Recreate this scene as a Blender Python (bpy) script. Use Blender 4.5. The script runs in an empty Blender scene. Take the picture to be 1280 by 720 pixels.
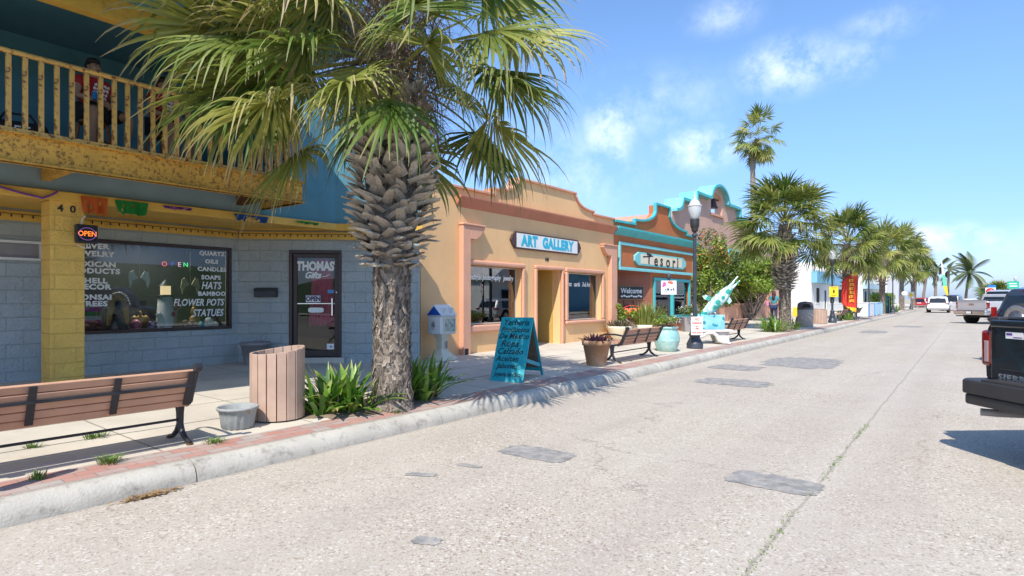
import bpy, bmesh, math, random
from mathutils import Vector, Matrix, Euler, noise as mnoise
R = math.radians
S = bpy.context.scene
COL = S.collection

# ---------------------------------------------------------------- camera, sky, sun, exposure
cam = bpy.data.cameras.new('camera')
camo = bpy.data.objects.new('camera', cam); COL.objects.link(camo)
camo.location = (0, 0, 1.5)
camo.rotation_euler = (R(90), 0, math.atan(572 / 745.0))
cam.lens = 745 / 1280 * 36.0
cam.sensor_width = 36.0
cam.shift_y = 13 / 1280.0
cam.clip_start = 0.05
cam.clip_end = 4000
S.camera = camo

S.view_settings.view_transform = 'Standard'
S.view_settings.look = 'None'
S.view_settings.gamma = 1
S.view_settings.use_curve_mapping = False
S.view_settings.exposure = 0.78

SUN_TO = Vector((0.36, -1.0, 1.28)).normalized()
W = bpy.data.worlds.new('World'); S.world = W; W.use_nodes = True
nt = W.node_tree; nt.nodes.clear()
def wn(t, **k):
    n = nt.nodes.new(t)
    for a, b in k.items(): setattr(n, a, b)
    return n
sky = wn('ShaderNodeTexSky', sky_type='NISHITA', sun_disc=False)
sky.sun_elevation = math.asin(SUN_TO.z)
sky.sun_rotation = math.atan2(SUN_TO.x, SUN_TO.y)
sky.air_density = 1.0; sky.dust_density = 0.6; sky.ozone_density = 2.2
tc = wn('ShaderNodeTexCoord')
CLOUDS = [  # direction, half size across, half size up, weight  (real clouds, fixed in the sky)
    ((762, 165), .040, .055, 1.0), ((873, 186), .062, .034, 1.0), ((985, 84), .068, .036, .95),
    ((1064, 75), .04, .026, .6), ((905, 20), .05, .025, .45), ((1105, 28), .05, .02, .4),
    ((1176, 299), .062, .020, 1.3), ((1130, 325), .16, .035, .3), ((820, 130), .12, .05, .35), ((700, 215), .15, .08, .4), ((1300, 310), .14, .03, .35)]
th_ = math.atan(572 / 745.0); cT, sT = math.cos(th_), math.sin(th_)
nz = wn('ShaderNodeTexNoise'); nz.inputs['Scale'].default_value = 17; nz.inputs['Detail'].default_value = 10; nz.inputs['Roughness'].default_value = .66
nt.links.new(tc.outputs['Generated'], nz.inputs['Vector'])
acc = None
for (px, py), hx, hz, wt in CLOUDS:
    u, w_ = (px - 640) / 745.0, (373 - py) / 745.0
    d = Vector((-sT + u * cT, cT + u * sT, w_)).normalized()
    right = Vector((d.y, -d.x, 0)).normalized()
    az = math.atan2(right.y, right.x)
    mp = wn('ShaderNodeMapping', vector_type='TEXTURE')
    mp.inputs['Location'].default_value = d
    mp.inputs['Rotation'].default_value = (0, 0, az)
    mp.inputs['Scale'].default_value = (hx, .3, hz)
    nt.links.new(tc.outputs['Generated'], mp.inputs['Vector'])
    ln = wn('ShaderNodeVectorMath', operation='LENGTH'); nt.links.new(mp.outputs[0], ln.inputs[0])
    mr = wn('ShaderNodeMapRange'); mr.interpolation_type = 'SMOOTHSTEP'
    mr.inputs['From Min'].default_value = 1.5; mr.inputs['From Max'].default_value = 0.1
    mr.inputs['To Min'].default_value = 0; mr.inputs['To Max'].default_value = wt
    nt.links.new(ln.outputs['Value'], mr.inputs['Value'])
    if acc is None: acc = mr.outputs[0]
    else:
        m = wn('ShaderNodeMath', operation='MAXIMUM'); nt.links.new(acc, m.inputs[0]); nt.links.new(mr.outputs[0], m.inputs[1]); acc = m.outputs[0]
m1 = wn('ShaderNodeMapRange'); m1.inputs['From Min'].default_value = .40; m1.inputs['From Max'].default_value = .78
m1.inputs['To Min'].default_value = 0.05; m1.inputs['To Max'].default_value = 1.35
nt.links.new(nz.outputs['Fac'], m1.inputs['Value'])
mm = wn('ShaderNodeMath', operation='MULTIPLY', use_clamp=True); nt.links.new(acc, mm.inputs[0]); nt.links.new(m1.outputs[0], mm.inputs[1])
mx = wn('ShaderNodeMix', data_type='RGBA'); mx.inputs[7].default_value = (5.2, 5.7, 6.3, 1)
m9 = wn('ShaderNodeMath', operation='MULTIPLY'); m9.inputs[1].default_value = .8; nt.links.new(mm.outputs[0], m9.inputs[0])
nt.links.new(m9.outputs[0], mx.inputs[0])
sz_ = wn('ShaderNodeSeparateXYZ'); nt.links.new(tc.outputs['Generated'], sz_.inputs[0])
hz_ = wn('ShaderNodeMapRange'); hz_.interpolation_type = 'SMOOTHSTEP'; hz_.inputs[1].default_value = -.02; hz_.inputs[2].default_value = .38
nt.links.new(sz_.outputs[2], hz_.inputs[0])
tint = wn('ShaderNodeMix', data_type='RGBA'); tint.inputs[6].default_value = (.42, .52, .84, 1); tint.inputs[7].default_value = (.71, .845, .99, 1); nt.links.new(hz_.outputs[0], tint.inputs[0])
tm_ = wn('ShaderNodeMix', data_type='RGBA', blend_type='MULTIPLY'); tm_.inputs[0].default_value = 1; nt.links.new(sky.outputs[0], tm_.inputs[6]); nt.links.new(tint.outputs[2], tm_.inputs[7])
nt.links.new(tm_.outputs[2], mx.inputs[6])
bg = wn('ShaderNodeBackground'); bg.inputs['Strength'].default_value = 0.15
nt.links.new(mx.outputs[2], bg.inputs['Color'])
wo = wn('ShaderNodeOutputWorld'); nt.links.new(bg.outputs[0], wo.inputs['Surface'])

sl = bpy.data.lights.new('sun', 'SUN'); sl.energy = 3.4; sl.angle = R(0.5); sl.color = (1, .935, .83)
so = bpy.data.objects.new('sun', sl); COL.objects.link(so)
so.rotation_euler = (-SUN_TO).to_track_quat('-Z', 'Y').to_euler()
S.cycles.max_bounces = 6; S.cycles.transparent_max_bounces = 12
S.cycles.caustics_reflective = False; S.cycles.caustics_refractive = False
S.cycles.sample_clamp_indirect = 4

# ---------------------------------------------------------------- object helpers
def tag(o, label=None, cat=None, group=None, kind=None):
    if label: o['label'] = label
    if cat: o['category'] = cat
    if group: o['group'] = group
    if kind: o['kind'] = kind
    return o
def thing(name, label, cat, loc=(0, 0, 0), rz=0, group=None):
    o = bpy.data.objects.new(name, None); COL.objects.link(o)
    o.empty_display_size = .2
    o.location = loc; o.rotation_euler = (0, 0, rz)
    return tag(o, label, cat, group)
def dup(o, loc=None, rz=None, label=None, parent=None, scale=None, group=None):
    c = o.copy(); COL.objects.link(c)
    if parent is not None: c.parent = parent
    if loc is not None: c.location = loc
    if rz is not None: c.rotation_euler = (0, 0, rz)
    if scale is not None: c.scale = scale if hasattr(scale, '__len__') else (scale,) * 3
    if label: c['label'] = label
    if group: c['group'] = group
    for ch in list(o.children): dup(ch, parent=c)
    return c

class MB:
    """collects geometry; build() links it as one mesh object"""
    def __init__(s): s.v = []; s.f = []; s.uv = []; s.sm = []; s.M = None
    def add(s, vs, fs, uvs=None, smooth=False):
        b = len(s.v)
        for p in vs:
            p = Vector(p); s.v.append(s.M @ p if s.M else p)
        for i, f in enumerate(fs):
            s.f.append([b + k for k in f]); s.sm.append(smooth)
            s.uv.append(uvs[i] if uvs else None)
        return s
    def box(s, x0, x1, y0, y1, z0, z1):
        x0, x1 = min(x0, x1), max(x0, x1); y0, y1 = min(y0, y1), max(y0, y1); z0, z1 = min(z0, z1), max(z0, z1)
        return s.add([(x0,y0,z0),(x1,y0,z0),(x1,y1,z0),(x0,y1,z0),(x0,y0,z1),(x1,y0,z1),(x1,y1,z1),(x0,y1,z1)],
                     [(0,3,2,1),(4,5,6,7),(0,1,5,4),(1,2,6,5),(2,3,7,6),(3,0,4,7)])
    def obox(s, c, dx, dy, dz):
        """oriented box: centre and three half vectors"""
        c, dx, dy, dz = map(Vector, (c, dx, dy, dz))
        P = [c - dx - dy - dz, c + dx - dy - dz, c + dx + dy - dz, c - dx + dy - dz, c - dx - dy + dz, c + dx - dy + dz, c + dx + dy + dz, c - dx + dy + dz]
        return s.add(P, [(0,3,2,1),(4,5,6,7),(0,1,5,4),(1,2,6,5),(2,3,7,6),(3,0,4,7)])
    def bar(s, a, b, w, h=None, up=(0, 0, 1)):
        a, b = Vector(a), Vector(b); h = h or w
        d = (b - a); u = Vector(up); side = d.cross(u)
        if side.length < 1e-6: side = d.cross(Vector((1, 0, 0)))
        side.normalize(); u2 = side.cross(d).normalized()
        return s.obox((a + b) / 2, d / 2, side * w / 2, u2 * h / 2)
    def tube(s, pts, r, n=8, cap=True):
        pts = [Vector(p) for p in pts]; rs = r if hasattr(r, '__len__') else [r] * len(pts)
        V = []; prev = None
        for i, p in enumerate(pts):
            t = (pts[min(i + 1, len(pts) - 1)] - pts[max(i - 1, 0)]).normalized()
            if prev is None:
                a = t.cross(Vector((0, 0, 1)))
                if a.length < .05: a = t.cross(Vector((1, 0, 0)))
                a.normalize()
            else:
                a = (prev - t * prev.dot(t)).normalized()
            prev = a; b = t.cross(a)
            for k in range(n):
                an = 2 * math.pi * k / n
                V.append(p + (a * math.cos(an) + b * math.sin(an)) * rs[i])
        F = []
        for i in range(len(pts) - 1):
            for k in range(n):
                F.append((i*n+k, i*n+(k+1)%n, (i+1)*n+(k+1)%n, (i+1)*n+k))
        s.add(V, F, smooth=True)
        if cap:
            s.add(V[:n], [tuple(reversed(range(n)))]); s.add(V[-n:], [tuple(range(n))])
        return s
    def lathe(s, prof, c=(0, 0, 0), n=24, sx=1, sy=1, smooth=True):
        V = [(c[0] + r * math.cos(2*math.pi*k/n) * sx, c[1] + r * math.sin(2*math.pi*k/n) * sy, c[2] + z) for r, z in prof for k in range(n)]
        F = [(i*n+k, i*n+(k+1)%n, (i+1)*n+(k+1)%n, (i+1)*n+k) for i in range(len(prof)-1) for k in range(n)]
        s.add(V, F, smooth=smooth)
        s.add(V[:n], [tuple(reversed(range(n)))]); s.add(V[-n:], [tuple(range(n))])
        return s
    def prism(s, poly, a, b, axis='y'):
        """polygon in the two other axes, extruded from a to b along axis"""
        def mk(p, t):
            if axis == 'y': return (p[0], t, p[1])
            if axis == 'x': return (t, p[0], p[1])
            return (p[0], p[1], t)
        n = len(poly); V = [mk(p, a) for p in poly] + [mk(p, b) for p in poly]
        area = sum(poly[i][0]*poly[(i+1)%n][1] - poly[(i+1)%n][0]*poly[i][1] for i in range(n))
        F = [tuple(range(n)), tuple(reversed(range(n, 2*n)))] + [(i, i+n, (i+1)%n+n, (i+1)%n) for i in range(n)]
        return s.add(V, F)
    def ball(s, c, r, n=12, m=8):
        r = r if hasattr(r, '__len__') else (r, r, r)
        V = [(c[0]+r[0]*math.sin(math.pi*i/m)*math.cos(2*math.pi*k/n), c[1]+r[1]*math.sin(math.pi*i/m)*math.sin(2*math.pi*k/n), c[2]+r[2]*math.cos(math.pi*i/m)) for i in range(m+1) for k in range(n)]
        return s.add(V, [(i*n+k, (i+1)*n+k, (i+1)*n+(k+1)%n, i*n+(k+1)%n) for i in range(m) for k in range(n)], smooth=True)
    def build(s, name, mat, parent=None, loc=None, rz=None, bevel=0, seg=2, fix=True, label=None):
        me = bpy.data.meshes.new(name)
        me.from_pydata([tuple(p) for p in s.v], [], s.f)
        if any(u for u in s.uv):
            ul = me.uv_layers.new(name='UVMap'); i = 0; data = []
            for f, u in zip(s.f, s.uv):
                for k in range(len(f)):
                    data += list(u[k]) if u else [0, 0]
            ul.data.foreach_set('uv', data)
        me.polygons.foreach_set('use_smooth', s.sm)
        if fix:
            bm = bmesh.new(); bm.from_mesh(me)
            bmesh.ops.remove_doubles(bm, verts=bm.verts, dist=1e-6) if False else None
            bmesh.ops.recalc_face_normals(bm, faces=bm.faces); bm.to_mesh(me); bm.free()
        me.materials.append(mat)
        o = bpy.data.objects.new(name, me); COL.objects.link(o)
        if parent is not None: o.parent = parent
        if loc is not None: o.location = loc
        if rz is not None: o.rotation_euler = (0, 0, rz)
        if bevel:
            b = o.modifiers.new('bevel', 'BEVEL'); b.width = bevel; b.segments = seg; b.limit_method = 'ANGLE'; b.angle_limit = R(35)
        if label: o['label'] = label
        return o
def B(name, mat, parent, *boxes, bevel=0, **k):
    m = MB()
    for b in boxes: m.box(*b)
    return m.build(name, mat, parent, bevel=bevel, **k)
def wallmb(x0, x1, z0, z1, holes, y0, y1, mb=None):
    """wall slab from x0..x1, z0..z1 with rectangular holes (hx0,hx1,hz0,hz1)"""
    mb = mb or MB()
    xs = sorted({x0, x1} | {h[i] for h in holes for i in (0, 1) if x0 < h[i] < x1})
    for a, b in zip(xs[:-1], xs[1:]):
        m = (a + b) / 2; hs = sorted((h[2], h[3]) for h in holes if h[0] < m < h[1])
        z = z0
        for h0, h1 in hs:
            if h0 > z: mb.box(a, b, y0, y1, z, h0)
            z = max(z, h1)
        if z < z1: mb.box(a, b, y0, y1, z, z1)
    return mb
def frame(mb, x0, x1, z0, z1, w, y0, y1, wb=None):
    wb = w if wb is None else wb
    mb.box(x0, x1, y0, y1, z1 - w, z1)
    if wb: mb.box(x0, x1, y0, y1, z0, z0 + wb)
    mb.box(x0, x0 + w, y0, y1, z0 + wb, z1 - w); mb.box(x1 - w, x1, y0, y1, z0 + wb, z1 - w)
    return mb
def offset_line(pts, t):
    """polyline (x,z) pushed by t along its left normal, with mitres"""
    out = []
    for i, p in enumerate(pts):
        p = Vector(p); a = Vector(pts[max(i-1, 0)]); b = Vector(pts[min(i+1, len(pts)-1)])
        n1 = (p - a); n2 = (b - p)
        n1 = Vector((-n1.y, n1.x)).normalized() if n1.length > 1e-9 else None
        n2 = Vector((-n2.y, n2.x)).normalized() if n2.length > 1e-9 else None
        if n1 is None: n = n2
        elif n2 is None: n = n1
        else:
            n = (n1 + n2); n = n / max(n.length_squared / 2, .35)
        out.append((p.x + n.x * t, p.y + n.y * t))
    return out
def coping(mb, pts, t, y0, y1):
    off = offset_line(pts, t)
    for i in range(len(pts) - 1):
        mb.prism([pts[i], pts[i+1], off[i+1], off[i]], y0, y1, 'y')
    return mb
def arc(cx, cz, rx, rz, a0, a1, n=10):
    return [(cx + rx * math.cos(R(a0 + (a1 - a0) * i / n)), cz + rz * math.sin(R(a0 + (a1 - a0) * i / n))) for i in range(n + 1)]

def text_mesh(s, size, shear=0, bold=0, extrude=.002, sp=1.0, lsp=1.0, align='CENTER', xs=1.0):
    cu = bpy.data.curves.new('t', 'FONT'); cu.body = s; cu.size = size; cu.shear = shear; cu.offset = bold; cu.extrude = extrude
    cu.space_character = sp; cu.space_line = lsp; cu.align_x = align; cu.align_y = 'CENTER'; cu.resolution_u = 3
    o = bpy.data.objects.new('t', cu); COL.objects.link(o)
    me = bpy.data.meshes.new_from_object(o, depsgraph=bpy.context.evaluated_depsgraph_get())
    bpy.data.objects.remove(o); bpy.data.curves.remove(cu)
    if xs != 1.0:
        for v in me.vertices: v.co.x *= xs
    return me
def text(s, size, mat, parent, loc, rot=(R(90), 0, 0), name='lettering', **k):
    me = text_mesh(s, size, **k); me.name = name; me.materials.clear(); me.materials.append(mat)
    o = bpy.data.objects.new(name, me); COL.objects.link(o); o.parent = parent
    o.location = loc; o.rotation_euler = rot
    return o
def bake(o):
    """apply an object's modifiers"""
    dg = bpy.context.evaluated_depsgraph_get()
    me = bpy.data.meshes.new_from_object(o.evaluated_get(dg), depsgraph=dg)
    o.modifiers.clear(); old = o.data; o.data = me; me.name = old.name
    return o
def skin(name, joints, bones, mat, parent, sub=2, root=0, loc=(0,0,0)):
    """one continuous skin-modifier body: joints {key:(x,y,z,r)} , bones [(a,b)]"""
    keys = list(joints); idx = {k: i for i, k in enumerate(keys)}
    me = bpy.data.meshes.new(name)
    me.from_pydata([joints[k][:3] for k in keys], [(idx[a], idx[b]) for a, b in bones], [])
    me.materials.append(mat)
    o = bpy.data.objects.new(name, me); COL.objects.link(o); o.parent = parent; o.location = loc
    sk = o.modifiers.new('skin', 'SKIN'); sk.use_smooth_shade = True
    if not me.skin_vertices: me.attributes
    for i, k in enumerate(keys):
        r = joints[k][3]; r = r if hasattr(r, '__len__') else (r, r)
        me.skin_vertices[0].data[i].radius = r
        me.skin_vertices[0].data[i].use_root = (i == root)
    ss = o.modifiers.new('sub', 'SUBSURF'); ss.levels = sub; ss.render_levels = sub
    return bake(o)

# ---------------------------------------------------------------- material helpers
class NT:
    def __init__(s, name):
        s.m = bpy.data.materials.new(name); s.m.use_nodes = True; s.t = s.m.node_tree; s.t.nodes.clear()
        s.out = s.n('ShaderNodeOutputMaterial'); s.b = s.n('ShaderNodeBsdfPrincipled'); s.l(s.b.outputs[0], s.out.inputs[0])
    def n(s, t, **k):
        x = s.t.nodes.new(t)
        for a, b in k.items(): setattr(x, a, b)
        return x
    def l(s, a, b): s.t.links.new(a, b)
    def coord(s, kind='Object'):
        return s.n('ShaderNodeTexCoord').outputs[kind]
    def noise(s, vec, scale, detail=4, rough=.55, out='Fac'):
        x = s.n('ShaderNodeTexNoise'); x.inputs['Scale'].default_value = scale; x.inputs['Detail'].default_value = detail; x.inputs['Roughness'].default_value = rough
        s.l(vec, x.inputs['Vector']); return x.outputs[out]
    def mr(s, v, a, b, c=0., d=1.):
        x = s.n('ShaderNodeMapRange'); x.inputs[1].default_value = a; x.inputs[2].default_value = b; x.inputs[3].default_value = c; x.inputs[4].default_value = d
        s.l(v, x.inputs[0]); return x.outputs[0]
    def mix(s, f, a, b, mode='MIX'):
        x = s.n('ShaderNodeMix', data_type='RGBA', blend_type=mode)
        for i, v in ((0, f), (6, a), (7, b)):
            if hasattr(v, 'is_output'): s.l(v, x.inputs[i])
            elif i == 0: x.inputs[0].default_value = v
            else: x.inputs[i].default_value = (*v[:3], 1)
        return x.outputs[2]
    def math(s, op, a, b=None, clamp=False):
        x = s.n('ShaderNodeMath', operation=op, use_clamp=clamp)
        for i, v in ((0, a), (1, b)):
            if v is None: continue
            if hasattr(v, 'is_output'): s.l(v, x.inputs[i])
            else: x.inputs[i].default_value = v
        return x.outputs[0]
    def bump(s, h, strength=.3, dist=.01):
        x = s.n('ShaderNodeBump'); x.inputs['Strength'].default_value = strength; x.inputs['Distance'].default_value = dist
        s.l(h, x.inputs['Height']); s.l(x.outputs[0], s.b.inputs['Normal']); return x
    def set(s, **k):
        for a, v in k.items():
            i = s.b.inputs[a.replace('_', ' ')]
            if hasattr(v, 'is_output'): s.l(v, i)
            elif isinstance(v, tuple): i.default_value = (*v[:3], 1)
            else: i.default_value = v
def scalec(c, k): return tuple(min(1, x * k) for x in c)
def pm(name, col, rough=.6, var=.12, vs=3., bump=.15, bs=60., metal=0., dirt=None, dirt_amt=.5, ds=2.5, bd=.004, coat=0., spec=.5, thr=(.5, .7), streak=0.):
    """painted / plain surface: broad tone variation, optional dirt or rust patches, fine bump"""
    t = NT(name); v = t.coord()
    c = t.mix(t.mr(t.noise(v, vs, 5), .3, .7), scalec(col, 1 - var), scalec(col, 1 + var))
    if dirt is not None:
        f = t.mr(t.noise(v, ds, 8, .7), thr[0], thr[1], 0, dirt_amt)
        c = t.mix(f, c, dirt)
    if streak:   # rain streaks and grime that run down the wall, plus hairline cracks
        mp = t.n('ShaderNodeMapping'); mp.inputs['Scale'].default_value = (2.1, 2.1, .28); t.l(v, mp.inputs[0])
        c = t.mix(t.mr(t.noise(mp.outputs[0], 1, 6, .65), .52, .78, 0, streak), c, tuple(x * .62 for x in col))
        mq = t.n('ShaderNodeMapping'); mq.inputs['Scale'].default_value = (4.3, 4.3, .33); mq.inputs['Location'].default_value = (3, 3, 7); t.l(v, mq.inputs[0])
        c = t.mix(t.mr(t.noise(mq.outputs[0], 1, 4, .6), .60, .80, 0, streak * .8), c, scalec(col, 1.22))
        vo = t.n('ShaderNodeTexVoronoi', feature='DISTANCE_TO_EDGE'); vo.inputs['Scale'].default_value = .55
        wv = t.n('ShaderNodeVectorMath', operation='ADD'); t.l(v, wv.inputs[0]); t.l(t.noise(v, 2, 5, .6, 'Color'), wv.inputs[1]); t.l(wv.outputs[0], vo.inputs['Vector'])
        c = t.mix(t.math('MULTIPLY', t.mr(vo.outputs['Distance'], .002, .007, 1, 0), t.mr(t.noise(v, .7, 3), .5, .62, 0, streak)), c, tuple(x * .45 for x in col))
    t.set(Base_Color=c, Roughness=rough, Metallic=metal)
    t.b.inputs['Specular IOR Level'].default_value = spec
    if coat: t.b.inputs['Coat Weight'].default_value = coat; t.b.inputs['Coat Roughness'].default_value = .03
    if bump: t.bump(t.noise(v, bs, 4), bump, bd)
    return t.m
def glass_mat(name, tint=(.85, .9, .9), refl=1.7, rough=0.0):
    t = NT(name); t.t.nodes.remove(t.b)
    tr = t.n('ShaderNodeBsdfTransparent'); tr.inputs[0].default_value = (*tint, 1)
    gl = t.n('ShaderNodeBsdfGlossy'); gl.inputs['Roughness'].default_value = rough; gl.inputs[0].default_value = (1, 1, 1, 1)
    fr = t.n('ShaderNodeFresnel'); fr.inputs[0].default_value = refl
    mx = t.n('ShaderNodeMixShader'); t.l(fr.outputs[0], mx.inputs[0]); t.l(tr.outputs[0], mx.inputs[1]); t.l(gl.outputs[0], mx.inputs[2]); t.l(mx.outputs[0], t.out.inputs[0])
    return t.m
def emit_mat(name, col, k):
    t = NT(name); t.set(Base_Color=scalec(col, .5), Roughness=.4); t.b.inputs['Emission Color'].default_value = (*col, 1); t.b.inputs['Emission Strength'].default_value = k
    return t.m
def block_mat(name, col, bw=.406, bh=.203, depth=.9, var=.12):
    """split-face concrete block under paint; object x along the wall, z up"""
    t = NT(name); v = t.coord()
    sx = t.n('ShaderNodeSeparateXYZ'); t.l(v, sx.inputs[0])
    u = t.math('ADD', sx.outputs[0], sx.outputs[1])
    cx = t.n('ShaderNodeCombineXYZ'); t.l(u, cx.inputs[0]); t.l(sx.outputs[2], cx.inputs[1])
    br = t.n('ShaderNodeTexBrick'); br.offset = .5
    br.inputs['Scale'].default_value = 1; br.inputs['Mortar Size'].default_value = .006; br.inputs['Mortar Smooth'].default_value = .4
    br.inputs['Brick Width'].default_value = bw; br.inputs['Row Height'].default_value = bh
    br.inputs['Color1'].default_value = (*scalec(col, 1 - var * .6), 1); br.inputs['Color2'].default_value = (*scalec(col, 1 + var * .6), 1); br.inputs['Mortar'].default_value = (*scalec(col, .72), 1)
    t.l(cx.outputs[0], br.inputs['Vector'])
    n1 = t.noise(v, 9, 6, .62); n2 = t.noise(v, 30, 4, .6)
    c = t.mix(t.mr(t.noise(v, 1.1, 5), .35, .7), br.outputs['Color'], scalec(col, .8))
    c = t.mix(t.mr(n2, .35, .7, 0, .25), c, scalec(col, 1.25))
    t.set(Base_Color=c, Roughness=.75)
    h = t.math('ADD', t.math('MULTIPLY', n1, 1.6), t.math('MULTIPLY', n2, .6))
    h = t.math('MULTIPLY', h, t.math('SUBTRACT', 1.0, br.outputs['Fac']))
    t.bump(h, depth, .03)
    return t.m
def leaf_mat(name, c0, c1, tip=None, tip0=.75, rough=.45, trans=.25):
    """foliage: uv.x picks a tone per leaf, uv.y runs base to tip"""
    t = NT(name); uv = t.coord('UV'); sx = t.n('ShaderNodeSeparateXYZ'); t.l(uv, sx.inputs[0])
    c = t.mix(sx.outputs[0], c0, c1)
    if tip is not None:
        f = t.math('ADD', sx.outputs[1], t.math('MULTIPLY', t.math('SUBTRACT', t.noise(t.coord(), 3, 3), .5), .5))
        f = t.math('ADD', f, t.math('MULTIPLY', t.math('SUBTRACT', sx.outputs[0], .5), .35))
        c = t.mix(t.mr(f, tip0, tip0 + .3), c, tip)
    t.set(Base_Color=c, Roughness=rough)
    td = t.n('ShaderNodeBsdfTranslucent'); t.l(c, td.inputs[0])
    mx = t.n('ShaderNodeMixShader'); mx.inputs[0].default_value = trans
    t.l(t.b.outputs[0], mx.inputs[1]); t.l(td.outputs[0], mx.inputs[2]); t.l(mx.outputs[0], t.out.inputs[0])
    return t.m
# ---------------------------------------------------------------- materials
def road_material():
    t = NT('exposed_aggregate_concrete'); v = t.coord()
    vo = t.n('ShaderNodeTexVoronoi'); vo.inputs['Scale'].default_value = 140; t.l(v, vo.inputs['Vector'])
    v2 = t.n('ShaderNodeTexVoronoi'); v2.inputs['Scale'].default_value = 62; t.l(v, v2.inputs['Vector'])
    sp = t.n('ShaderNodeSeparateColor'); t.l(vo.outputs['Color'], sp.inputs[0])
    cr = t.n('ShaderNodeValToRGB'); t.l(sp.outputs[0], cr.inputs[0])
    e = cr.color_ramp.elements
    e[0].position = 0; e[0].color = (.17, .125, .095, 1); e[1].position = 1; e[1].color = (.61, .57, .49, 1)
    for p, c in ((.10, (.31, .25, .19)), (.32, (.425, .38, .305)), (.65, (.485, .445, .375)), (.86, (.47, .375, .275))):
        k = e.new(p); k.color = (*c, 1)
    sp2 = t.n('ShaderNodeSeparateColor'); t.l(v2.outputs['Color'], sp2.inputs[0])
    base = t.mix(t.mr(sp2.outputs[1], .90, .93), cr.outputs[0], (.23, .165, .13))
    base = t.mix(t.mr(sp2.outputs[2], .93, .95), base, (.62, .58, .52))
    big = t.noise(v, .45, 7, .62)
    c = t.mix(t.mr(big, .32, .68, 0, .6), base, (.50, .455, .385))
    st = t.mr(t.noise(v, 1.3, 8, .72), .48, .75, 0, .38)
    c = t.mix(st, c, (.33, .285, .235))
    mp = t.n('ShaderNodeMapping'); mp.inputs['Scale'].default_value = (1.4, .05, 1); t.l(v, mp.inputs[0])
    c = t.mix(t.mr(t.noise(mp.outputs[0], 1, 4), .42, .68, 0, .40), c, (.35, .295, .255))
    pl = t.mr(t.noise(v, 2.1, 6, .7), .62, .78, 0, .38)
    c = t.mix(pl, c, (.56, .52, .46))
    wv = t.n('ShaderNodeVectorMath', operation='ADD'); t.l(v, wv.inputs[0]); t.l(t.noise(v, 1.5, 6, .65, 'Color'), wv.inputs[1])
    ck = t.n('ShaderNodeTexVoronoi', feature='DISTANCE_TO_EDGE'); ck.inputs['Scale'].default_value = .28; t.l(wv.outputs[0], ck.inputs['Vector'])
    c = t.mix(t.math('MULTIPLY', t.mr(ck.outputs['Distance'], .0012, .0045, 1, 0), t.mr(t.noise(v, .5, 3), .45, .58, 0, .55)), c, (.17, .14, .12))
    oil = t.mr(t.noise(v, .8, 3), .66, .74, 0, .25)
    c = t.mix(oil, c, (.22, .195, .175))
    sx = t.n('ShaderNodeSeparateXYZ'); t.l(v, sx.inputs[0])
    for (coord, pos, w) in ((0, -.97, .010), (1, 9.05, .009), (1, 18.2, .01), (1, 27.3, .01), (1, 36.5, .012), (1, 46, .012), (1, .2, .01)):
        wob = t.math('MULTIPLY', t.math('SUBTRACT', t.noise(v, 2.5, 4), .5), .07)
        dd = t.math('ABSOLUTE', t.math('ADD', t.math('SUBTRACT', sx.outputs[coord], pos), wob))
        c = t.mix(t.mr(dd, w * .5, w * 1.8, .6 if coord == 0 else .35, 0), c, (.17, .145, .115))
    gl = t.math('ABSOLUTE', t.math('SUBTRACT', sx.outputs[0], -.97))          # paler trowelled gutter pan beside the joint
    c = t.mix(t.mr(gl, .05, .35, .22, 0), c, (.52, .47, .41))
    dk = t.math('ADD', sx.outputs[0], t.math('MULTIPLY', t.noise(v, 4, 5), .12))
    c = t.mix(t.mr(dk, -5.02, -4.87, .75, 0), c, (.2, .17, .14))
    t.set(Base_Color=c, Roughness=.85)
    t.bump(vo.outputs['Distance'], .22, .004)
    return t.m
def walk_material():
    t = NT('old_concrete_paving'); v = t.coord()
    c = t.mix(t.mr(t.noise(v, .8, 6, .6), .3, .7), (.50, .45, .37), (.66, .60, .50))
    c = t.mix(t.mr(t.noise(v, 3, 8, .7), .55, .8, 0, .6), c, (.34, .30, .25))
    c = t.mix(t.mr(t.noise(v, 90, 2), .4, .7, 0, .3), c, (.36, .32, .27))
    sx = t.n('ShaderNodeSeparateXYZ'); t.l(v, sx.inputs[0])
    wob = t.math('MULTIPLY', t.math('SUBTRACT', t.noise(v, 2.2, 5), .5), .09)
    for pos, w in ((-6.58, .014), (-7.55, .010), (-9.9, .01)):
        d = t.math('ABSOLUTE', t.math('ADD', t.math('SUBTRACT', sx.outputs[0], pos), wob))
        c = t.mix(t.mr(d, w * .5, w * 1.6, .9, 0), c, (.10, .085, .06))
    fr = t.math('ABSOLUTE', t.math('SUBTRACT', t.math('FRACT', t.math('DIVIDE', t.math('ADD', sx.outputs[1], t.math('MULTIPLY', wob, .4)), 1.52)), .5))
    c = t.mix(t.mr(fr, .002, .009, .8, 0), c, (.13, .11, .08))
    t.set(Base_Color=c, Roughness=.85); t.bump(t.noise(v, 70, 5), .25, .004)
    return t.m
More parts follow.
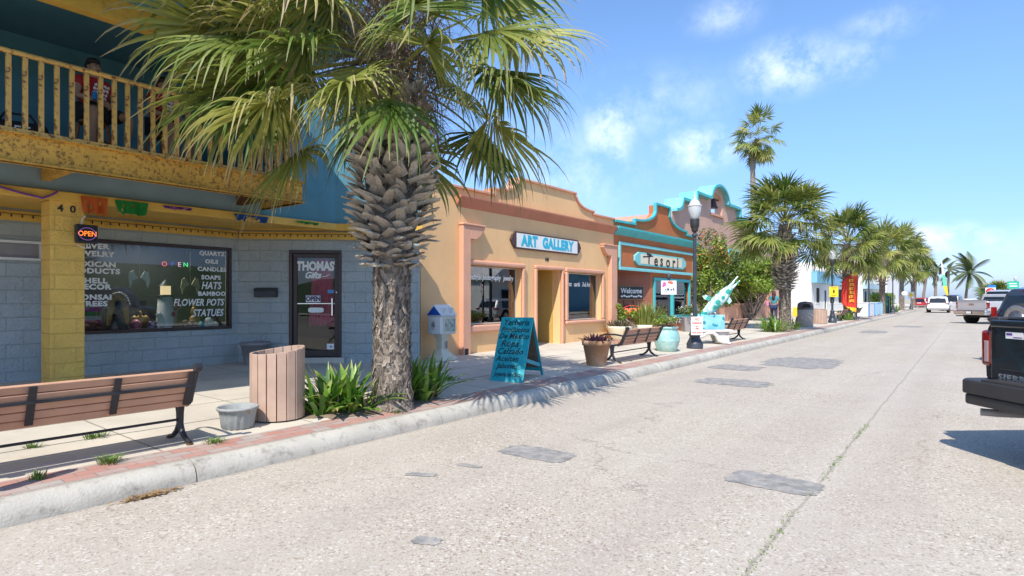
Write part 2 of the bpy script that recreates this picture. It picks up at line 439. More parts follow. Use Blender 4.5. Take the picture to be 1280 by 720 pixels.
def paver_material():
    t = NT('clay_and_grey_pavers'); v = t.coord()
    mp = t.n('ShaderNodeMapping'); mp.inputs['Rotation'].default_value = (0, 0, R(90)); t.l(v, mp.inputs[0])
    br = t.n('ShaderNodeTexBrick'); br.offset = .5; br.inputs['Scale'].default_value = 1
    br.inputs['Brick Width'].default_value = .21; br.inputs['Row Height'].default_value = .105; br.inputs['Mortar Size'].default_value = .004
    br.inputs['Color1'].default_value = (.44, .20, .155, 1); br.inputs['Color2'].default_value = (.37, .35, .32, 1); br.inputs['Mortar'].default_value = (.18, .15, .12, 1)
    br.inputs['Bias'].default_value = -0.05
    t.l(mp.outputs[0], br.inputs['Vector'])
    c = t.mix(t.mr(t.noise(v, 2.5, 7, .65), .45, .75, 0, .6), br.outputs['Color'], (.48, .42, .36))
    c = t.mix(t.mr(t.noise(v, 60, 2), .4, .7, 0, .25), c, (.28, .2, .17))
    t.set(Base_Color=c, Roughness=.85); t.bump(br.outputs['Fac'], -.4, .004)
    return t.m
m_road = road_material(); m_walk = walk_material(); m_paver = paver_material()
m_kerb = pm('weathered_kerb_concrete', (.45, .42, .36), .9, .2, 1.6, .5, 50, dirt=(.17, .15, .125), dirt_amt=.85, ds=7, bd=.01, thr=(.52, .72))
m_patch = pm('dark_asphalt_patch', (.24, .232, .222), .9, .25, 5, .6, 60, dirt=(.42, .385, .34), dirt_amt=.9, ds=9, bd=.01, thr=(.46, .66))
m_sand = pm('sandy_ground', (.40, .35, .26), .95, .2, .3, .2, 20)
m_lawn = pm('cut_grass', (.06, .12, .03), .9, .35, 1.5, .6, 30)
m_soil = pm('dry_soil', (.23, .17, .12), .95, .25, 6, .6, 40)
m_weed = leaf_mat('weed_green', (.10, .20, .03), (.20, .30, .06), (.35, .30, .14), .8)
m_litter = leaf_mat('dry_litter', (.30, .18, .07), (.45, .30, .14), None)

m_block = block_mat('blue_grey_split_block', (.47, .52, .515), var=.10, depth=1.0)
m_bluegrey = pm('blue_grey_paint', (.24, .34, .38), .8, .1, 2, .2, 40)
m_block_y = block_mat('yellow_split_block', (.90, .56, .125), bw=.50, depth=1.0)
m_teal = pm('teal_stucco', (.095, .26, .33), .8, .12, 1.2, .25, 40, dirt=(.05, .14, .18), dirt_amt=.3, streak=.3)
m_yel = pm('aged_yellow_paint', (.76, .46, .08), .6, .12, 2, .15, 40, dirt=(.25, .12, .03), dirt_amt=.5, ds=4)
m_yel_lt = pm('pale_yellow_metal', (.66, .385, .10), .55, .15, 3, .2, 60, dirt=(.17, .06, .02), dirt_amt=.95, ds=11, thr=(.53, .60))
m_rust = pm('rusty_yellow_steel', (.64, .35, .055), .7, .2, 3, .5, 30, dirt=(.17, .07, .02), dirt_amt=.9, ds=26, thr=(.50, .62))
m_rust2 = pm('heavy_rust', (.13, .06, .025), .85, .35, 9, .5, 30)
m_brown = pm('dark_bronze_frame', (.042, .022, .018), .4, .15, 4, .05, 40)
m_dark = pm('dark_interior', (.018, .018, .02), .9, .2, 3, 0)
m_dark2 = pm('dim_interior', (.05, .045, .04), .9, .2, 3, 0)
m_glass = glass_mat('shop_glass', (.88, .92, .92), 1.5)
m_glass_r = glass_mat('reflective_glass', (.85, .90, .92), 2.1)
m_glass_c = glass_mat('clear_glass', (.88, .92, .92), 1.42)
m_white = pm('white_paint', (.80, .79, .76), .5, .05, 4, .05, 40)
m_letter = pm('white_vinyl_lettering', (.93, .93, .90), .5, .03, 4, 0)
m_black = pm('black_iron', (.022, .023, .028), .45, .2, 4, .25, 60)
m_blackp = pm('black_plastic', (.03, .03, .032), .55, .1, 4, .1, 60)
m_grey = pm('grey_plastic', (.29, .27, .265), .6, .12, 4, .1, 40)
m_chrome = pm('bright_metal', (.75, .75, .76), .2, .05, 3, 0, metal=1.)
m_peach = pm('peach_stucco', (.80, .495, .24), .85, .07, .9, .25, 45, dirt=(.64, .43, .24), dirt_amt=.35, ds=1.5, streak=.3)
m_salmon = pm('salmon_trim_paint', (.69, .36, .235), .75, .08, 1.4, .2, 45, dirt=(.72, .42, .30), dirt_amt=.3, ds=2, streak=.3)
m_terra = pm('terracotta_trim_paint', (.48, .19, .115), .75, .1, 1.5, .2, 45, streak=.3)
m_yreveal = pm('mustard_stucco', (.60, .38, .10), .85, .08, 1, .2, 40, streak=.3)
m_orange = pm('burnt_orange_stucco', (.52, .155, .05), .8, .1, 1, .25, 45, dirt=(.32, .10, .04), dirt_amt=.4, ds=1.6, streak=.3)
m_maroon = pm('brick_red_stucco', (.33, .12, .075), .8, .1, 1, .2, 45, streak=.3)
m_aqua = pm('turquoise_paint', (.06, .45, .48), .5, .1, 2, .1, 40)
m_aqua_lt = pm('pale_turquoise_paint', (.22, .60, .62), .55, .08, 2, .1, 40)
m_pink = pm('dusty_pink_stucco', (.66, .40, .295), .85, .08, .6, .25, 30, dirt=(.54, .32, .24), dirt_amt=.4, ds=1, streak=.3)
m_cream = pm('cream_paint', (.78, .70, .53), .55, .06, 3, .05, 40)

# ---------------------------------------------------------------- ground
def sheet(name, mat, pts, z, kind='structure', thick=None):
    m = MB()
    zz = z if hasattr(z, '__len__') else [z] * len(pts)
    m.add([(p[0], p[1], q) for p, q in zip(pts, zz)], [tuple(range(len(pts)))])
    return tag(m.build(name, mat, fix=False), kind=kind)
def rect(x0, x1, y0, y1): return [(x0, y0), (x1, y0), (x1, y1), (x0, y1)]
sheet('ground', m_sand, rect(-900, 900, -300, 1500), -.03)
sheet('road', m_road, rect(-5.0, 10.5, -12, 190), 0)
def wz(X): return .152 + max(0, (-5.2 - X)) * .017
sheet('pavement', m_walk, rect(-5.62, -13.5, -12, 160), [wz(-5.62), wz(-13.5), wz(-13.5), wz(-5.62)])
sheet('paver_strip', m_paver, rect(-5.19, -5.62, -12, 160), [wz(-5.19), wz(-5.62), wz(-5.62), wz(-5.19)])
rng = random.Random(5)
k = MB(); y = -12.0
for i in range(60):
    L = 2.86; n = 14
    V = []; F = []
    prof = [(-5.0, -.02), (-5.005, .05), (-5.03, .105), (-5.075, .14), (-5.13, .158), (-5.195, .160), (-5.2, .05)]
    for j in range(n + 1):
        for (px_, pz_) in prof:
            yy = y + (L - .012) * j / n
            q = mnoise.noise((px_ * 3, yy * 1.3, pz_ * 3)) * .008 + mnoise.noise((px_ * 9, yy * 6, pz_ * 9)) * .004
            V.append((px_ + q, yy, pz_ + q * .7))
    m_ = len(prof)
    for j in range(n):
        for a in range(m_ - 1): F.append((j*m_+a, j*m_+a+1, (j+1)*m_+a+1, (j+1)*m_+a))
    k.add(V, F, smooth=True); k.add(V[:m_], [tuple(range(m_))]); k.add(V[-m_:], [tuple(range(m_))]); y += L
tag(k.build('kerb', m_kerb), kind='structure')
def blob(cx, cy, hx, hy, rot, seed, jag=.12, n=28, sq=4.):
    r_ = random.Random(seed); P = []
    for i in range(n):
        a = 2 * math.pi * i / n; c_, s_ = math.cos(a), math.sin(a)
        q = (abs(c_) ** sq + abs(s_) ** sq) ** (-1 / sq) * (1 + r_.uniform(-jag, jag) * .5)
        x_, y_ = c_ * q * hx, s_ * q * hy
        P.append((cx + x_ * math.cos(rot) - y_ * math.sin(rot), cy + x_ * math.sin(rot) + y_ * math.cos(rot)))
    return P
for i, (cx, cy, hx, hy, rot) in enumerate(((-3.32, 4.72, .36, .20, .03), (-1.27, 5.15, .35, .21, -.02), (-3.34, 10.85, .6, .42, 0), (-3.1, 15.2, .75, 1.2, .0),
                                          (-4.0, 13.2, .5, .5, 0), (-3.7, 3.55, .13, .05, .5), (-3.55, 4.0, .12, .04, .2), (-3.4, 31, .5, 1.2, 0), (-2.6, 38, .6, 1.0, 0), (-2.66, 2.6, .09, .06, .4))):
    sheet('road_patch', m_patch, blob(cx, cy, hx, hy, rot, i, .26 if i > 1 else .13, 64, 4 if i > 1 else 6), .004)
# soil cut-outs round the palm roots are little raised beds
def bed(name, cx, cy, hx, hy, seed):
    P = blob(cx, cy, hx, hy, 0, seed, .2, 30, 2.4)
    m = MB(); m.add([(x_, y_, wz(x_) + .004) for x_, y_ in P], [tuple(range(len(P)))])
    m.add([(x_, y_, wz(x_) + .005) for x_, y_ in P] + [(cx, cy, wz(cx) + .06)], [(i, (i + 1) % len(P), len(P)) for i in range(len(P))], smooth=True)
    return tag(m.build(name, m_soil, fix=False), kind='structure')
bed('tree_bed', -5.92, 4.9, .42, 1.05, 3)
bed('tree_bed', -6.05, 26.4, .4, 1.1, 4)
bk_ = MB(); V = []; NY, NX = 40, 10
for j in range(NY + 1):
    for i in range(NX + 1):
        y_ = -60 + 115 * j / NY; f = i / NX; x_ = 14 + 40 * f; hh = 4.4 * (1 - math.cos(min(1, f * 2.2) * math.pi)) / 2 * min(1, max(.0, (52 - y_) / 14)) 
        V.append((x_, y_, .02 + hh))
bk_.add(V, [(j*(NX+1)+i, j*(NX+1)+i+1, (j+1)*(NX+1)+i+1, (j+1)*(NX+1)+i) for j in range(NY) for i in range(NX)], smooth=True)
tag(bk_.build('grass_bank', m_lawn, fix=False), kind='structure')
sheet('far_pavement', m_walk, rect(10.5, 13.9, -60, 160), .06)

def tuft(name, label, loc, r, n, h, seed, mat=m_weed, group=None, cat='weed', flat=.5):
    r_ = random.Random(seed); m = MB()
    for i in range(n):
        a = r_.uniform(0, 6.283); d = r_.uniform(0, r); b = Vector((math.cos(a) * d, math.sin(a) * d, 0))
        a2 = a + r_.uniform(-.7, .7); le = h * r_.uniform(.5, 1.1); lean = r_.uniform(flat * .4, flat * 1.6)
        o1 = Vector((math.cos(a2), math.sin(a2), 0)); sd = Vector((-o1.y, o1.x, 0)) * r_.uniform(.003, .006)
        p1 = b + o1 * lean * le * .4 + Vector((0, 0, le * .65)); p2 = b + o1 * lean * le * 1.1 + Vector((0, 0, le * .85))
        u = r_.random()
        m.add([b - sd, b + sd, p1 + sd * .8, p1 - sd * .8, p2], [(0, 1, 2, 3), (3, 2, 4)], [[(u, 0), (u, 0), (u, .6), (u, .6)], [(u, .6), (u, .6), (u, 1)]])
    o = m.build(name, mat, loc=loc, fix=False)
    return tag(o, label, cat, group)
GW = 'weeds growing from the paving joints'
tuft('grass_tuft', 'small green weed tuft in the paver strip under the nearest bench, left of the other', (-5.5, 1.37, wz(-5.5)), .06, 60, .07, 1, group=GW)
tuft('grass_tuft', 'bushier green weed tuft at the paver edge under the nearest bench', (-5.56, 1.85, wz(-5.56)), .07, 90, .08, 2, group=GW, flat=1.)
tuft('grass_tuft', 'low yellow-green weed tuft beside the right foot of the nearest bench', (-5.58, 2.72, wz(-5.58)), .1, 70, .05, 3, group=GW, flat=1.2)
tuft('grass_tuft', 'weed tuft in the concrete joint seen through the bench legs', (-6.6, 2.08, wz(-6.6)), .1, 90, .06, 4, group=GW, flat=1.)
tuft('grass_tuft', 'weed tuft in the concrete joint seen under the bench back at far left', (-6.6, 1.6, wz(-6.6)), .06, 50, .05, 6, group=GW, flat=1.)
tuft('grass_tuft', 'weed tuft at the foot of the salmon pilaster left of the gallery window', (-9.13, 10.2, wz(-9.13)), .09, 60, .05, 7, group=GW)
tuft('grass_tuft', 'weed tuft in the paving joint left of the turquoise sandwich board', (-6.75, 7.1, wz(-6.75)), .16, 120, .06, 8, group=GW)
tuft('grass_tuft', 'weed tuft at the kerb edge in front of the big palm trunk', (-5.35, 4.75, wz(-5.35)), .09, 60, .06, 9, group=GW, flat=1.)
r_ = random.Random(4); m = MB()
for i in range(520):
    y_ = r_.uniform(3.2, 8.2)
    if mnoise.noise((y_ * 2.2, 3, 0)) < -.05: continue
    x_ = -.97 + r_.gauss(0, .022) - (mnoise.noise((y_ * 1.25, 0, 0)) * .02); h = r_.uniform(.006, .02); a = r_.uniform(0, 3.14)
    sd = Vector((math.cos(a), math.sin(a), 0)) * .004; u = r_.random(); b = Vector((x_, y_, 0))
    tp = b + Vector((r_.uniform(-.02, .02), r_.uniform(-.02, .02), h))
    m.add([b - sd, b + sd, tp], [(0, 1, 2)], [[(u, 0), (u, 0), (u, .9)]])
tag(m.build('joint_grass', m_weed, fix=False), 'thin line of grass growing along the road gutter joint', 'grass', kind='stuff')
m = MB()
for i in range(170):
    a = r_.uniform(0, 6.28); c_ = Vector((-4.93 + r_.gauss(0, .03), 1.92 + r_.gauss(0, .10), .006 + r_.random() * .02))
    d1 = Vector((math.cos(a), math.sin(a), r_.uniform(-.3, .3))) * r_.uniform(.012, .035); d2 = Vector((-d1.y, d1.x, 0)).normalized() * r_.uniform(.005, .012); u = r_.random()
    m.add([c_ - d1, c_ + d2, c_ + d1, c_ - d2], [(0, 1, 2, 3)], [[(u, 0)] * 4])
tag(m.build('leaf_litter', m_litter, fix=False), 'little heap of dry brown leaves against the near kerb', 'dry leaves', kind='stuff')

# ---------------------------------------------------------------- gift shop (blue, two storeys)
GS = thing('gift_shop', 'two-storey blue block gift shop with yellow trim and rusty balcony', 'shop building', (-11.3, 0, 0), R(90))
wallmb(-4, 5.96, .1, 2.95, [(3.05, 5.82, .92, 2.47)], 0, .22).build('wall', m_block, GS)
AA = math.atan2(2.55, 2.39)
aw = wallmb(0, 3.49, .1, 2.83, [(.96, 1.97, .33, 2.45)], 0, .22).build('wall', m_block, GS, loc=(5.96, 0, 0), rz=-AA, label='blue block wall round the shop door')
B('column', m_block_y, GS, (2.6, 3.0, -1.4, -1.0, .1, 2.845), bevel=.012)
B('plinth', m_block_y, GS, (2.59, 3.01, -1.41, -.99, 2.55, 2.844)) if False else None
# trim under the soffit
tm = MB(); tm.box(-4, 5.93, -.05, 0, 2.66, 2.80)
tm.build('trim_board', m_yel, GS)
tm = MB(); tm.box(.03, 3.52, -.05, 0, 2.66, 2.80); tm.box(-.05, 3.56, -.12, .02, 2.832, 2.965)
tm.build('trim_board', m_yel, GS, loc=(5.96, 0, 0), rz=-AA)
sf = MB(); sf.prism([(-4, -1.38), (7.25, -1.38), (5.96, -.002), (-4, -.002)], 2.846, 2.90, 'z'); sf.build('soffit', m_yel, GS)
B('fascia', m_yel, GS, (-4, 7.22, -1.46, -1.382, 2.835, 2.965), bevel=.01)
# string of bulbs along trim and fascia
sl_ = MB()
for i in range(62):
    x_ = -2 + i * .128; sl_.lathe([(.006, .02), (.010, 0), (.013, -.015), (.006, -.03)], (x_, -.075, 2.735), 6)
for i in range(20):
    s_ = .1 + i * .13; sl_.lathe([(.006, .02), (.010, 0), (.013, -.015), (.006, -.03)], (5.96 + s_ * math.cos(AA) - .075 * math.sin(AA), -s_ * math.sin(AA) - .075 * math.cos(AA), 2.735), 6)
sl_.bar((-4, -.075, 2.755), (5.9, -.075, 2.755), .008)
sl_.bar((5.9, -.075, 2.755), (5.96 + 2.6 * math.cos(AA) - .075 * math.sin(AA), -2.6 * math.sin(AA) - .075 * math.cos(AA), 2.755), .008)
SLT = tag(sl_.build('string_lights', m_dark2, None, loc=(-11.3, 0, 0), rz=R(90)), 'string of small dark bulbs along the yellow trim over the gift shop window', 'string lights')
# upper storey
B('slab_band', m_bluegrey, GS, (-4, 5.648, -1.38, -1.2, 2.966, 3.26))
um = MB()
um.prism([(5.65, -1.38), (7.2, -1.38), (8.6, -2.02), (8.79, -2.09), (8.79, 3.0), (5.65, 3.0)], 2.965, 5.5, 'z')
um.build('upper_wall', m_teal, GS)
B('balcony_back_wall', m_teal, GS, (-4, 5.648, -.3, 0, 3.42, 5.35))
rf = MB(); rf.box(-4, 5.95, -4.3, 3, 5.352, 5.56); rf.build('roof', m_teal, GS)
B('roof_beam', m_yel, GS, (-4, 5.9, -2.62, -2.44, 5.07, 5.35))
bs_ = MB(); bs_.box(-4, 5.65, -2.5, -1.38, 3.262, 3.41); bs_.box(-4, 5.645, -1.38, -.305, 3.27, 3.41)
bs_.build('balcony_floor', m_rust2, GS)
bb = MB(); bb.box(-4, 5.70, -2.56, -2.502, 3.07, 3.415); bb.box(-4, 5.72, -2.62, -2.44, 3.07, 3.085); bb.box(-4, 5.72, -2.61, -2.45, 3.40, 3.418)
bb.box(5.652, 5.70, -2.50, -1.385, 3.07, 3.415); bb.box(5.652, 5.74, -2.44, -1.385, 3.07, 3.084)
bb.build('balcony_beam', m_rust, GS)
for x_ in (2.55, 5.25, -.2):
    br_ = MB(); br_.box(x_ - .05, x_ + .05, -2.44, -1.385, 3.09, 3.262); br_.build('bracket', m_rust if x_ < 5 else m_rust2, GS)
RL = MB(); RL.tube([(-4, -2.53, 4.35), (5.66, -2.53, 4.35)], .032, 8); RL.box(-4, 5.66, -2.56, -2.50, 3.42, 3.47)
RL.bar((5.66, -2.53, 4.35), (5.66, -1.40, 4.35), .05); RL.bar((5.66, -2.5, 3.445), (5.66, -1.40, 3.445), .05)
RLo = RL.build('railing', m_yel_lt, GS)
bal = MB(); bal.box(-.026, .026, -.016, .016, 3.465, 4.325); bal0 = bal.build('baluster', m_yel_lt, RLo, loc=(-.08, -2.53, 0))
for i in range(1, 37): dup(bal0, (-.08 + i * .153, -2.53, 0), parent=RLo)
for i in range(7): dup(bal0, (5.66, -2.38 + i * .15, 0), rz=R(90), parent=RLo)
# recessed meter niche at the far left of the wall
vb = MB(); frame(vb, 2.02, 2.86, 2.07, 2.36, .035, -.10, 0); vb.build('wall_niche', m_white, GS); B('niche_back', m_grey, GS, (2.05, 2.83, -.004, -.001, 2.1, 2.33))
# house numbers on the column head
text('4  0', .135, m_black, GS, (2.785, -1.404, 2.735), name='house_number', bold=.004)
# gift shop window
WF = frame(MB(), 3.05, 5.82, .92, 2.47, .055, -.03, .10).build('window', m_brown, GS, bevel=.006)
B('pane', m_glass, WF, (3.105, 5.765, .03, .036, .975, 2.415))
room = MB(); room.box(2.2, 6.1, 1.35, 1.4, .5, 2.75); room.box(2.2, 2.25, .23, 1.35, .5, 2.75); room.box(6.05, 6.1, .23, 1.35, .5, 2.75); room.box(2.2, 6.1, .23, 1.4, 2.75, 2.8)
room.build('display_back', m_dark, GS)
B('display_shelf', m_dark2, GS, (2.26, 6.04, .235, 1.34, .86, .925))
def wt(s, x_, z_, size, shear=0, bold=.004, align='CENTER', xs=1.15, mat=None, par=None, **k):
    return text(s, size, mat or m_letter, par or WF, (x_, .026, z_), shear=shear, bold=bold, align=align, xs=xs, **k)
for s, z_ in (('SILVER', 2.35), ('JEWELRY', 2.225), ('MEXICAN', 2.055), ('PRODUCTS', 1.945), ('SHELL', 1.785), ('DECOR', 1.685), ('BONSAI', 1.515), ('TREES', 1.41)):
    wt(s, 3.55, z_, .115, bold=.0055, xs=1.2, sp=1.1)
for s, x_, z_, sz, sh in (('QUARTZ', 5.50, 2.34, .105, 0), ('OILS', 5.49, 2.19, .105, 0), ('CANDLES', 5.50, 2.045, .11, 0), ('SOAPS', 5.48, 1.89, .11, 0), ('HATS', 5.48, 1.735, .20, .25), ('BAMBOO', 5.50, 1.585, .11, 0), ('FLOWER POTS', 5.26, 1.42, .185, .25), ('STATUES', 5.42, 1.225, .19, .25)):
    wt(s, x_ - .03, z_, sz * .95, sh, .005 if sz < .15 else .004, xs=1.1 if sz < .15 else .76, sp=1.1 if sz < .15 else 1.04)
# shop door on the angled wall
DR = frame(MB(), .96, 1.97, .33, 2.45, .065, -.02, .14, 0.02).build('door_frame', m_brown, GS, loc=(5.96, 0, 0), rz=-AA, bevel=.006)
DL = frame(MB(), 1.03, 1.90, .352, 2.38, .075, .03, .075, .12).build('door', m_brown, DR, bevel=.005)
B('pane', m_glass_c, DL, (1.105, 1.825, .05, .056, .47, 2.305))
B('mid_rail', m_chrome, DL, (1.105, 1.825, .04, .05, 1.39, 1.405))
hd = MB(); hd.bar((1.79, -.02, 1.16), (1.79, -.02, 1.50), .025); hd.bar((1.79, -.02, 1.18), (1.79, .03, 1.18), .02); hd.bar((1.79, -.02, 1.48), (1.79, .03, 1.48), .02); hd.build('handle', m_chrome, DL)
lo = MB(); lo.lathe([(.0, 0), (.025, 0), (.025, .02), (0, .02)], (0, 0, 0), 12); lk = lo.build('lock', m_chrome, DL, loc=(1.865, .03, 1.62)); lk.rotation_euler = (R(90), 0, 0)
text('THOMAS\'', .24, m_letter, DL, (1.47, .045, 2.13), bold=.013, xs=.74)
text('Gifts', .17, m_letter, DL, (1.40, .045, 1.955), shear=.3, bold=.007, xs=.95)
sw = MB(); sw.tube([(1.58, .043, 1.935), (1.64, .043, 1.93), (1.69, .043, 1.955), (1.73, .043, 1.98)], .007, 6); sw.build('lettering', m_letter, DL)
m_violet = pm('violet_ink', (.07, .04, .13), .5, .05, 4, 0)
B('open_board', m_violet, DL, (1.26, 1.57, .036, .044, 1.41, 1.57)); B('open_board', m_white, DL, (1.275, 1.555, .030, .037, 1.425, 1.555))
text('OPEN', .125, m_violet, DL, (1.415, .029, 1.49), bold=.006, xs=.85)
ob = MB(); ob.prism([(1.465 + .15 * math.copysign(abs(math.cos(a)) ** .4, math.cos(a)), 1.27 + .05 * math.copysign(abs(math.sin(a)) ** .6, math.sin(a))) for a in [i * 6.2832 / 24 for i in range(24)]], .036, .044, 'y'); ob.build('sticker', m_letter, DL)
B('sticker', m_letter, DL, (1.675, 1.815, .036, .044, .49, .60)); hm = MB(); hm.prism([(1.755, .52), (1.78, .55), (1.77, .565), (1.755, .555), (1.74, .565), (1.73, .55)], .034, .037, 'y'); hm.build('sticker', pm('red_ink', (.5, .02, .05), .5, .05, 4, 0), DL)
B('sticker', pm('blue_sticker', (.12, .3, .6), .5, .05, 4, 0), DL, (1.69, 1.815, .036, .044, 1.60, 1.67))
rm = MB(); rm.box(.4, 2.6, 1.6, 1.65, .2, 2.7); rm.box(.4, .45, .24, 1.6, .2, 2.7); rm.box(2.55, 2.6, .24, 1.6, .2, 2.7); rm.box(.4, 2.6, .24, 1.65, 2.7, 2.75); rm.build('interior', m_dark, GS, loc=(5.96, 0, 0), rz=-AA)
# magenta dress hanging inside the door
dm = MB(); V = []; n = 28
for j, (z_, w_) in enumerate(((2.30, .13), (2.2, .18), (1.9, .20), (1.5, .23), (1.1, .27), (.95, .27))):
    for i in range(n):
        u = i / (n - 1) * 2 - 1; V.append((1.56 + u * w_, .16 + .02 * math.sin(i * 1.7 + j * .3) * (1 + j * .4), z_))
dm.add(V, [(j*n+i, j*n+i+1, (j+1)*n+i+1, (j+1)*n+i) for j in range(5) for i in range(n-1)], smooth=True)
DRS = tag(dm.build('dress', pm('magenta_cloth', (.72, .015, .19), .7, .2, 6, .2, 60), None, loc=(-11.3, 5.96, 0), rz=R(90) - AA), 'magenta dress hanging behind the gift shop glass door', 'dress')
sd = DRS.modifiers.new('sol', 'SOLIDIFY'); sd.thickness = .006
B('threshold', m_walk, GS, (.9, 2.03, -.10, -.004, .2, .335), bevel=.01, loc=(5.96, 0, 0), rz=-AA)
# ---------------------------------------------------------------- art gallery (peach)
AG = thing('art_gallery', 'peach stucco gallery front with salmon window frames and curved parapet', 'shop building', (-9.2, 0, 0), R(90))
wallmb(8.81, 17.42, .1, 3.99, [(10.34, 12.36, .86, 2.29), (13.02, 14.23, .1, 2.30), (14.57, 16.58, .84, 2.27)], 0, .25).build('wall', m_peach, AG)
par = [(8.81, 4.00), (11.28, 4.00), (11.28, 4.15)] + arc(11.28, 4.48, .95, .33, -90, 0, 6)[1:] + [(12.3, 4.48), (12.3, 4.56), (15.0, 4.56), (15.0, 4.48)] + arc(15.95, 4.48, .9, .33, 180, 270, 8)[1:] + [(16.05, 4.15), (16.05, 4.06), (17.42, 4.06)]
pp = MB(); pp.prism([(8.81, 3.991)] + par + [(17.42, 3.991)], 0.002, .25, 'y'); pp.build('parapet', m_peach, AG)
coping(MB(), par, .055, -.06, .31).build('coping', m_salmon, AG, bevel=.008)
cz = MB(); cz.prism([(0, 3.58), (-.17, 3.80), (-.17, 3.835), (0, 3.85)], 9.90, 17.40, 'x'); cz.build('cornice', m_terra, AG)
B('roof', m_walk, AG, (8.85, 17.4, .25, 9, 3.3, 3.45)); B('side_wall', m_peach, AG, (8.81, 9.0, .252, 9, .1, 3.98))
# pilasters with scrolled brackets
def pilaster(x0, x1, sgn):
    p = MB(); p.box(x0, x1, -.14, -.001, .12, 3.17)
    xe = x1 if sgn > 0 else x0
    d = .5 * sgn
    poly = [(xe, 3.17), (xe + d, 3.17), (xe + d, 3.11), (xe + d * .9, 3.07)] + [(xe + d * (.88 - .10 * i), 3.06 - .16 * math.sin(min(1, i / 4) * 1.57)) for i in range(1, 5)] + [(xe + d * .42, 2.86), (xe, 2.86)]
    if sgn < 0: poly = poly[::-1]
    p.prism(poly, -.139, -.002, 'y')
    p.box(min(x0, xe + d) - .02, max(x1, xe + d) + .02, -.17, -.003, 3.171, 3.215)
    return p.build('pilaster', m_salmon, AG, bevel=.012)
pilaster(10.0, 10.26, 1); pilaster(17.02, 17.42, -1)
def rounded_surround(x0, x1, z0, z1, w, sill, sides=True, top_ext=0):
    p = MB(); p.box(x0 - w - top_ext, x1 + w, -.085, -.002, z1, z1 + w * .95)
    p.box(x0 - w, x0, -.08, -.003, z0, z1); p.box(x1, x1 + w, -.08, -.003, z0, z1)
    if sill: p.box(x0 - w, x1 + w, -.10, -.004, z0 - sill, z0)
    else: pass
    return p
W1 = rounded_surround(10.34, 12.36, .875, 2.28, .12, .17).build('window', m_salmon, AG, bevel=.04, seg=3)
W2 = rounded_surround(14.57, 16.58, .855, 2.26, .13, .10).build('window', m_salmon, AG, bevel=.04, seg=3)
wd = rounded_surround(13.02, 14.23, .12, 2.29, .10, 0).build('door_surround', m_salmon, AG, bevel=.03, seg=3)
m_sash = pm('pale_sash_paint', (.55, .50, .46), .5, .06, 3, .05, 40)
for wo_, a, b, z0, z1 in ((W1, 10.34, 12.36, .875, 2.28), (W2, 14.57, 16.58, .855, 2.26)):
    frame(MB(), a + .003, b - .003, z0 + .003, z1 - .003, .03, .15, .2).build('sash', m_sash, wo_)
    B('pane', m_glass_r, wo_, (a + .03, b - .03, .17, .176, z0 + .03, z1 - .03))
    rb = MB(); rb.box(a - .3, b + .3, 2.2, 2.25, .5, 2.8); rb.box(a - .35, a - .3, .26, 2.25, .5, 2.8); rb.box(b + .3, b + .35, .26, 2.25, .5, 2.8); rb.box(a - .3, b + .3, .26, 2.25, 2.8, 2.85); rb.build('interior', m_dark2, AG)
    B('display_shelf', m_cream, AG, (a - .28, b + .28, .27, 1.1, z0 - .08, z0 + .01))
text('paintings   photography   jewelry', .18, m_letter, W1, (11.33, .164, 2.01), shear=.2, bold=.004, xs=.76)
text('prints   cards   3-d Art', .19, m_letter, W2, (15.45, .164, 1.92), shear=.2, bold=.004, xs=.84)
# recessed entrance
rc = MB(); rc.box(13.02, 13.06, .25, 1.3, .1, 2.35); rc.box(14.19, 14.23, .25, 1.3, .1, 2.35); rc.box(13.06, 14.19, .25, 1.3, 2.302, 2.35); rc.build('entrance_reveal', m_yreveal, AG)
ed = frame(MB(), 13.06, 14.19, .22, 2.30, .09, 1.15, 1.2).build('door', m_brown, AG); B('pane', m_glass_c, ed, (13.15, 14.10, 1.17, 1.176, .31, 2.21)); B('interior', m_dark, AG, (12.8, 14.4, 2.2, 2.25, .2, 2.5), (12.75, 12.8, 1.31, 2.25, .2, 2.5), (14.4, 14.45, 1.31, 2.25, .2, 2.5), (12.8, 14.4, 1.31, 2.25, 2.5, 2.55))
text('448', .15, m_black, AG, (13.55, -.006, 2.56), name='house_number', bold=.003, xs=.8)
# downspout hole and conduit trim
B('drain_hole', m_dark, AG, (10.05, 10.17, -.143, -.141, .16, .36))

def plaque_poly(x0, x1, z0, z1, e, lobes=3):
    """board with a wavy lobe at each end"""
    zc, h = (z0 + z1) / 2, (z1 - z0) / 2; P = [(x0, z0), (x1, z0)]
    for i in range(1, 12):
        a = -90 + 180 * i / 12; k = 1 + .12 * math.cos(R(a) * 6)
        P.append((x1 + e * k * math.cos(R(a)), zc + h * .72 * math.sin(R(a))))
    P += [(x1, z1), (x0, z1)]
    for i in range(1, 12):
        a = 90 + 180 * i / 12; k = 1 + .12 * math.cos(R(a) * 6)
        P.append((x0 + e * k * math.cos(R(a)), zc + h * .72 * math.sin(R(a))))
    return P
m_umber = pm('umber_sign_edge', (.075, .035, .03), .5, .1, 4, .1, 40)
m_cyan = pm('cyan_letter_paint', (.03, .45, .62), .5, .06, 4, 0)
SG = thing('shop_sign', 'white ART GALLERY signboard with brown scalloped ends and cyan letters', 'sign', (-9.2, 0, 0), R(90))
s_ = MB(); s_.prism(plaque_poly(12.05, 15.1, 2.77, 3.21, .16), -.06, -.002, 'y'); s_.build('backboard', m_umber, SG, bevel=.006)
B('face', m_white, SG, (12.10, 15.05, -.068, -.061, 2.81, 3.17))
text('ART  GALLERY', .37, m_cyan, SG, (13.55, -.071, 2.985), bold=.024, xs=.95, sp=1.1)

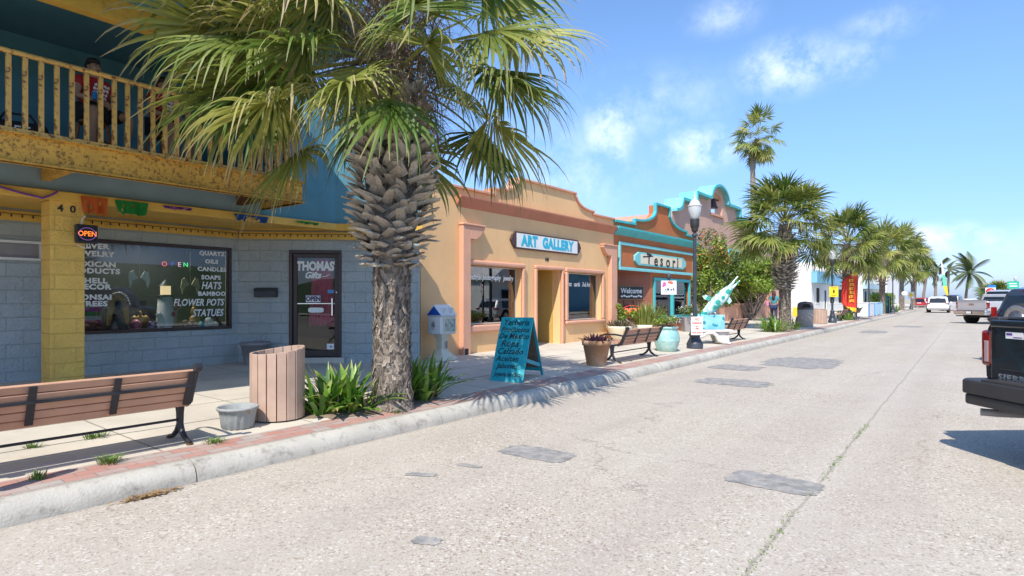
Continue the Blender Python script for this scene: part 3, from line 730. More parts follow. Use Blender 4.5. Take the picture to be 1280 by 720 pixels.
# ---------------------------------------------------------------- tesori shop (burnt orange)
TS = thing('orange_shop', 'burnt orange stucco shop with turquoise cornice and stepped parapet', 'shop building', (-9.2, 0, 0), R(90))
tp = [(17.43, 4.0), (18.93, 4.03), (18.93, 4.18)] + arc(18.93, 4.68, 1.7, .5, -90, -5, 8)[1:] + [(20.66, 4.64), (20.66, 4.95), (21.87, 4.95), (21.87, 4.64)] + arc(23.6, 4.68, 1.7, .5, 185, 270, 8)[1:] + [(23.6, 4.06), (24.55, 4.04)]
tw = MB(); tw.prism([(17.43, 2.46)] + tp + [(24.55, 2.46)], 0, .25, 'y'); tw.build('upper_wall', m_orange, TS)
coping(MB(), tp, .075, -.08, .04).build('coping', m_aqua, TS, bevel=.006)
cz = MB(); cz.prism([(-.001, 3.60), (-.20, 3.80), (-.20, 3.86), (-.001, 3.87)], 17.44, 24.60, 'x'); cz.build('cornice', m_aqua, TS)
fr = frame(MB(), 17.72, 24.5, 2.45, 3.38, .10, -.07, -.002); fr.box(17.70, 24.55, -.11, -.071, 2.44, 2.52); fr.build('sign_frame', m_aqua_lt, TS, bevel=.008)
B('roof', m_walk, TS, (17.5, 24.5, .25, 9, 3.2, 3.35)); B('side_wall', m_orange, TS, (24.32, 24.55, .252, 9, .1, 3.98))
# front window bay at right, angled entry wall at left
wallmb(20.35, 24.35, .1, 2.455, [(20.62, 24.05, .80, 2.2)], .05, .25).build('lower_wall', m_orange, TS)
Lb = math.hypot(2.75, 1.0); ab = math.atan2(1.0, 2.75)
eb = MB(); eb.box(0, Lb, 0, .15, .1, 2.455); eb.build('entry_wall', m_maroon, TS, loc=(17.6, 1.05, 0), rz=-ab)
B('entry_wall', m_maroon, TS, (17.43, 17.6, .02, 1.3, .1, 2.455)); B('entry_ceiling', m_maroon, TS, (17.6, 20.4, .26, 1.3, 2.40, 2.455))
TW = frame(MB(), 20.55, 24.12, .73, 2.27, .12, -.02, .049).build('window', m_aqua, TS, bevel=.01); B('mullion', m_aqua, TW, (22.3, 22.42, -.01, .12, .85, 2.15))
B('pane', m_glass_r, TW, (20.67, 22.3, .10, .106, .85, 2.15), (22.42, 24.0, .10, .106, .85, 2.15))
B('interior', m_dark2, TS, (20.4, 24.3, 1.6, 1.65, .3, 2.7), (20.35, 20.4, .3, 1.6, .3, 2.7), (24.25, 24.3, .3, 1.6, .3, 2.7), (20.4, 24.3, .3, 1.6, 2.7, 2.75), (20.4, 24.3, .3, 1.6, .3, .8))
m_drape = pm('blue_drape', (.02, .12, .22), .8, .2, 5, .1, 30)
cu = MB(); V = []
for i in range(30):
    V += [(23.1 + i * .033, .5 + .04 * math.sin(i * 1.5), .82), (23.1 + i * .033, .5 + .04 * math.sin(i * 1.5), 2.2)]
cu.add(V, [(2*i, 2*i+2, 2*i+3, 2*i+1) for i in range(29)], smooth=True); cu.build('curtain', m_drape, TS)
SG2 = thing('shop_sign', 'cream Tesori signboard with turquoise border and pointed ends', 'sign', (-9.2, 0, 0), R(90))
s_ = MB(); s_.prism([(19.15, 2.66), (23.2, 2.66), (23.5, 2.80), (23.5, 2.98), (23.2, 3.12), (19.15, 3.12), (18.85, 2.98), (18.85, 2.80)], -.07, -.002, 'y'); s_.build('backboard', m_aqua_lt, SG2, bevel=.012)
s_ = MB(); s_.prism([(19.3, 2.72), (23.05, 2.72), (23.05, 3.06), (19.3, 3.06)], -.078, -.071, 'y'); s_.build('face', m_cream, SG2)
for ch, x_, z_, rot in zip('Tesori', (19.95, 20.55, 21.05, 21.65, 22.2, 22.6), (2.90, 2.87, 2.885, 2.87, 2.87, 2.88), (.06, -.05, .05, 0, .04, .02)):
    text(ch, .58 if ch != 'T' else .52, m_black, SG2, (x_, -.081, z_), rot=(R(90), rot, 0), bold=.014, xs=1.2)
tb = MB(); tb.bar((19.45, -.081, 2.965), (20.3, -.081, 3.035), .004, .045); tb.build('lettering', m_black, SG2)
# lamp under the entry soffit, welcome board, neon
ef = MB(); ef.ball((18.4, .9, 2.36), (.10, .07, .035)); ef.ball((18.65, .9, 2.36), (.07, .06, .03)); tag(ef.build('floodlight', m_cream, None, loc=(-9.2, 0, 0), rz=R(90)), 'small cream twin floodlight under the orange shop entry soffit', 'light fixture')
def on_entry(s, n, z):   # point on the angled entry wall, world coords
    lx, ly = 17.6 + s * math.cos(ab) + n * -math.sin(ab), 1.05 - s * math.sin(ab) - n * math.cos(ab)
    return (-9.2 - ly, lx, z)
WB = thing('welcome_board', 'black Welcome board with wooden edge on the brick-red entry wall', 'sign', on_entry(1.95, 0, 0), R(90) - ab)
B('frame', pm('pine_edge', (.30, .15, .06), .6, .15, 4, .1, 30), WB, (-.62, .62, -.03, -.004, 1.44, 1.96)); B('board', m_black, WB, (-.58, .58, -.036, -.031, 1.48, 1.92))
text('Welcome', .27, m_letter, WB, (0, -.039, 1.765), bold=.004, xs=.95)
fm = MB()
for i in range(9): fm.ball((-.46 + i * .115, -.042, 1.575 + .02 * math.sin(i * 2)), (.06, .006, .035), 8, 6)
fm.build('flower_row', m_letter, WB)
m_neon_r = emit_mat('red_neon', (1, .10, .06), 2.2)
NE = thing('open_neon', 'red oval neon OPEN sign on the brick-red entry wall', 'sign', on_entry(1.95, 0, 0), R(90) - ab)
n_ = MB(); n_.prism([(.55 * math.cos(i * .2618), 1.03 + .26 * math.sin(i * .2618)) for i in range(24)], -.05, -.01, 'y'); n_.build('backing', m_black, NE)
n_ = MB(); n_.tube([(.51 * math.cos(i * .2618), -.065, 1.03 + .22 * math.sin(i * .2618)) for i in range(25)], .014, 6); n_.build('neon_ring', emit_mat('dull_red_neon', (.7, .05, .05), .8), NE)
text('OPEN', .30, m_neon_r, NE, (0, -.056, 1.03), bold=.006, xs=.95, extrude=.008)
n_ = MB(); n_.bar((-.35, -.02, 1.25), (-.35, -.02, 1.52), .012); n_.bar((.1, -.02, 1.28), (.1, -.02, 1.58), .012); n_.build('hanger', m_black, NE)
tag(B('switch_box', m_grey, None, (17.98, 18.28, .85, .98, 1.55, 1.78), bevel=.01, loc=(-9.2, 0, 0), rz=R(90)), 'small grey electrical box beside the Welcome board', 'electrical box')

# ---------------------------------------------------------------- mission style building beyond
MS = thing('mission_building', 'dusty pink mission style hall with turquoise stepped gable and bell niche', 'building', (-13, 0, 0), R(90))
half = [(31.4, 6.30)] + arc(31.4, 7.0, 1.0, .7, -90, -15, 6)[1:] + [(32.45, 7.02), (34.6, 7.02), (34.6, 7.68), (37.0, 7.68)]
mp_ = half + [(37.0, 7.75)] + arc(38.7, 7.75, 1.6, .92, 180, 0, 14) + [(40.4, 7.75), (40.4, 7.68), (42.8, 7.68), (42.8, 7.02), (45, 7.02)] + [(46.0, 6.3), (58, 6.3)]
mw = MB()
def msolid(mb, pts, y0, y1, zb):  # columns between consecutive points, so the arch stays clean
    for (xa, za), (xb, zb_) in zip(pts[:-1], pts[1:]):
        if xb - xa > 1e-4: mb.prism([(xa, zb), (xb, zb), (xb, zb_), (xa, za)], y0, y1, 'y')
msolid(mw, half, 0, .5, .1); mw.box(37.0, 37.62, 0, .5, .1, 7.75); mw.box(39.78, 40.4, 0, .5, .1, 7.75); mw.box(37.62, 39.78, 0, .5, .1, 6.9)
outer = arc(38.7, 7.75, 1.6, .92, 180, 0, 14); inner = arc(38.7, 7.75, 1.08, .55, 180, 0, 14)
for i in range(14): mw.prism([outer[i], inner[i], inner[i+1], outer[i+1]], 0, .5, 'y')
msolid(mw, [(40.4, 7.68), (42.8, 7.68)], 0, .5, .1); msolid(mw, [(42.8, 7.02), (45, 7.02), (46, 6.3), (58, 6.3)], 0, .5, .1)
mw.build('wall', m_pink, MS)
B('side_wall', m_pink, MS, (31.4, 31.8, .502, 12, .1, 6.25)); B('roof', m_walk, MS, (31.8, 58, .5, 12, 5.6, 5.8))
coping(MB(), mp_, .15, -.28, .8).build('coping', m_aqua_lt, MS); coping(MB(), mp_, .16, -.33, -.281).build('shaded_coping_face', m_aqua, MS)  # sun and shade put into colour: paler for lit risers, darker strip for shaded front
B('niche_sill', m_salmon, MS, (37.5, 39.9, -.12, -.001, 6.78, 6.92))
bl = MB(); bl.lathe([(.0, .62), (.12, .60), (.2, .45), (.24, .2), (.36, .02), (.34, 0)], (38.7, .25, 7.35), 14); bl.bar((37.7, .25, 7.98), (39.7, .25, 7.98), .08); bl.build('bell', m_brown, MS)
wb_ = frame(MB(), 41, 43.2, 3.4, 4.9, .12, -.06, -.002).build('window', m_aqua_lt, MS); B('pane', m_dark, wb_, (41.12, 43.08, -.02, -.003, 3.52, 4.78))
# patio wall, pillar and iron gate in front of it
PW = thing('patio_wall', 'low salmon stucco patio wall behind the swordfish bench with tall square pillar', 'wall', (-10.6, 0, 0), R(90))
B('wall', m_salmon, PW, (31.6, 47, 0, .3, .1, 1.12)); B('wall_cap', m_salmon, PW, (31.55, 47.05, -.05, .35, 1.121, 1.2), bevel=.02); B('pillar', m_salmon, PW, (30.4, 31.6, -.1, .6, .1, 3.2), bevel=.02); B('pillar', m_salmon, PW, (41.5, 42.3, -.1, .5, 1.201, 3.4))
IG = thing('iron_gate', 'dark wrought iron gate between the orange shop and the salmon pillar', 'gate', (-10.6, 0, 0), R(90))
g_ = MB(); frame(g_, 27.3, 30.35, .2, 2.35, .06, .1, .16); g_.build('gate_frame', m_black, IG)
g_ = MB()
for i in range(19): g_.bar((27.45 + i * .155, .13, .26), (27.45 + i * .155, .13, 2.3), .03)
g_.build('bars', m_black, IG)
# ---------------------------------------------------------------- far shops
m_wpaint = pm('white_stucco', (.78, .77, .74), .8, .05, .6, .1, 30)
m_sky = pm('sky_blue_paint', (.20, .48, .68), .7, .08, .6, .1, 30)
m_ice = pm('pale_blue_paint', (.48, .66, .75), .7, .06, .6, .1, 30)
def far_shop(name, label, y0, y1, X, h, mat, band=None, wins=(), bandz=(2.9, 3.6), roof=None):
    t = thing(name, label, 'shop building', (X, 0, 0), R(90))
    holes = [(a, b, z0, z1) for a, b, z0, z1 in wins]
    wallmb(y0, y1, .1, h, holes, 0, .25).build('wall', mat, t)
    B('side_wall', mat, t, (y0, y0 + .25, .251, 10, .1, h)); B('side_wall', mat, t, (y1 - .25, y1, .251, 10, .1, h)); B('roof', roof or m_walk, t, (y0 + .25, y1 - .25, .25, 10, h - .4, h - .25))
    if band: B('fascia_band', band, t, (y0 - .05, y1 + .05, -.5, -.001, bandz[0], bandz[1]))
    for a, b, z0, z1 in wins:
        w = frame(MB(), a, b, z0, z1, .1, -.03, .1).build('window' if z0 > .4 else 'door', m_white, t); B('pane', m_dark, w, (a + .1, b - .1, .05, .06, z0 + .1, z1 - .1))
    return t
far_shop('white_shop', 'plain white stucco shop with sky blue awning band behind the yellow warning sign', 60, 84, -11.5, 4.2, m_wpaint, m_sky, [(62, 64, 1.0, 2.6), (66, 67.3, .25, 2.4), (69, 72, .9, 2.6), (74, 77, .9, 2.6), (79, 80.4, .25, 2.4)], (2.95, 4.0))
far_shop('pale_blue_shop', 'white and pale blue two-storey shop beyond the red flag', 85, 104, -10.5, 6.2, m_wpaint, m_ice, [(86.5, 88.5, .9, 2.5), (90, 92, .9, 2.5), (94, 96, .9, 2.5), (87, 89, 4, 5.4), (92, 94, 4, 5.4), (98, 100, .9, 2.5), (98, 100, 4, 5.4)], (2.7, 3.4))
far_shop('salmon_shop', 'small salmon walled shop behind the trimmed hedge far down the street', 106, 125, -13, 4.4, m_salmon, m_terra, [(109, 112, .9, 2.4), (116, 119, .9, 2.4)], (3.9, 4.5))
far_shop('grey_white_shop', 'narrow grey-white shop at the far end of the street', 128, 150, -12, 5.6, m_wpaint, None, [(131, 134, .9, 2.6), (138, 141, .9, 2.6)])
far_shop('mural_shop', 'low white shop with faded pink mural beyond the second palm', 47.5, 59, -16, 3.9, m_wpaint, None, [(56, 57.4, .25, 2.4)])
m_mural = pm('faded_pink_mural', (.62, .42, .40), .8, .35, 1.3, 0, dirt=(.72, .71, .68), dirt_amt=1, ds=2.2)
tag(B('mural', m_mural, None, (48.2, 55.4, -.012, -.002, .9, 2.1), loc=(-16, 0, 0), rz=R(90)), 'faded pink and white mural panel on the low white shop wall', 'mural')
# opposite side of the street, seen in the window reflections
OP = thing('pale_house', 'pale gabled house across the street mirrored in the gallery window', 'house', (16, 47, 0), R(-90))
B('wall', m_wpaint, OP, (-5, 5, 0, 8, 0, 3.2)); h_ = MB(); h_.prism([(-5.4, 3.2), (5.4, 3.2), (0, 6.4)], -.4, 8.4, 'y'); h_.build('roof', m_wpaint, OP)
for a in (-3.5, -.6, 2): 
    w = frame(MB(), a, a + 1.5, .9, 2.4, .1, -.05, -.002).build('window', m_sky, OP); B('pane', m_dark, w, (a + .1, a + 1.4, -.03, -.01, 1, 2.3))
OB = thing('blue_house', 'blue clapboard house across the street from the gallery', 'house', (19, 62, 0), R(-90))
B('wall', m_sky, OB, (-6, 6, 0, 8, 0, 4.4)); B('roof', m_wpaint, OB, (-6.4, 6.4, -.5, 8.4, 4.402, 4.7))
# ---------------------------------------------------------------- palms
m_frond = leaf_mat('palm_frond_green', (.085, .16, .024), (.45, .45, .11), (.50, .39, .22), .72, .50, .40)
m_frond_y = leaf_mat('young_frond_green', (.07, .14, .022), (.16, .24, .04), (.42, .36, .18), .85, .38, .3)
m_fibre = leaf_mat('dead_palm_fibre', (.13, .085, .055), (.32, .24, .17), None, rough=.8, trans=.1)
def boots_material():
    t = NT('old_leaf_bases'); uv = t.coord('UV'); s = t.n('ShaderNodeSeparateXYZ'); t.l(uv, s.inputs[0]); v = t.coord()
    c = t.mix(s.outputs[0], (.32, .27, .22), (.66, .60, .51))
    c = t.mix(t.mr(s.outputs[1], .55, 1.0, 0, .55), c, (.56, .49, .39))
    mp = t.n('ShaderNodeMapping'); mp.inputs['Scale'].default_value = (1, 1, .25); t.l(v, mp.inputs[0])
    n = t.noise(mp.outputs[0], 45, 5, .65)
    c = t.mix(t.mr(n, .4, .7, 0, .55), c, (.12, .09, .07))
    t.set(Base_Color=c, Roughness=.9); t.bump(n, .8, .01); return t.m
def bark_material():
    t = NT('palm_bark'); v = t.coord()
    mp = t.n('ShaderNodeMapping'); mp.inputs['Scale'].default_value = (1, 1, 1.1); t.l(v, mp.inputs[0])
    vo = t.n('ShaderNodeTexVoronoi'); vo.inputs['Scale'].default_value = 26; t.l(mp.outputs[0], vo.inputs['Vector'])
    n = t.noise(v, 34, 8, .75)
    c = t.mix(t.mr(n, .36, .64), (.075, .056, .043), (.33, .265, .21))
    c = t.mix(t.mr(vo.outputs['Distance'], .25, .6, 0, .5), c, (.40, .35, .29))
    t.set(Base_Color=c, Roughness=.92)
    t.bump(t.math('ADD', n, vo.outputs['Distance']), .9, .03); return t.m
m_boots = boots_material(); m_bark = bark_material(); m_scale = leaf_mat('bark_scale', (.085, .065, .05), (.36, .30, .24), None, rough=.9, trans=.0)
UP = Vector((0, 0, 1))
def fan_frond(mb, rng, heart, az, el, pet, rad, droop, nseg, wind, steps=6, fold=.35, tipbias=0., ray=0.):
    d = Vector((math.cos(az) * math.cos(el), math.sin(az) * math.cos(el), math.sin(el)))
    pts = [Vector(heart)]; t = d.copy(); n = 7
    for i in range(n):
        t = (t + (wind * .5 - UP * (.05 + .10 * droop)) * (i / n) * 1.0).normalized(); pts.append(pts[-1] + t * pet / n)
    tone = min(1, max(0, rng.gauss(.45, .24)))
    side = t.cross(UP)
    if side.length < .1: side = Vector((-math.sin(az), math.cos(az), 0))
    side.normalize()
    roll = rng.uniform(-.85, .85); up = side.cross(t).normalized()
    b = (side * math.cos(roll) + up * math.sin(roll)); nrm = b.cross(t).normalized()
    for j in range(n):   # petiole, a flat strap with a keel
        w0, w1 = .028 * (1 - .5 * j / n), .028 * (1 - .5 * (j + 1) / n)
        mb.add([pts[j] - b * w0, pts[j] - nrm * .02, pts[j] + b * w0, pts[j+1] - b * w1, pts[j+1] - nrm * .02, pts[j+1] + b * w1],
               [(0, 1, 4, 3), (1, 2, 5, 4), (0, 3, 5, 2)], [[(min(1, tone + .45), .35)] * 4] * 3)
    P = pts[-1]; spread = R(rng.uniform(100, 128))
    ph = rng.uniform(0, 6)
    for k in range(nseg):
        f = (k + .5) / nseg * 2 - 1
        a = f * spread
        L = rad * (.70 + .30 * math.cos(a * .75)) * rng.uniform(.86, 1.08)
        base = P + t * (.18 * rad * max(0, math.cos(a)))          # the midrib runs on into the blade
        dr = (t * math.cos(a) + b * math.sin(a) - nrm * fold * abs(math.sin(a)) + nrm * .10 * math.sin(k * 2.1 + ph)).normalized()
        wmax = L * spread / nseg * .56
        flop = droop * rng.uniform(.55, 1.45) * (1 + .9 * (rng.random() < .12)); kink = rng.uniform(.4, .8) if rng.random() < .16 else 9; L *= (rng.uniform(.55, .9) if rng.random() < .12 else 1)
        tn = min(1, max(0, tone + rng.gauss(0, .10)))
        prev = None; pos = base.copy(); cur = dr.copy()
        sd0 = cur.cross(nrm).normalized()
        rows = []
        for j in range(steps + 1):
            r = j / steps
            w = wmax * (min(1, r / .42) if r < .42 else max(0.0, 1 - (r - .42) / .58)) + .0015
            sd = sd0
            kk = .018 * rad * (1 if r < .5 else 1 - r)
            rows.append((pos - sd * w, pos + nrm * kk + sd * 0, pos + sd * w))
            if r > .38: cur = (cur + (UP * -1.0 + wind) * flop * (.55 if r > .6 else .30)).normalized()
            if r > kink: cur = (cur + Vector((rng.uniform(-.5, .5), rng.uniform(-.5, .5), -1.3))).normalized(); kink = 9
            cur = (cur + Vector((rng.uniform(-1, 1), rng.uniform(-1, 1), rng.uniform(-1, 1))) * (.03 + .055 * r)).normalized()
            pos = pos + cur * (L / steps)
        V = [q for row in rows for q in row]; F = []; U = []
        for j in range(steps):
            r0, r1 = j / steps, (j + 1) / steps
            if j == steps - 1:
                pass
            F += [(3*j, 3*j+1, 3*j+4, 3*j+3), (3*j+1, 3*j+2, 3*j+5, 3*j+4)]
            q = [(tn, r0), (tn, r0), (tn, r1), (tn, r1)]; U += [q, q]
        mb.add(V, F, U)
def palm_crown(seed, n, nseg, wind, z_old=-.55, z_new=.55, el_old=-30, el_new=80, pet=(1.0, 1.35), rad=(.95, 1.2), steps=6, droop=(.12, .55), az0=0., jit=.25, extra=()):
    rng = random.Random(seed); mb = MB()
    for (az, el, pt, rd, dr) in extra: fan_frond(mb, rng, (0, 0, .0), R(az), R(el), pt, rd, dr, nseg, wind, steps)
    for i in range(n):
        f = i / (n - 1)
        az = az0 + i * 2.39996 + rng.uniform(-jit, jit)
        el = R(el_old + (el_new - el_old) * f ** 1.1 + rng.uniform(-9, 9))
        z = z_old + (z_new - z_old) * f
        rr = .16 * (1 - f)
        fan_frond(mb, rng, (math.cos(az) * rr, math.sin(az) * rr, z), az, el, rng.uniform(*pet) * (1 - .25 * max(0, f - .75) * 4 * .5), rng.uniform(*rad), droop[1] + (droop[0] - droop[1]) * f, nseg, wind, steps)
    return mb
def boots_mesh(seed, prof, z0, z1, rows, per, size=1.0):
    rng = random.Random(seed); mb = MB()
    def rad(z):
        for (a, ra), (b, rb) in zip(prof[:-1], prof[1:]):
            if a <= z <= b: return ra + (rb - ra) * (z - a) / (b - a)
        return prof[-1][1]
    for i in range(rows):
        f = i / (rows - 1); z = z0 + (z1 - z0) * f
        for k in range(per):
            az = 2 * math.pi * (k + .5 * (i % 2)) / per + rng.uniform(-.14, .14)
            o = Vector((math.cos(az), math.sin(az), 0)); tg = Vector((-o.y, o.x, 0)); r0 = rad(z) - .09
            tilt = (1 if (i + k) % 2 else -1) * rng.uniform(.25, 1.0)
            lift = .25 + .75 * f + rng.uniform(-.2, .2)
            d = (o * (1.0 - .45 * f) + UP * lift + tg * tilt).normalized()
            wv = d.cross(o); wv = (tg - d * tg.dot(d)).normalized(); nv = wv.cross(d).normalized()
            if nv.dot(o) < 0: nv = -nv
            L = size * rng.uniform(.24, .38) * (.72 if f < .14 else 1); w0 = size * rng.uniform(.066, .09); w1 = w0 * rng.uniform(.45, .72); th = size * .022
            p0 = o * r0 + UP * (z + rng.uniform(-.03, .03)); p1 = p0 + d * L * .55; p2 = p0 + d * L + nv * rng.uniform(-.01, .05)
            sk = rng.uniform(-.04, .04)
            V = []
            for p, w, t_ in ((p0, w0, th), (p1, w0 * .92, th), (p2, w1, th * .6)):
                ex = d * sk if p is p2 else Vector()
                V += [p - wv * w - ex, p + nv * t_, p + wv * w + ex, p - nv * t_ * .9]
            u = rng.random()
            F = []; U = []
            for j in range(2):
                for a in range(4):
                    F.append((4*j+a, 4*j+(a+1) % 4, 4*j+4+(a+1) % 4, 4*j+4+a)); U.append([(u, j * .5), (u, j * .5), (u, j * .5 + .5), (u, j * .5 + .5)])
            F.append((8, 9, 10, 11)); U.append([(u, 1)] * 4)
            mb.add(V, F, U)
    return mb
def fibre_mesh(seed, n, z0, z1, r0, r1, L=(.25, .6), out=.5, w=(.004, .010)):
    rng = random.Random(seed); mb = MB()
    for i in range(n):
        az = rng.uniform(0, 6.283); o = Vector((math.cos(az), math.sin(az), 0)); p = o * rng.uniform(r0, r1) + UP * rng.uniform(z0, z1)
        d = (o * rng.uniform(0, out) + UP * rng.uniform(-.8, .9) + Vector((rng.uniform(-.6, .6), rng.uniform(-.6, .6), 0))).normalized()
        ww = rng.uniform(*w); le = rng.uniform(*L); u = rng.random(); V = []; pos = p
        for j in range(4):
            sd = d.cross(UP); sd = (sd if sd.length > .05 else o).normalized() * ww * (1 - j * .25)
            V += [pos - sd, pos + sd]; pos = pos + d * le / 3; d = (d - UP * .55 + Vector((rng.uniform(-.3, .3), rng.uniform(-.3, .3), 0))).normalized()
        mb.add(V, [(2*j, 2*j+1, 2*j+3, 2*j+2) for j in range(3)], [[(u, 0)] * 4] * 3)
    return mb
def trunk_mesh(seed, prof, n=22, rough=.02, sub=.05):
    mb = MB(); z0, z1 = prof[0][0], prof[-1][0]; m = int((z1 - z0) / sub) + 1; V = []
    def rad(z):
        for (a, ra), (b, rb) in zip(prof[:-1], prof[1:]):
            if a <= z <= b: return ra + (rb - ra) * (z - a) / (b - a)
        return prof[-1][1]
    for i in range(m + 1):
        z = z0 + (z1 - z0) * i / m
        for k in range(n):
            a = 2 * math.pi * k / n
            q = mnoise.noise((math.cos(a) * 2.2 + seed, math.sin(a) * 2.2, z * 3)) * rough * 1.4 + mnoise.noise((math.cos(a) * 7 + seed, math.sin(a) * 7, z * 8)) * rough
            r = rad(z) + q; V.append((r * math.cos(a), r * math.sin(a), z))
    mb.add(V, [(i*n+k, i*n+(k+1) % n, (i+1)*n+(k+1) % n, (i+1)*n+k) for i in range(m) for k in range(n)], smooth=True)
    return mb
def flakes(mb, seed, n, prof):
    rng = random.Random(seed)
    for i in range(n):
        z = rng.uniform(prof[0][0] + .05, prof[-1][0]); az = rng.uniform(0, 6.283); o = Vector((math.cos(az), math.sin(az), 0)); tg = Vector((-o.y, o.x, 0))
        r = 0
        for (a, ra), (b, rb) in zip(prof[:-1], prof[1:]):
            if a <= z <= b: r = ra + (rb - ra) * (z - a) / (b - a)
        p = o * (r - .006) + UP * z; w = rng.uniform(.015, .04); L = rng.uniform(.05, .13); up_ = rng.choice((1, 1, -1)); k = rng.uniform(.12, .45)
        e = p + UP * L * up_ + o * L * k + tg * rng.uniform(-.05, .05)
        u = rng.random(); mb.add([p - tg * w, p + tg * w, e + tg * w * .4, e - tg * w * .5, p + o * .012], [(0, 1, 2, 3), (0, 4, 3), (1, 2, 4)], [[(u, 0), (u, 0), (u, 1), (u, 1)], [(u, 0), (u, 0), (u, 1)], [(u, 0), (u, 1), (u, 0)]])
    return mb
WIND = Vector((-.10, -.10, 0))
TP = [(0, .27), (.12, .235), (.5, .215), (1.3, .205), (1.8, .215), (2.3, .30), (3.9, .30), (4.4, .2)]
BP = [(1.7, .29), (1.95, .37), (2.3, .43), (2.7, .45), (3.1, .44), (3.6, .40), (4, .3)]
def fan_palm(label, loc, crown_me, dz=0., seed=0, group='cabbage palms along the kerb', boots=(21, 19), rz=0, first=None, crown_scale=1., nfib=2400):
    t = thing('cabbage_palm', label, 'palm tree', loc, rz, group)
    tp = [(z if z < .6 else z + dz * min(1, (z - .6) / 1.1), r) for z, r in TP]
    trunk_mesh(seed, tp).build('trunk', m_bark, t, fix=False); flakes(MB(), seed, 1100, [q for q in tp if q[0] < 2.1 + dz]).build('bark_scales', m_scale, t, fix=False)
    boots_mesh(seed, BP, 1.74, 3.85, boots[0], boots[1], 1.0 if boots[0] < 16 else .82).build('leaf_bases', m_boots, t, loc=(0, 0, dz))
    fibre_mesh(seed, nfib, 3.2, 5.1, .08, .62, (.25, .75), .8).build('dead_fibre', m_fibre, t, loc=(0, 0, dz), fix=False)
    c = bpy.data.objects.new('crown', crown_me); COL.objects.link(c); c.parent = t; c.location = (0, 0, 4.28 + dz); c.scale = (crown_scale,) * 3
    return t
def mesh_of(mb, name, mat):
    o = mb.build(name, mat, fix=False); me = o.data; bpy.data.objects.remove(o); return me
crownA = mesh_of(palm_crown(11, 46, 42, WIND, z_old=-.45, z_new=.6, el_old=-22, az0=1.0, droop=(.18, .60), pet=(.95, 1.3), rad=(.92, 1.15), steps=8, extra=[(205, 42, 1.6, 1.25, .45), (222, 24, 1.75, 1.3, .5), (238, 8, 1.6, 1.2, .6), (212, 6, 1.7, 1.2, .55), (228, -14, 1.5, 1.15, .6), (250, 30, 1.5, 1.2, .5), (196, 22, 1.6, 1.2, .5), (38, 18, 1.45, 1.15, .6), (28, -4, 1.35, 1.1, .7), (50, 34, 1.4, 1.15, .5), (300, -22, .9, .95, .9), (285, 20, 1.2, 1.1, .6), (218, -6, 1.8, 1.25, .5), (226, 14, 1.9, 1.25, .45), (232, -12, 1.6, 1.2, .55)]), 'crown', m_frond)
crownB = mesh_of(palm_crown(23, 66, 30, WIND * .6, z_old=-.4, el_old=-26, steps=6, az0=2., droop=(.32, .85), pet=(1.0, 1.45)), 'crown', m_frond)
crownC = mesh_of(palm_crown(37, 54, 22, WIND, z_old=-.4, el_old=-28, steps=5, droop=(.2, .7)), 'crown', m_frond)
P1 = fan_palm('big cabbage palm in the foreground with swollen head of old leaf bases', (-5.58, 4.87, .15), crownA, 0, 1)
P2 = fan_palm('second cabbage palm, beside the grey dome-lid trash can', (-6.05, 26.4, .15), crownB, 0., 2, rz=.6, nfib=400)
[c for c in P2.children if c.name.startswith('crown')][0].scale = (1.0, 1.0, .78)
P3 = fan_palm('dark trunked cabbage palm right behind the red feather flag', (-6.1, 42.6, .15), crownB, .35, 3, rz=2.1, boots=(9, 11), nfib=250)
P4 = fan_palm('cabbage palm with pale silvery criss-cross leaf bases beyond the red flag', (-5.95, 60, .15), crownC, .8, 4, rz=4., boots=(9, 12), crown_scale=1.2, nfib=200)
P5 = fan_palm('tallest cabbage palm of the kerb row, with dark trunk before the hedge', (-6.0, 79, .15), crownC, 2.3, 5, rz=5., boots=(5, 9), crown_scale=1.3, nfib=150)
P6 = fan_palm('cabbage palm farthest down the kerb row, left of the red car', (-6.2, 100, .15), crownB, 1.8, 6, rz=1., boots=(5, 9), crown_scale=1.25, nfib=100)
# very tall washingtonia behind the roofs
TPm = thing('tall_fan_palm', 'very tall slender fan palm rising behind the pink gable, crown blown sideways', 'palm tree', (-20.6, 74.3, 0))
tt = MB(); tt.tube([(0, 0, 0), (.1, 0, 8), (.0, 0, 15), (-.1, .1, 18), (.35, .3, 20.6)], [.45, .36, .30, .27, .25], 10); tt.build('trunk', m_bark, TPm)
palm_crown(51, 44, 18, Vector((-.26, -.2, 0)), el_old=-70, el_new=85, pet=(1.0, 1.9), rad=(1.1, 1.5), steps=5, droop=(.1, .6)).build('crown', m_frond, TPm, loc=(.4, .35, 20.9), fix=False).scale = (1.15,) * 3
fibre_mesh(9, 220, -1.6, .3, .1, .7, (.5, 1.3), 1, (.02, .05)).build('dead_fibre', m_fibre, TPm, loc=(.1, .1, 20.2), fix=False)
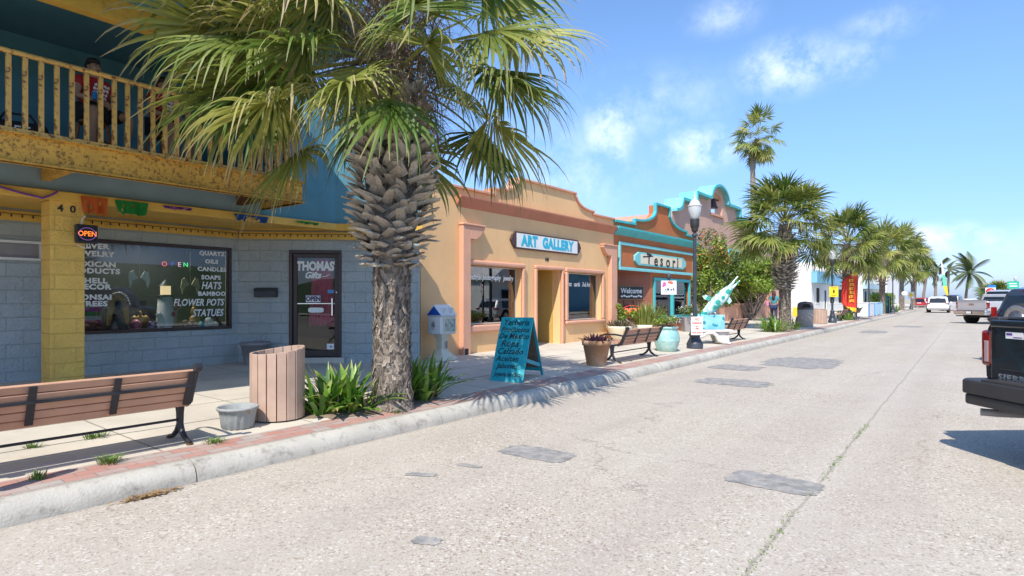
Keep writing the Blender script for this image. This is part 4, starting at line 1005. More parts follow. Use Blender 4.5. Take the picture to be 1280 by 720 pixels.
# coconut palms at the beach end
m_coco = leaf_mat('coconut_leaf', (.05, .10, .03), (.20, .22, .09), (.36, .32, .20), .75, .45, .25)
def coconut(label, loc, seed, H, lean, n=17, L=4.0, wind=Vector((-.12, -.05, 0)), old=-35):
    rng = random.Random(seed); t = thing('coconut_palm', label, 'palm tree', loc, 0, 'coconut palms at the beach end of the street')
    tb_ = MB(); tip = Vector((lean, 0, H)); tb_.tube([(0, 0, 0), (lean * .25, 0, H * .4), (lean * .7, 0, H * .8), tip], [.26, .19, .16, .15], 9); tb_.build('trunk', m_bark, t)
    mb = MB()
    for i in range(n):
        az = i * 2.4 + rng.uniform(-.3, .3); el = R(old + (95 - old) * i / (n - 1)); d = Vector((math.cos(az) * math.cos(el), math.sin(az) * math.cos(el), math.sin(el)))
        p = tip.copy(); le = L * rng.uniform(.8, 1.1); k = 12; u = rng.random()
        for j in range(k):
            q = p + d * le / k; sd = d.cross(UP)
            sd = (sd if sd.length > .1 else Vector((1, 0, 0))).normalized()
            for s_ in (-1, 1):
                for h in range(3):
                    a = p + (q - p) * (h / 3); w = le * .27 * math.sin(math.pi * min(1, (j + .6 + h / 3) / k * .93)) + .05
                    e = a + (sd * s_ + d * .7 - UP * .55).normalized() * w
                    mb.add([a, a + d * .13, e], [(0, 1, 2)], [[(u, .2), (u, .2), (u, .9)]])
            mb.add([p - sd * .03, p + sd * .03, q + sd * .03, q - sd * .03], [(0, 1, 2, 3)], [[(1, .5)] * 4])
            p = q; d = (d - UP * .115 + wind * .35).normalized()
    mb.build('crown', m_coco, t, fix=False); return t
coconut('big coconut palm standing alone where the street ends, right of the slim beach flag', (-.55, 118, 0), 1, 5.5, .5, 20, 3.7)
coconut('windblown coconut palm just left of the slim beach flag', (-4.2, 112, 0), 2, 6.2, .2, 9, 2.9, Vector((-.3, -.1, 0)))
coconut('ragged brown-tipped coconut palm leaning over the red car', (-5.8, 112, 0), 3, 5.6, .7, 11, 2.9, Vector((-.25, 0, 0)))
coconut('thin coconut palm partly hidden by the slim beach flag', (-2.9, 122, 0), 4, 6.2, .2, 8, 2.2, Vector((.2, 0, 0)))
coconut('small coconut palm between the kerb palms and the red car', (-7.2, 118, 0), 5, 5.2, .3, 10, 2.6)
BR = thing('low_palm', 'low bushy palm behind the grey pickup and street signs', 'palm tree', (3.2, 112, 0))
b_ = MB(); b_.tube([(0, 0, 0), (0, 0, 1.4)], [.3, .25], 8); b_.build('trunk', m_bark, BR)
for dx in (0,):
    o = bpy.data.objects.new('crown', crownC); COL.objects.link(o); o.parent = BR; o.location = (0, 0, 1.6); o.scale = (1.4, 1.4, 1.0)

# ---------------------------------------------------------------- plants
m_strap = leaf_mat('strap_leaf', (.06, .17, .02), (.22, .38, .05), (.42, .36, .14), .82, .35, .22)
m_leaf = leaf_mat('shrub_leaf', (.028, .06, .012), (.15, .23, .03), None, rough=.42, trans=.28)
m_leaf_y = leaf_mat('bright_shrub_leaf', (.07, .15, .018), (.33, .42, .05), None, rough=.42, trans=.3)
m_flower_o = leaf_mat('orange_blossom', (.55, .12, .03), (.72, .30, .12), None, trans=.3)
m_purple = leaf_mat('purple_leaf', (.05, .016, .035), (.13, .05, .08), None, rough=.45, trans=.15)
m_dryst = leaf_mat('dry_stalk', (.20, .13, .07), (.36, .26, .15), None, rough=.8, trans=.05)
def strap_clump(mb, rng, c, r, n, L, w, el=(25, 80), droop=.10, steps=5):
    for i in range(n):
        az = rng.uniform(0, 6.283); d0 = rng.uniform(0, r) ; p = Vector((c[0] + math.cos(az) * d0, c[1] + math.sin(az) * d0, c[2]))
        az2 = az + rng.uniform(-.6, .6); e = R(rng.uniform(*el)); d = Vector((math.cos(az2) * math.cos(e), math.sin(az2) * math.cos(e), math.sin(e)))
        le = L * rng.uniform(.55, 1.12); ww = w * rng.uniform(.75, 1.2); u = rng.random(); V = []
        for j in range(steps + 1):
            f = j / steps; sd = d.cross(UP); sd = (sd if sd.length > .05 else Vector((1, 0, 0))).normalized()
            wj = ww * (.55 + .9 * f if f < .5 else 1 - ((f - .5) * 2) ** 2.2 * .96)
            V += [p - sd * wj, p - UP * .012 * math.cos(e), p + sd * wj]
            p = p + d * le / steps; d = (d - UP * droop * (1 + f)).normalized()
        mb.add(V, [q for j in range(steps) for q in ((3*j, 3*j+1, 3*j+4, 3*j+3), (3*j+1, 3*j+2, 3*j+5, 3*j+4))],
               [[(u, j/steps), (u, j/steps), (u, (j+1)/steps), (u, (j+1)/steps)] for j in range(steps) for _ in (0, 1)])
    return mb
def strap_plant(label, loc, spots, n, L, w, seed, rx=1, group='strap-leaved lilies at the palm roots', **k):
    rng = random.Random(seed); t = thing('spider_lily', label, 'plant', loc, 0, group); mb = MB(); st = MB()
    for c in spots:
        strap_clump(mb, rng, c, .10, n, L, w, **k)
        strap_clump(st, rng, c, .12, n // 3, L * .42, w * .45, el=(35, 90), droop=.1, steps=3)
    mb.build('leaves', m_strap, t, fix=False); st.build('dry_stalks', m_dryst, t, fix=False); return t
strap_plant('wide clump of strap-leaved lily on the left side of the big palm trunk', (-5.86, 4.42, .165), [(-.16, -.14, 0), (.10, -.05, 0), (-.22, .10, 0), (.14, .14, 0), (-.02, -.22, 0), (-.38, -.02, 0), (0, .05, 0), (-.05, -.38, 0)], 22, .58, .032, 1, droop=.15)
strap_plant('narrower clump of strap-leaved lily on the right side of the big palm trunk', (-5.78, 5.42, .165), [(-.08, -.08, 0), (.12, .06, 0), (-.15, .16, 0), (.04, -.2, 0), (-.25, 0, 0), (0, .3, 0)], 20, .62, .031, 2, el=(35, 85), droop=.13)
strap_plant('strap-leaved lily clump left of the second palm', (-6.15, 25.3, .165), [(-.3, -.3, 0), (0, -.1, 0), (.15, .3, 0), (-.3, .3, 0), (.1, -.45, 0)], 24, .8, .03, 3)
strap_plant('sparse strap-leaved lily right of the second palm trunk', (-6.0, 27.3, .165), [(0, 0, 0), (.1, .3, 0)], 14, .6, .028, 4)
strap_plant('low lily clump at the foot of the palm behind the red flag', (-6.0, 41.6, .165), [(-.3, 0, 0), (.2, .2, 0), (.1, -.5, 0), (-.1, .6, 0)], 16, .7, .03, 5)
strap_plant('small lily clump by the lamp post before the hedge', (-6.0, 69, .165), [(0, 0, 0), (.3, .2, 0), (-.2, .4, 0)], 18, .9, .04, 6)

def leaf_cloud(mb, rng, clumps, n, size, up=.4):
    for i in range(n):
        c, r = clumps[rng.randrange(len(clumps))]
        while True:
            q = Vector((rng.uniform(-1, 1), rng.uniform(-1, 1), rng.uniform(-1, 1)))
            if .25 < q.length < 1: break
        p = Vector(c) + Vector((q.x * r[0], q.y * r[1], q.z * r[2]))
        nrm = (q.normalized() + UP * up + Vector((rng.uniform(-.7, .7), rng.uniform(-.7, .7), rng.uniform(-.7, .7)))).normalized()
        a = nrm.cross(Vector((rng.uniform(-1, 1), rng.uniform(-1, 1), rng.uniform(-1, 1)))).normalized(); b = nrm.cross(a)
        s_ = size * rng.uniform(.6, 1.3); u = rng.random()
        mb.add([p - a * s_, p - b * s_ * .45, p + a * s_, p + b * s_ * .45], [(0, 1, 2, 3)], [[(u, .0), (u, .5), (u, 1), (u, .5)]])
    return mb
def shrub(name, label, cat, loc, seed, R_, zc, nclump, n, size, mat, stems=4, group=None, flower=None, cl=.38):
    rng = random.Random(seed); t = thing(name, label, cat, loc, 0, group); clumps = []
    for i in range(nclump):
        while True:
            q = Vector((rng.uniform(-1, 1), rng.uniform(-1, 1), rng.uniform(-1, 1)))
            if q.length < 1: break
        k = rng.uniform(.6, 1.2) * cl
        clumps.append(((q.x * R_[0], q.y * R_[1], zc + q.z * R_[2]), (R_[0] * k, R_[1] * k, R_[2] * k)))
    leaf_cloud(MB(), rng, clumps, 0, size)
    mb = leaf_cloud(MB(), rng, clumps, n, size); mb.build('foliage', mat, t, fix=False)
    if flower: leaf_cloud(MB(), rng, [c for c in clumps if c[0][2] > zc - R_[2] * .2][:max(3, nclump // 3)], flower, size * .8).build('blossom', m_flower_o, t, fix=False)
    st = MB()
    for i in range(stems):
        c = clumps[rng.randrange(nclump)][0]; b = Vector((rng.uniform(-.25, .25), rng.uniform(-.25, .25), 0)); e = Vector(c)
        st.tube([b, b + (e - b) * .35 + Vector((rng.uniform(-.2, .2), rng.uniform(-.2, .2), .15)), e], [.07, .055, .02], 6)
    st.build('stems' if name != 'tree' else 'trunk', m_bark, t); return t
shrub('flowering_shrub', 'tall loose shrub with orange blossom behind the lamp post and iron gate', 'shrub', (-10.2, 28.2, .2), 1, (1.5, 1.7, 1.9), 2.6, 26, 5200, .085, m_leaf_y, 7, flower=420, cl=.34)
shrub('flowering_shrub', 'orange-flowered climber over the salmon pillar, under the pink gable', 'shrub', (-10.9, 31.2, .2), 2, (1.4, 2.0, 1.5), 3.3, 22, 4200, .09, m_leaf, 6, flower=420, cl=.36)
shrub('patio_tree', 'bright green rounded tree with crooked stems over the salmon patio wall', 'tree', (-10.3, 36.2, .2), 3, (1.9, 3.0, 1.2), 2.75, 34, 9000, .10, m_leaf_y, 9, cl=.36)
shrub('patio_tree', 'darker green tree filling the back of the patio behind the bright one', 'tree', (-11.8, 40, .2), 7, (1.2, 3.2, 1.4), 2.6, 24, 5000, .12, m_leaf, 7, cl=.4)
rng = random.Random(8); hg = MB()
cl_ = [((x_, y_, z_), (.55, .9, .4)) for x_ in (-.5, .3) for y_ in [i * 1.1 for i in range(12)] for z_ in (.75, 1.25, 1.7)]
leaf_cloud(hg, rng, cl_, 7000, .11)
HG = thing('hedge', 'trimmed green hedge beyond the palms on the left pavement', 'hedge', (-8.6, 82, .15)); hg.build('foliage', m_leaf_y, HG, fix=False)
hs = MB()
for i in range(8): hs.tube([(0, i * 1.5, 0), (.1, i * 1.5, 1.2)], .05, 5)
hs.build('stems', m_bark, HG)
# ---------------------------------------------------------------- benches
m_slat = pm('mauve_brown_recycled_slat', (.52, .295, .185), .6, .10, 5, .12, 80, dirt=(.44, .28, .21), dirt_amt=.4, ds=3)
def bench(label, loc, rz, L=1.84):
    t = thing('park_bench', label, 'bench', loc, rz, 'slatted benches along the kerb')
    h = L / 2
    bk = MB()
    for i in range(5):          # back slats, leaning back
        f = i / 4; z = .385 + f * .275; y = -.185 - f * .115 - .02 * math.sin(f * 3.1)
        bk.obox((0, y, z), (h - .015, 0, 0), Vector((0, -.38, 1)).normalized() * .0315, Vector((0, 1, .38)).normalized() * .017)
    bk.build('backrest', m_slat, t, bevel=.004)
    se = MB()
    for i in range(5): se.obox((0, -.12 + i * .078, .405 + .012 * abs(i - 1.5) * .5), (h - .015, 0, 0), (0, .035, 0), (0, 0, .016))
    se.build('seat', m_slat, t, bevel=.004)
    for x_ in (-.28, .28):
        s_ = MB(); s_.obox((x_, -.290, .525), (.026, 0, 0), Vector((0, -.42, 1)).normalized() * .165, Vector((0, 1, .42)).normalized() * .005)
        for i in range(5):
            f = i / 4; s_.ball((x_, -.232 - f * .115, .385 + f * .275), .008, 6, 4)
        s_.build('strap', m_black, t)
    rr = MB(); rr.obox((0, -.308, .555), (h - .02, 0, 0), (0, .006, 0), (0, 0, .012)); rr.build('back_rail', m_black, t)
    st = MB(); st.tube([(-h + .03, -.02, .205), (h - .03, -.02, .205)], .012, 8); st.build('stretcher', m_black, t)
    for sx in (-1, 1):
        x_ = sx * (h - .02); e = MB()
        e.obox((x_ - sx * .03, -.290, .525), (.034, 0, 0), Vector((0, -.42, 1)).normalized() * .17, Vector((0, 1, .42)).normalized() * .006)
        e.tube([(x_, -.15, .36), (x_, -.215, .40), (x_, -.265, .50), (x_, -.33, .64), (x_, -.362, .705)], [.026, .030, .026, .024, .024], 8)
        e.tube([(x_ - .028, -.375, .715), (x_ + .028, -.375, .715)], .038, 10)
        e.tube([(x_, -.285, .56), (x_, -.1, .585), (x_, .12, .585), (x_, .23, .56), (x_, .265, .50), (x_, .25, .43)], .018, 8)
        e.tube([(x_, -.17, .375), (x_, .0, .355), (x_, .25, .375)], .022, 8)
        e.tube([(x_, -.05, .37), (x_, -.04, .27), (x_, -.03, .16), (x_, -.07, .09), (x_, -.15, .035), (x_, -.235, .016)], [.034, .028, .03, .028, .022, .018], 8)
        e.tube([(x_, .02, .36), (x_, .0, .27), (x_, -.01, .16), (x_, .04, .09), (x_, .12, .035), (x_, .215, .016)], [.030, .026, .028, .026, .022, .018], 8)
        e.build('end_frame', m_black, t)
        
        for y_ in (-.215, .2): fa = MB(); fa.lathe([(.03, 0), (.03, .012)], (x_, y_, 0), 8); fa.build('foot', m_rust2, t)
    return t
BN = bench('nearest slatted bench, seen from behind, cut by the left edge of the street view', (-5.88, 1.63, .165), R(90))
B2 = dup(BN, (-5.92, 12.0, .165), R(90), 'slatted bench between the purple-leaved clay pot and the turquoise urn')
B3 = dup(BN, (-6.0, 19.05, .165), R(90), 'slatted bench just beyond the swordfish sculpture')
B4 = dup(BN, (-6.15, 40.2, .165), R(90), 'slatted bench on the near side of the red feather flag')
B5 = dup(BN, (-6.15, 45.6, .165), R(90), 'slatted bench on the far side of the red feather flag, before the white cabinet')

# ---------------------------------------------------------------- slatted bins
m_slat2 = pm('pinkish_recycled_slat', (.46, .315, .235), .6, .10, 4, .12, 80, dirt=(.56, .42, .33), dirt_amt=.5, ds=3)
def slat_bin(label, loc, rz):
    t = thing('litter_bin', label, 'trash can', loc, rz, 'round slatted litter bins')
    s_ = MB(); n = 17
    for i in range(n):
        a = 2 * math.pi * i / n; o = Vector((math.cos(a), math.sin(a), 0)); tg = Vector((-o.y, o.x, 0))
        top = .765 + .07 * math.cos(a - R(50)); w = .0465
        q = [o * .262 - tg * w, o * .262 + tg * w, o * .284 + tg * w, o * .284 - tg * w]
        s_.add([p + UP * .012 for p in q] + [p + UP * (.765 + .034 * math.cos(math.atan2(p.y, p.x) - R(55)) - .012 * (abs(math.sin(math.atan2(p.y, p.x) - R(55))) ** 2)) for p in q],
               [(0, 3, 2, 1), (4, 5, 6, 7), (0, 1, 5, 4), (1, 2, 6, 5), (2, 3, 7, 6), (3, 0, 4, 7)])
        for z_ in (.09, top - .07): s_.ball(tuple(o * .285 + UP * z_), .006, 5, 3) if False else None
    s_.build('slats', m_slat2, t, bevel=.004)
    b_ = MB(); b_.lathe([(.25, .0), (.255, .02), (.255, .68), (.20, .68), (.19, .05)], n=24); b_.build('liner', m_blackp, t)
    h_ = MB()
    for z_ in (.12, .6): h_.lathe([(.255, z_), (.261, z_), (.261, z_ + .04), (.255, z_ + .04)], n=24)
    h_.build('hoops', m_black, t)
    return t
SB = slat_bin('pinkish slatted round litter bin left of the big palm', (-6.12, 3.68, .168), R(20))
dup(SB, (-6.25, 34.6, .168), R(70), 'pinkish slatted litter bin partly hidden behind the grey dome-lid trash can').scale = (1.3, 1.3, 1)
# ribbed grey tub
m_tub = pm('grey_resin_tub', (.31, .325, .315), .65, .12, 5, .15, 60, dirt=(.20, .20, .18), dirt_amt=.5, ds=6)
TB = thing('planter_tub', 'empty ribbed grey resin tub on the pavers between the nearest bench and the slatted bin', 'planter', (-6.0, 3.16, .165))
m = MB(); n = 64; V = []
prof = [(.135, 0), (.15, .015), (.165, .15), (.178, .215), (.20, .225), (.205, .25), (.192, .262), (.18, .245), (.14, .03)]
for r, z in prof:
    for k in range(n):
        rib = .006 * (1 if (k // 2) % 2 else -1) if .01 < z < .22 and r > .14 and (r, z) != (.14, .03) else 0
        a = 2 * math.pi * k / n; V.append(((r + rib) * math.cos(a), (r + rib) * math.sin(a), z))
m.add(V, [(i*n+k, i*n+(k+1) % n, (i+1)*n+(k+1) % n, (i+1)*n+k) for i in range(len(prof)-1) for k in range(n)], smooth=True)
m.add(V[:n], [tuple(reversed(range(n)))]); m.add(V[-n:], [tuple(range(n))])
TB.scale = (1, 1, .86); m.build('tub', m_tub, TB)
hd_ = MB(); hd_.tube([(-.2, 0, .235), (-.23, 0, .225), (-.225, 0, .20)], .007, 6); hd_.tube([(.2, 0, .235), (.23, 0, .225), (.225, 0, .20)], .007, 6); hd_.build('handle', m_rust2, TB)
# grey pot with wire by the shop wall
GP = thing('flower_pot', 'large empty grey plastic pot with bent wire by the gift shop wall', 'planter', (-10.78, 6.02, .25))
m = MB(); m.lathe([(.18, 0), (.255, .36), (.275, .36), (.28, .42), (.26, .42), (.25, .36), (.19, .06)], n=28); m.build('pot', m_grey, GP)
m = MB(); m.tube([(.1, .05, .38), (.12, .05, .52), (.2, .08, .60), (.26, .1, .58), (.22, .1, .5), (.1, .1, .45), (0, .1, .40)], .006, 6); m.tube([(-.1, 0, .4), (-.02, .05, .46), (.08, 0, .46), (.1, 0, .4)], .006, 6); m.build('wire', m_grey, GP)
# wall letterbox
MBX = thing('letterbox', 'black metal letterbox on the blue block wall left of the shop door', 'letterbox', (-11.3, 5.96, 0), R(90) - AA)
m = MB(); m.box(.33, .75, -.12, -.004, 1.525, 1.66); m.build('box', m_black, MBX, bevel=.012)
m = MB(); m.obox((.54, -.075, 1.682), (.215, 0, 0), (0, .075, .02), (0, -.003, .009)); m.build('lid', m_black, MBX)

# ---------------------------------------------------------------- newspaper house box
NB = thing('newspaper_box', 'white house-shaped newspaper box with blue gable on a pedestal by the gallery wall', 'newspaper box', (-8.78, 9.02, .215), R(90))
m = MB(); m.lathe([(.36, 0), (.34, .05), (.17, .17), (.135, .22), (.13, .42), (.20, .53), (.21, .54)], n=4, smooth=False)
bo = m.build('pedestal', m_cream, NB, bevel=.012); bo.rotation_euler = (0, 0, R(45)); bo.scale = (.92, .92, 1)
m = MB(); m.box(-.235, .235, -.19, .19, .54, .92); m.build('cabinet', m_white, NB, bevel=.02)
m = MB(); m.prism([(-.24, .922), (.24, .922), (0, 1.16)], -.235, .235, 'x'); 
rf = m.build('roof', m_white, NB, bevel=.012)
m = MB(); m.prism([(-.20, .94), (.20, .94), (0, 1.125)], -.241, -.237, 'x'); m.build('gable_panel', pm('cobalt_blue', (.01, .10, .50), .45, .06, 4, 0), NB)
m = MB()
for x_ in (-.10, .10):
    m.prism([(x_ - .085, .94), (x_ + .085, .94), (x_, 1.09)], -.235, -.09, 'y')
m.build('dormer', m_white, NB, bevel=.006)
fw = frame(MB(), -.155, .215, .57, .89, .03, -.205, -.191).build('door', m_cream, NB, bevel=.004)
B('paper', pm('newspaper_front', (.45, .46, .36), .7, .5, 14, 0, dirt=(.14, .32, .42), dirt_amt=.9, ds=11), fw, (-.125, .185, -.198, -.192, .60, .86))
m = MB(); m.tube([(-.239, .045 * math.cos(i * .628) + .02, .73 + .09 * math.sin(i * .628)) for i in range(11)], .005, 5); m.build('emblem', m_grey, NB); 
m = MB(); m.prism([(-.03, .69), (.07, .69), (.07, .75), (.02, .80), (-.03, .75)], -.240, -.236, 'x'); m.build('emblem', m_grey, NB)
B('pedestal_label', m_grey, NB, (-.02, .03, -.136, -.128, .24, .40))

# ---------------------------------------------------------------- turquoise sandwich board
m_tq = pm('turquoise_board_paint', (.012, .36, .42), .45, .10, 2, .15, 30, dirt=(.25, .60, .62), dirt_amt=.6, ds=3, thr=(.64, .72))
m_ply = pm('bare_dark_plywood', (.16, .12, .09), .85, .25, 6, .4, 40, dirt=(.07, .055, .045), dirt_amt=.7, ds=7)
m_ink = pm('black_brush_paint', (.012, .028, .04), .5, .1, 4, 0)
SWr = math.atan2(.16, .55)
SW = thing('sandwich_board', 'turquoise hand-lettered Yerberia sandwich board standing on the pavement', 'sandwich board', (-5.90, 7.53, .155), SWr)
sh = .52; ht = 1.02   # half splay depth, height
fl_ = math.hypot(sh, ht); fa_ = math.atan2(sh, ht)
def leaf_panel(par, front):
    t = bpy.data.objects.new('front_panel' if front else 'rear_panel', None); return t
m = MB(); m.box(-.285, .285, -.012, .012, 0, fl_); fp = m.build('front_panel', m_tq, SW, bevel=.004); fp.rotation_euler = (-fa_, 0, 0)
m = MB(); m.box(-.245, .245, .0122, .014, .03, fl_ - .04); m.build('panel_back', m_ply, fp)
for i, (s, sz, xo, sp_) in enumerate((('Yerberia', .15, .0, 1.0), ('Productos', .135, -.0, 1.0), ('De Mexico', .135, -.0, 1.0), ('Ropa', .165, -.05, 1.05), ('Calzado', .15, -.02, 1.05), ('Aceites', .14, -.05, 1.05), ('Jabones', .13, -.03, 1.0), ('Joyeria de Plata', .105, 0, 1.0))):
    z_ = (1.045, .915, .795, .66, .525, .395, .27, .125)[i]
    text(s, sz, m_ink, fp, (xo, -.0135, z_), shear=.22, bold=.0018, sp=sp_, xs=.88 if i < 7 else .70)
m = MB(); m.box(-.285, -.245, -.012, .012, 0, fl_); m.box(.245, .285, -.012, .012, 0, fl_); m.box(-.245, .245, -.012, .012, fl_ - .06, fl_); m.box(-.245, .245, -.012, .012, .10, .16); m.box(-.245, .245, -.004, .004, .16, fl_ - .06)
rp = m.build('rear_panel', m_tq, SW, loc=(0, 2 * sh, 0)); rp.rotation_euler = (fa_, 0, 0)
B('panel_back', m_ply, rp, (-.245, .245, -.0075, -.0055, .165, fl_ - .065))
m = MB(); m.bar((.272, .20, .34), (.272, .86, .20), .022, .06); m.build('side_brace', m_tq, SW)

# ---------------------------------------------------------------- street lamps
m_lampp = pm('blue_black_cast_iron', (.035, .045, .06), .45, .2, 3, .2, 50, dirt=(.10, .11, .12), dirt_amt=.5, ds=4)
def globe_mat():
    t = NT('frosted_lamp_globe'); t.set(Base_Color=(.75, .76, .74), Roughness=.25); t.b.inputs['Transmission Weight'].default_value = .35; t.b.inputs['IOR'].default_value = 1.3; return t.m
m_globe = globe_mat()
def lamp(label, loc, rz=0):
    t = thing('street_lamp', label, 'street lamp', loc, rz, 'acorn globe street lamps')
    m = MB(); m.lathe([(.21, 0), (.215, .12), (.20, .16), (.17, .22), (.14, .28), (.135, .33), (.155, .35), (.15, .38), (.115, .46), (.10, .60), (.115, .63), (.10, .66), (.085, .70)], n=20); m.build('base', m_lampp, t)
    m = MB(); m.tube([(0, 0, .68), (0, 0, 3.16)], [.056, .044], 14); m.lathe([(.075, 3.0), (.085, 3.03), (.075, 3.06)], n=14); m.build('pole', m_lampp, t)
    m = MB(); m.lathe([(.06, 3.12), (.09, 3.15), (.085, 3.18), (.095, 3.22), (.115, 3.27), (.12, 3.38), (.115, 3.41), (.13, 3.45), (.10, 3.47)], n=18); m.build('collar', m_blackp, t)
    m = MB(); m.lathe([(.09, 3.46), (.13, 3.54), (.16, 3.65), (.172, 3.75), (.168, 3.80)], n=20); m.build('globe', m_globe, t)
    m = MB(); m.lathe([(.182, 3.80), (.182, 3.83), (.15, 3.85), (.12, 3.93), (.085, 3.97), (.045, 3.99), (.03, 4.02), (.036, 4.06), (.014, 4.12), (.004, 4.26)], n=20); m.build('cap', m_globe, t)
    return t
LP = lamp('street lamp with the No Parking notice on its base, right of the orange shop', (-5.83, 15.62, .16))
dup(LP, (-5.95, 36.5, .16), label='street lamp carrying the yellow warning sign beyond the second palm')
dup(LP, (-5.88, 50.8, .16), label='street lamp just beyond the red feather flag')
dup(LP, (-5.75, 66.5, .16), label='street lamp between the silvery palm and the tall dark palm')
dup(LP, (-5.7, 88, .16), label='street lamp farthest along the left kerb, by the round white sign')
dup(LP, (4.3, 92, .1), label='street lamp on the right side of the street beyond the parked pickups')
m_redtxt = pm('red_sign_ink', (.62, .06, .03), .5, .05, 4, 0)
NP = thing('parking_sign', 'small white No Parking notice with red letters strapped to the lamp base', 'sign', (-5.66, 15.32, .16), R(38))
B('plate', m_white, NP, (-.155, .155, -.006, .006, .38, .86), bevel=.004)
for s, sz, z_ in (('NO', .10, .79), ('PARKING', .075, .69), ('ANY', .05, .60), ('TIME', .05, .545), ('TOW AWAY', .06, .44)): text(s, sz, m_redtxt, NP, (0, -.008, z_), bold=.002, xs=.8)
# yellow warning sign on the second lamp
YS = thing('warning_sign', 'square yellow warning sign clamped to the second street lamp', 'sign', (-5.86, 36.36, .16), R(24))
B('plate', pm('signal_yellow', (.80, .60, .01), .5, .05, 4, 0), YS, (-.22, .22, -.01, .0, 1.42, 1.98), bevel=.01); m = MB(); m.prism([(-.03, 1.62), (.03, 1.62), (.05, 1.75), (.0, 1.85), (-.05, 1.75)], -.013, -.011, 'y'); m.build('symbol', m_black, YS)
B('symbol', m_black, YS, (-.15, .15, -.013, -.011, 1.90, 1.925), (-.12, .12, -.013, -.011, 1.49, 1.51))
# ---------------------------------------------------------------- planters
m_clay = pm('weathered_clay', (.42, .235, .12), .85, .14, 3, .3, 40, dirt=(.58, .46, .34), dirt_amt=.6, ds=4)
CP = thing('clay_planter', 'tapered clay pot of purple-leaved plants beside the kerb', 'planter', (-5.93, 10.5, .16))
m = MB(); m.lathe([(.19, 0), (.265, .40), (.285, .405), (.295, .50), (.27, .505), (.255, .43)], n=30); m.build('pot', m_clay, CP)
m = MB(); m.lathe([(.0, .46), (.26, .455), (.26, .44)], n=20); m.build('soil', m_soil, CP)
m = MB(); strap_clump(m, random.Random(3), (0, 0, .46), .24, 150, .19, .016, el=(10, 80), droop=.06, steps=3); m.build('plant', m_purple, CP, fix=False)
m_urn = NT('mottled_turquoise_glaze'); v = m_urn.coord()
c = m_urn.mix(m_urn.mr(m_urn.noise(v, 3.5, 6, .65), .35, .65), (.20, .46, .45), (.46, .66, .60)); c = m_urn.mix(m_urn.mr(m_urn.noise(v, 6, 6, .7), .55, .72, 0, .7), c, (.10, .24, .24)); c = m_urn.mix(m_urn.mr(m_urn.noise(v, 2.2, 4), .62, .7, 0, .6), c, (.62, .44, .34))
m_urn.set(Base_Color=c, Roughness=.4); m_urn.bump(m_urn.noise(v, 25, 4), .2, .01); m_urn = m_urn.m
UR = thing('turquoise_urn', 'big round mottled turquoise urn planted with mixed flowers', 'planter', (-6.08, 14.35, .16))
m = MB(); m.lathe([(.20, 0), (.23, .02), (.275, .12), (.315, .26), (.325, .30), (.315, .315), (.32, .34), (.30, .45), (.265, .53), (.25, .56), (.285, .585), (.29, .62), (.265, .63), (.23, .58)], n=34); m.build('urn', m_urn, UR)
m = MB(); m.lathe([(0, .59), (.24, .585), (.24, .57)], n=20); m.build('soil', m_soil, UR)
rng = random.Random(12); m = MB(); leaf_cloud(m, rng, [((rng.uniform(-.25, .3), rng.uniform(-.25, .3), .66 + rng.uniform(0, .22)), (.14, .14, .12)) for i in range(12)], 900, .03); m.build('plant', m_leaf_y, UR, fix=False)
m = MB(); leaf_cloud(m, rng, [((rng.uniform(-.3, .1), rng.uniform(-.3, .1), .67), (.12, .12, .07)) for i in range(6)], 300, .035); m.build('succulent', leaf_mat('dusky_red_leaf', (.20, .09, .06), (.36, .20, .12), None), UR, fix=False)
m = MB(); leaf_cloud(m, rng, [((.12, .15, .80), (.25, .25, .12))], 90, .022); m.build('blossom', leaf_mat('white_blossom', (.7, .7, .66), (.8, .78, .75), None), UR, fix=False)
# hanging notice on a dark post behind the urn
PS = thing('post_sign', 'white notice with pink and red flower blots on a dark post behind the turquoise urn', 'sign', (-6.18, 14.75, .16), R(38))
m = MB(); m.tube([(0, 0.04, 0), (0, 0.04, 1.94)], .035, 10); m.lathe([(.05, 1.86), (.055, 1.92), (.03, 1.98), (.0, 2.0)], (0, .04, 0), 10); m.build('post', m_lampp, PS)
B('board', m_white, PS, (-.215, .185, -.012, .0, 1.44, 1.80), bevel=.003)
m = MB(); m.ball((-.13, -.014, 1.71), (.045, .003, .06), 10, 6); m.ball((-.16, -.014, 1.66), (.03, .003, .03), 8, 6); m.build('flower_mark', pm('pink_ink', (.72, .10, .40), .5, .1, 4, 0), PS)
m = MB(); m.ball((.02, -.014, 1.755), (.07, .003, .035), 10, 6); m.ball((.06, -.014, 1.74), (.04, .003, .03), 8, 6); m.build('flower_mark', pm('coral_ink', (.75, .14, .08), .5, .1, 4, 0), PS)
m = MB()
for i, (x_, w_) in enumerate(((-.15, .02), (-.11, .03), (-.06, .05), (0, .02), (.03, .04), (.09, .03), (.13, .02))): m.box(x_, x_ + w_, -.0145, -.0125, 1.545, 1.565 + .02 * (i % 3))
m.tube([(-.16, -.014, 1.52), (-.1, -.014, 1.50), (-.06, -.014, 1.53), (-.05, -.014, 1.56)], .006, 5); m.build('script_mark', pm('navy_ink', (.04, .05, .16), .5, .1, 4, 0), PS)
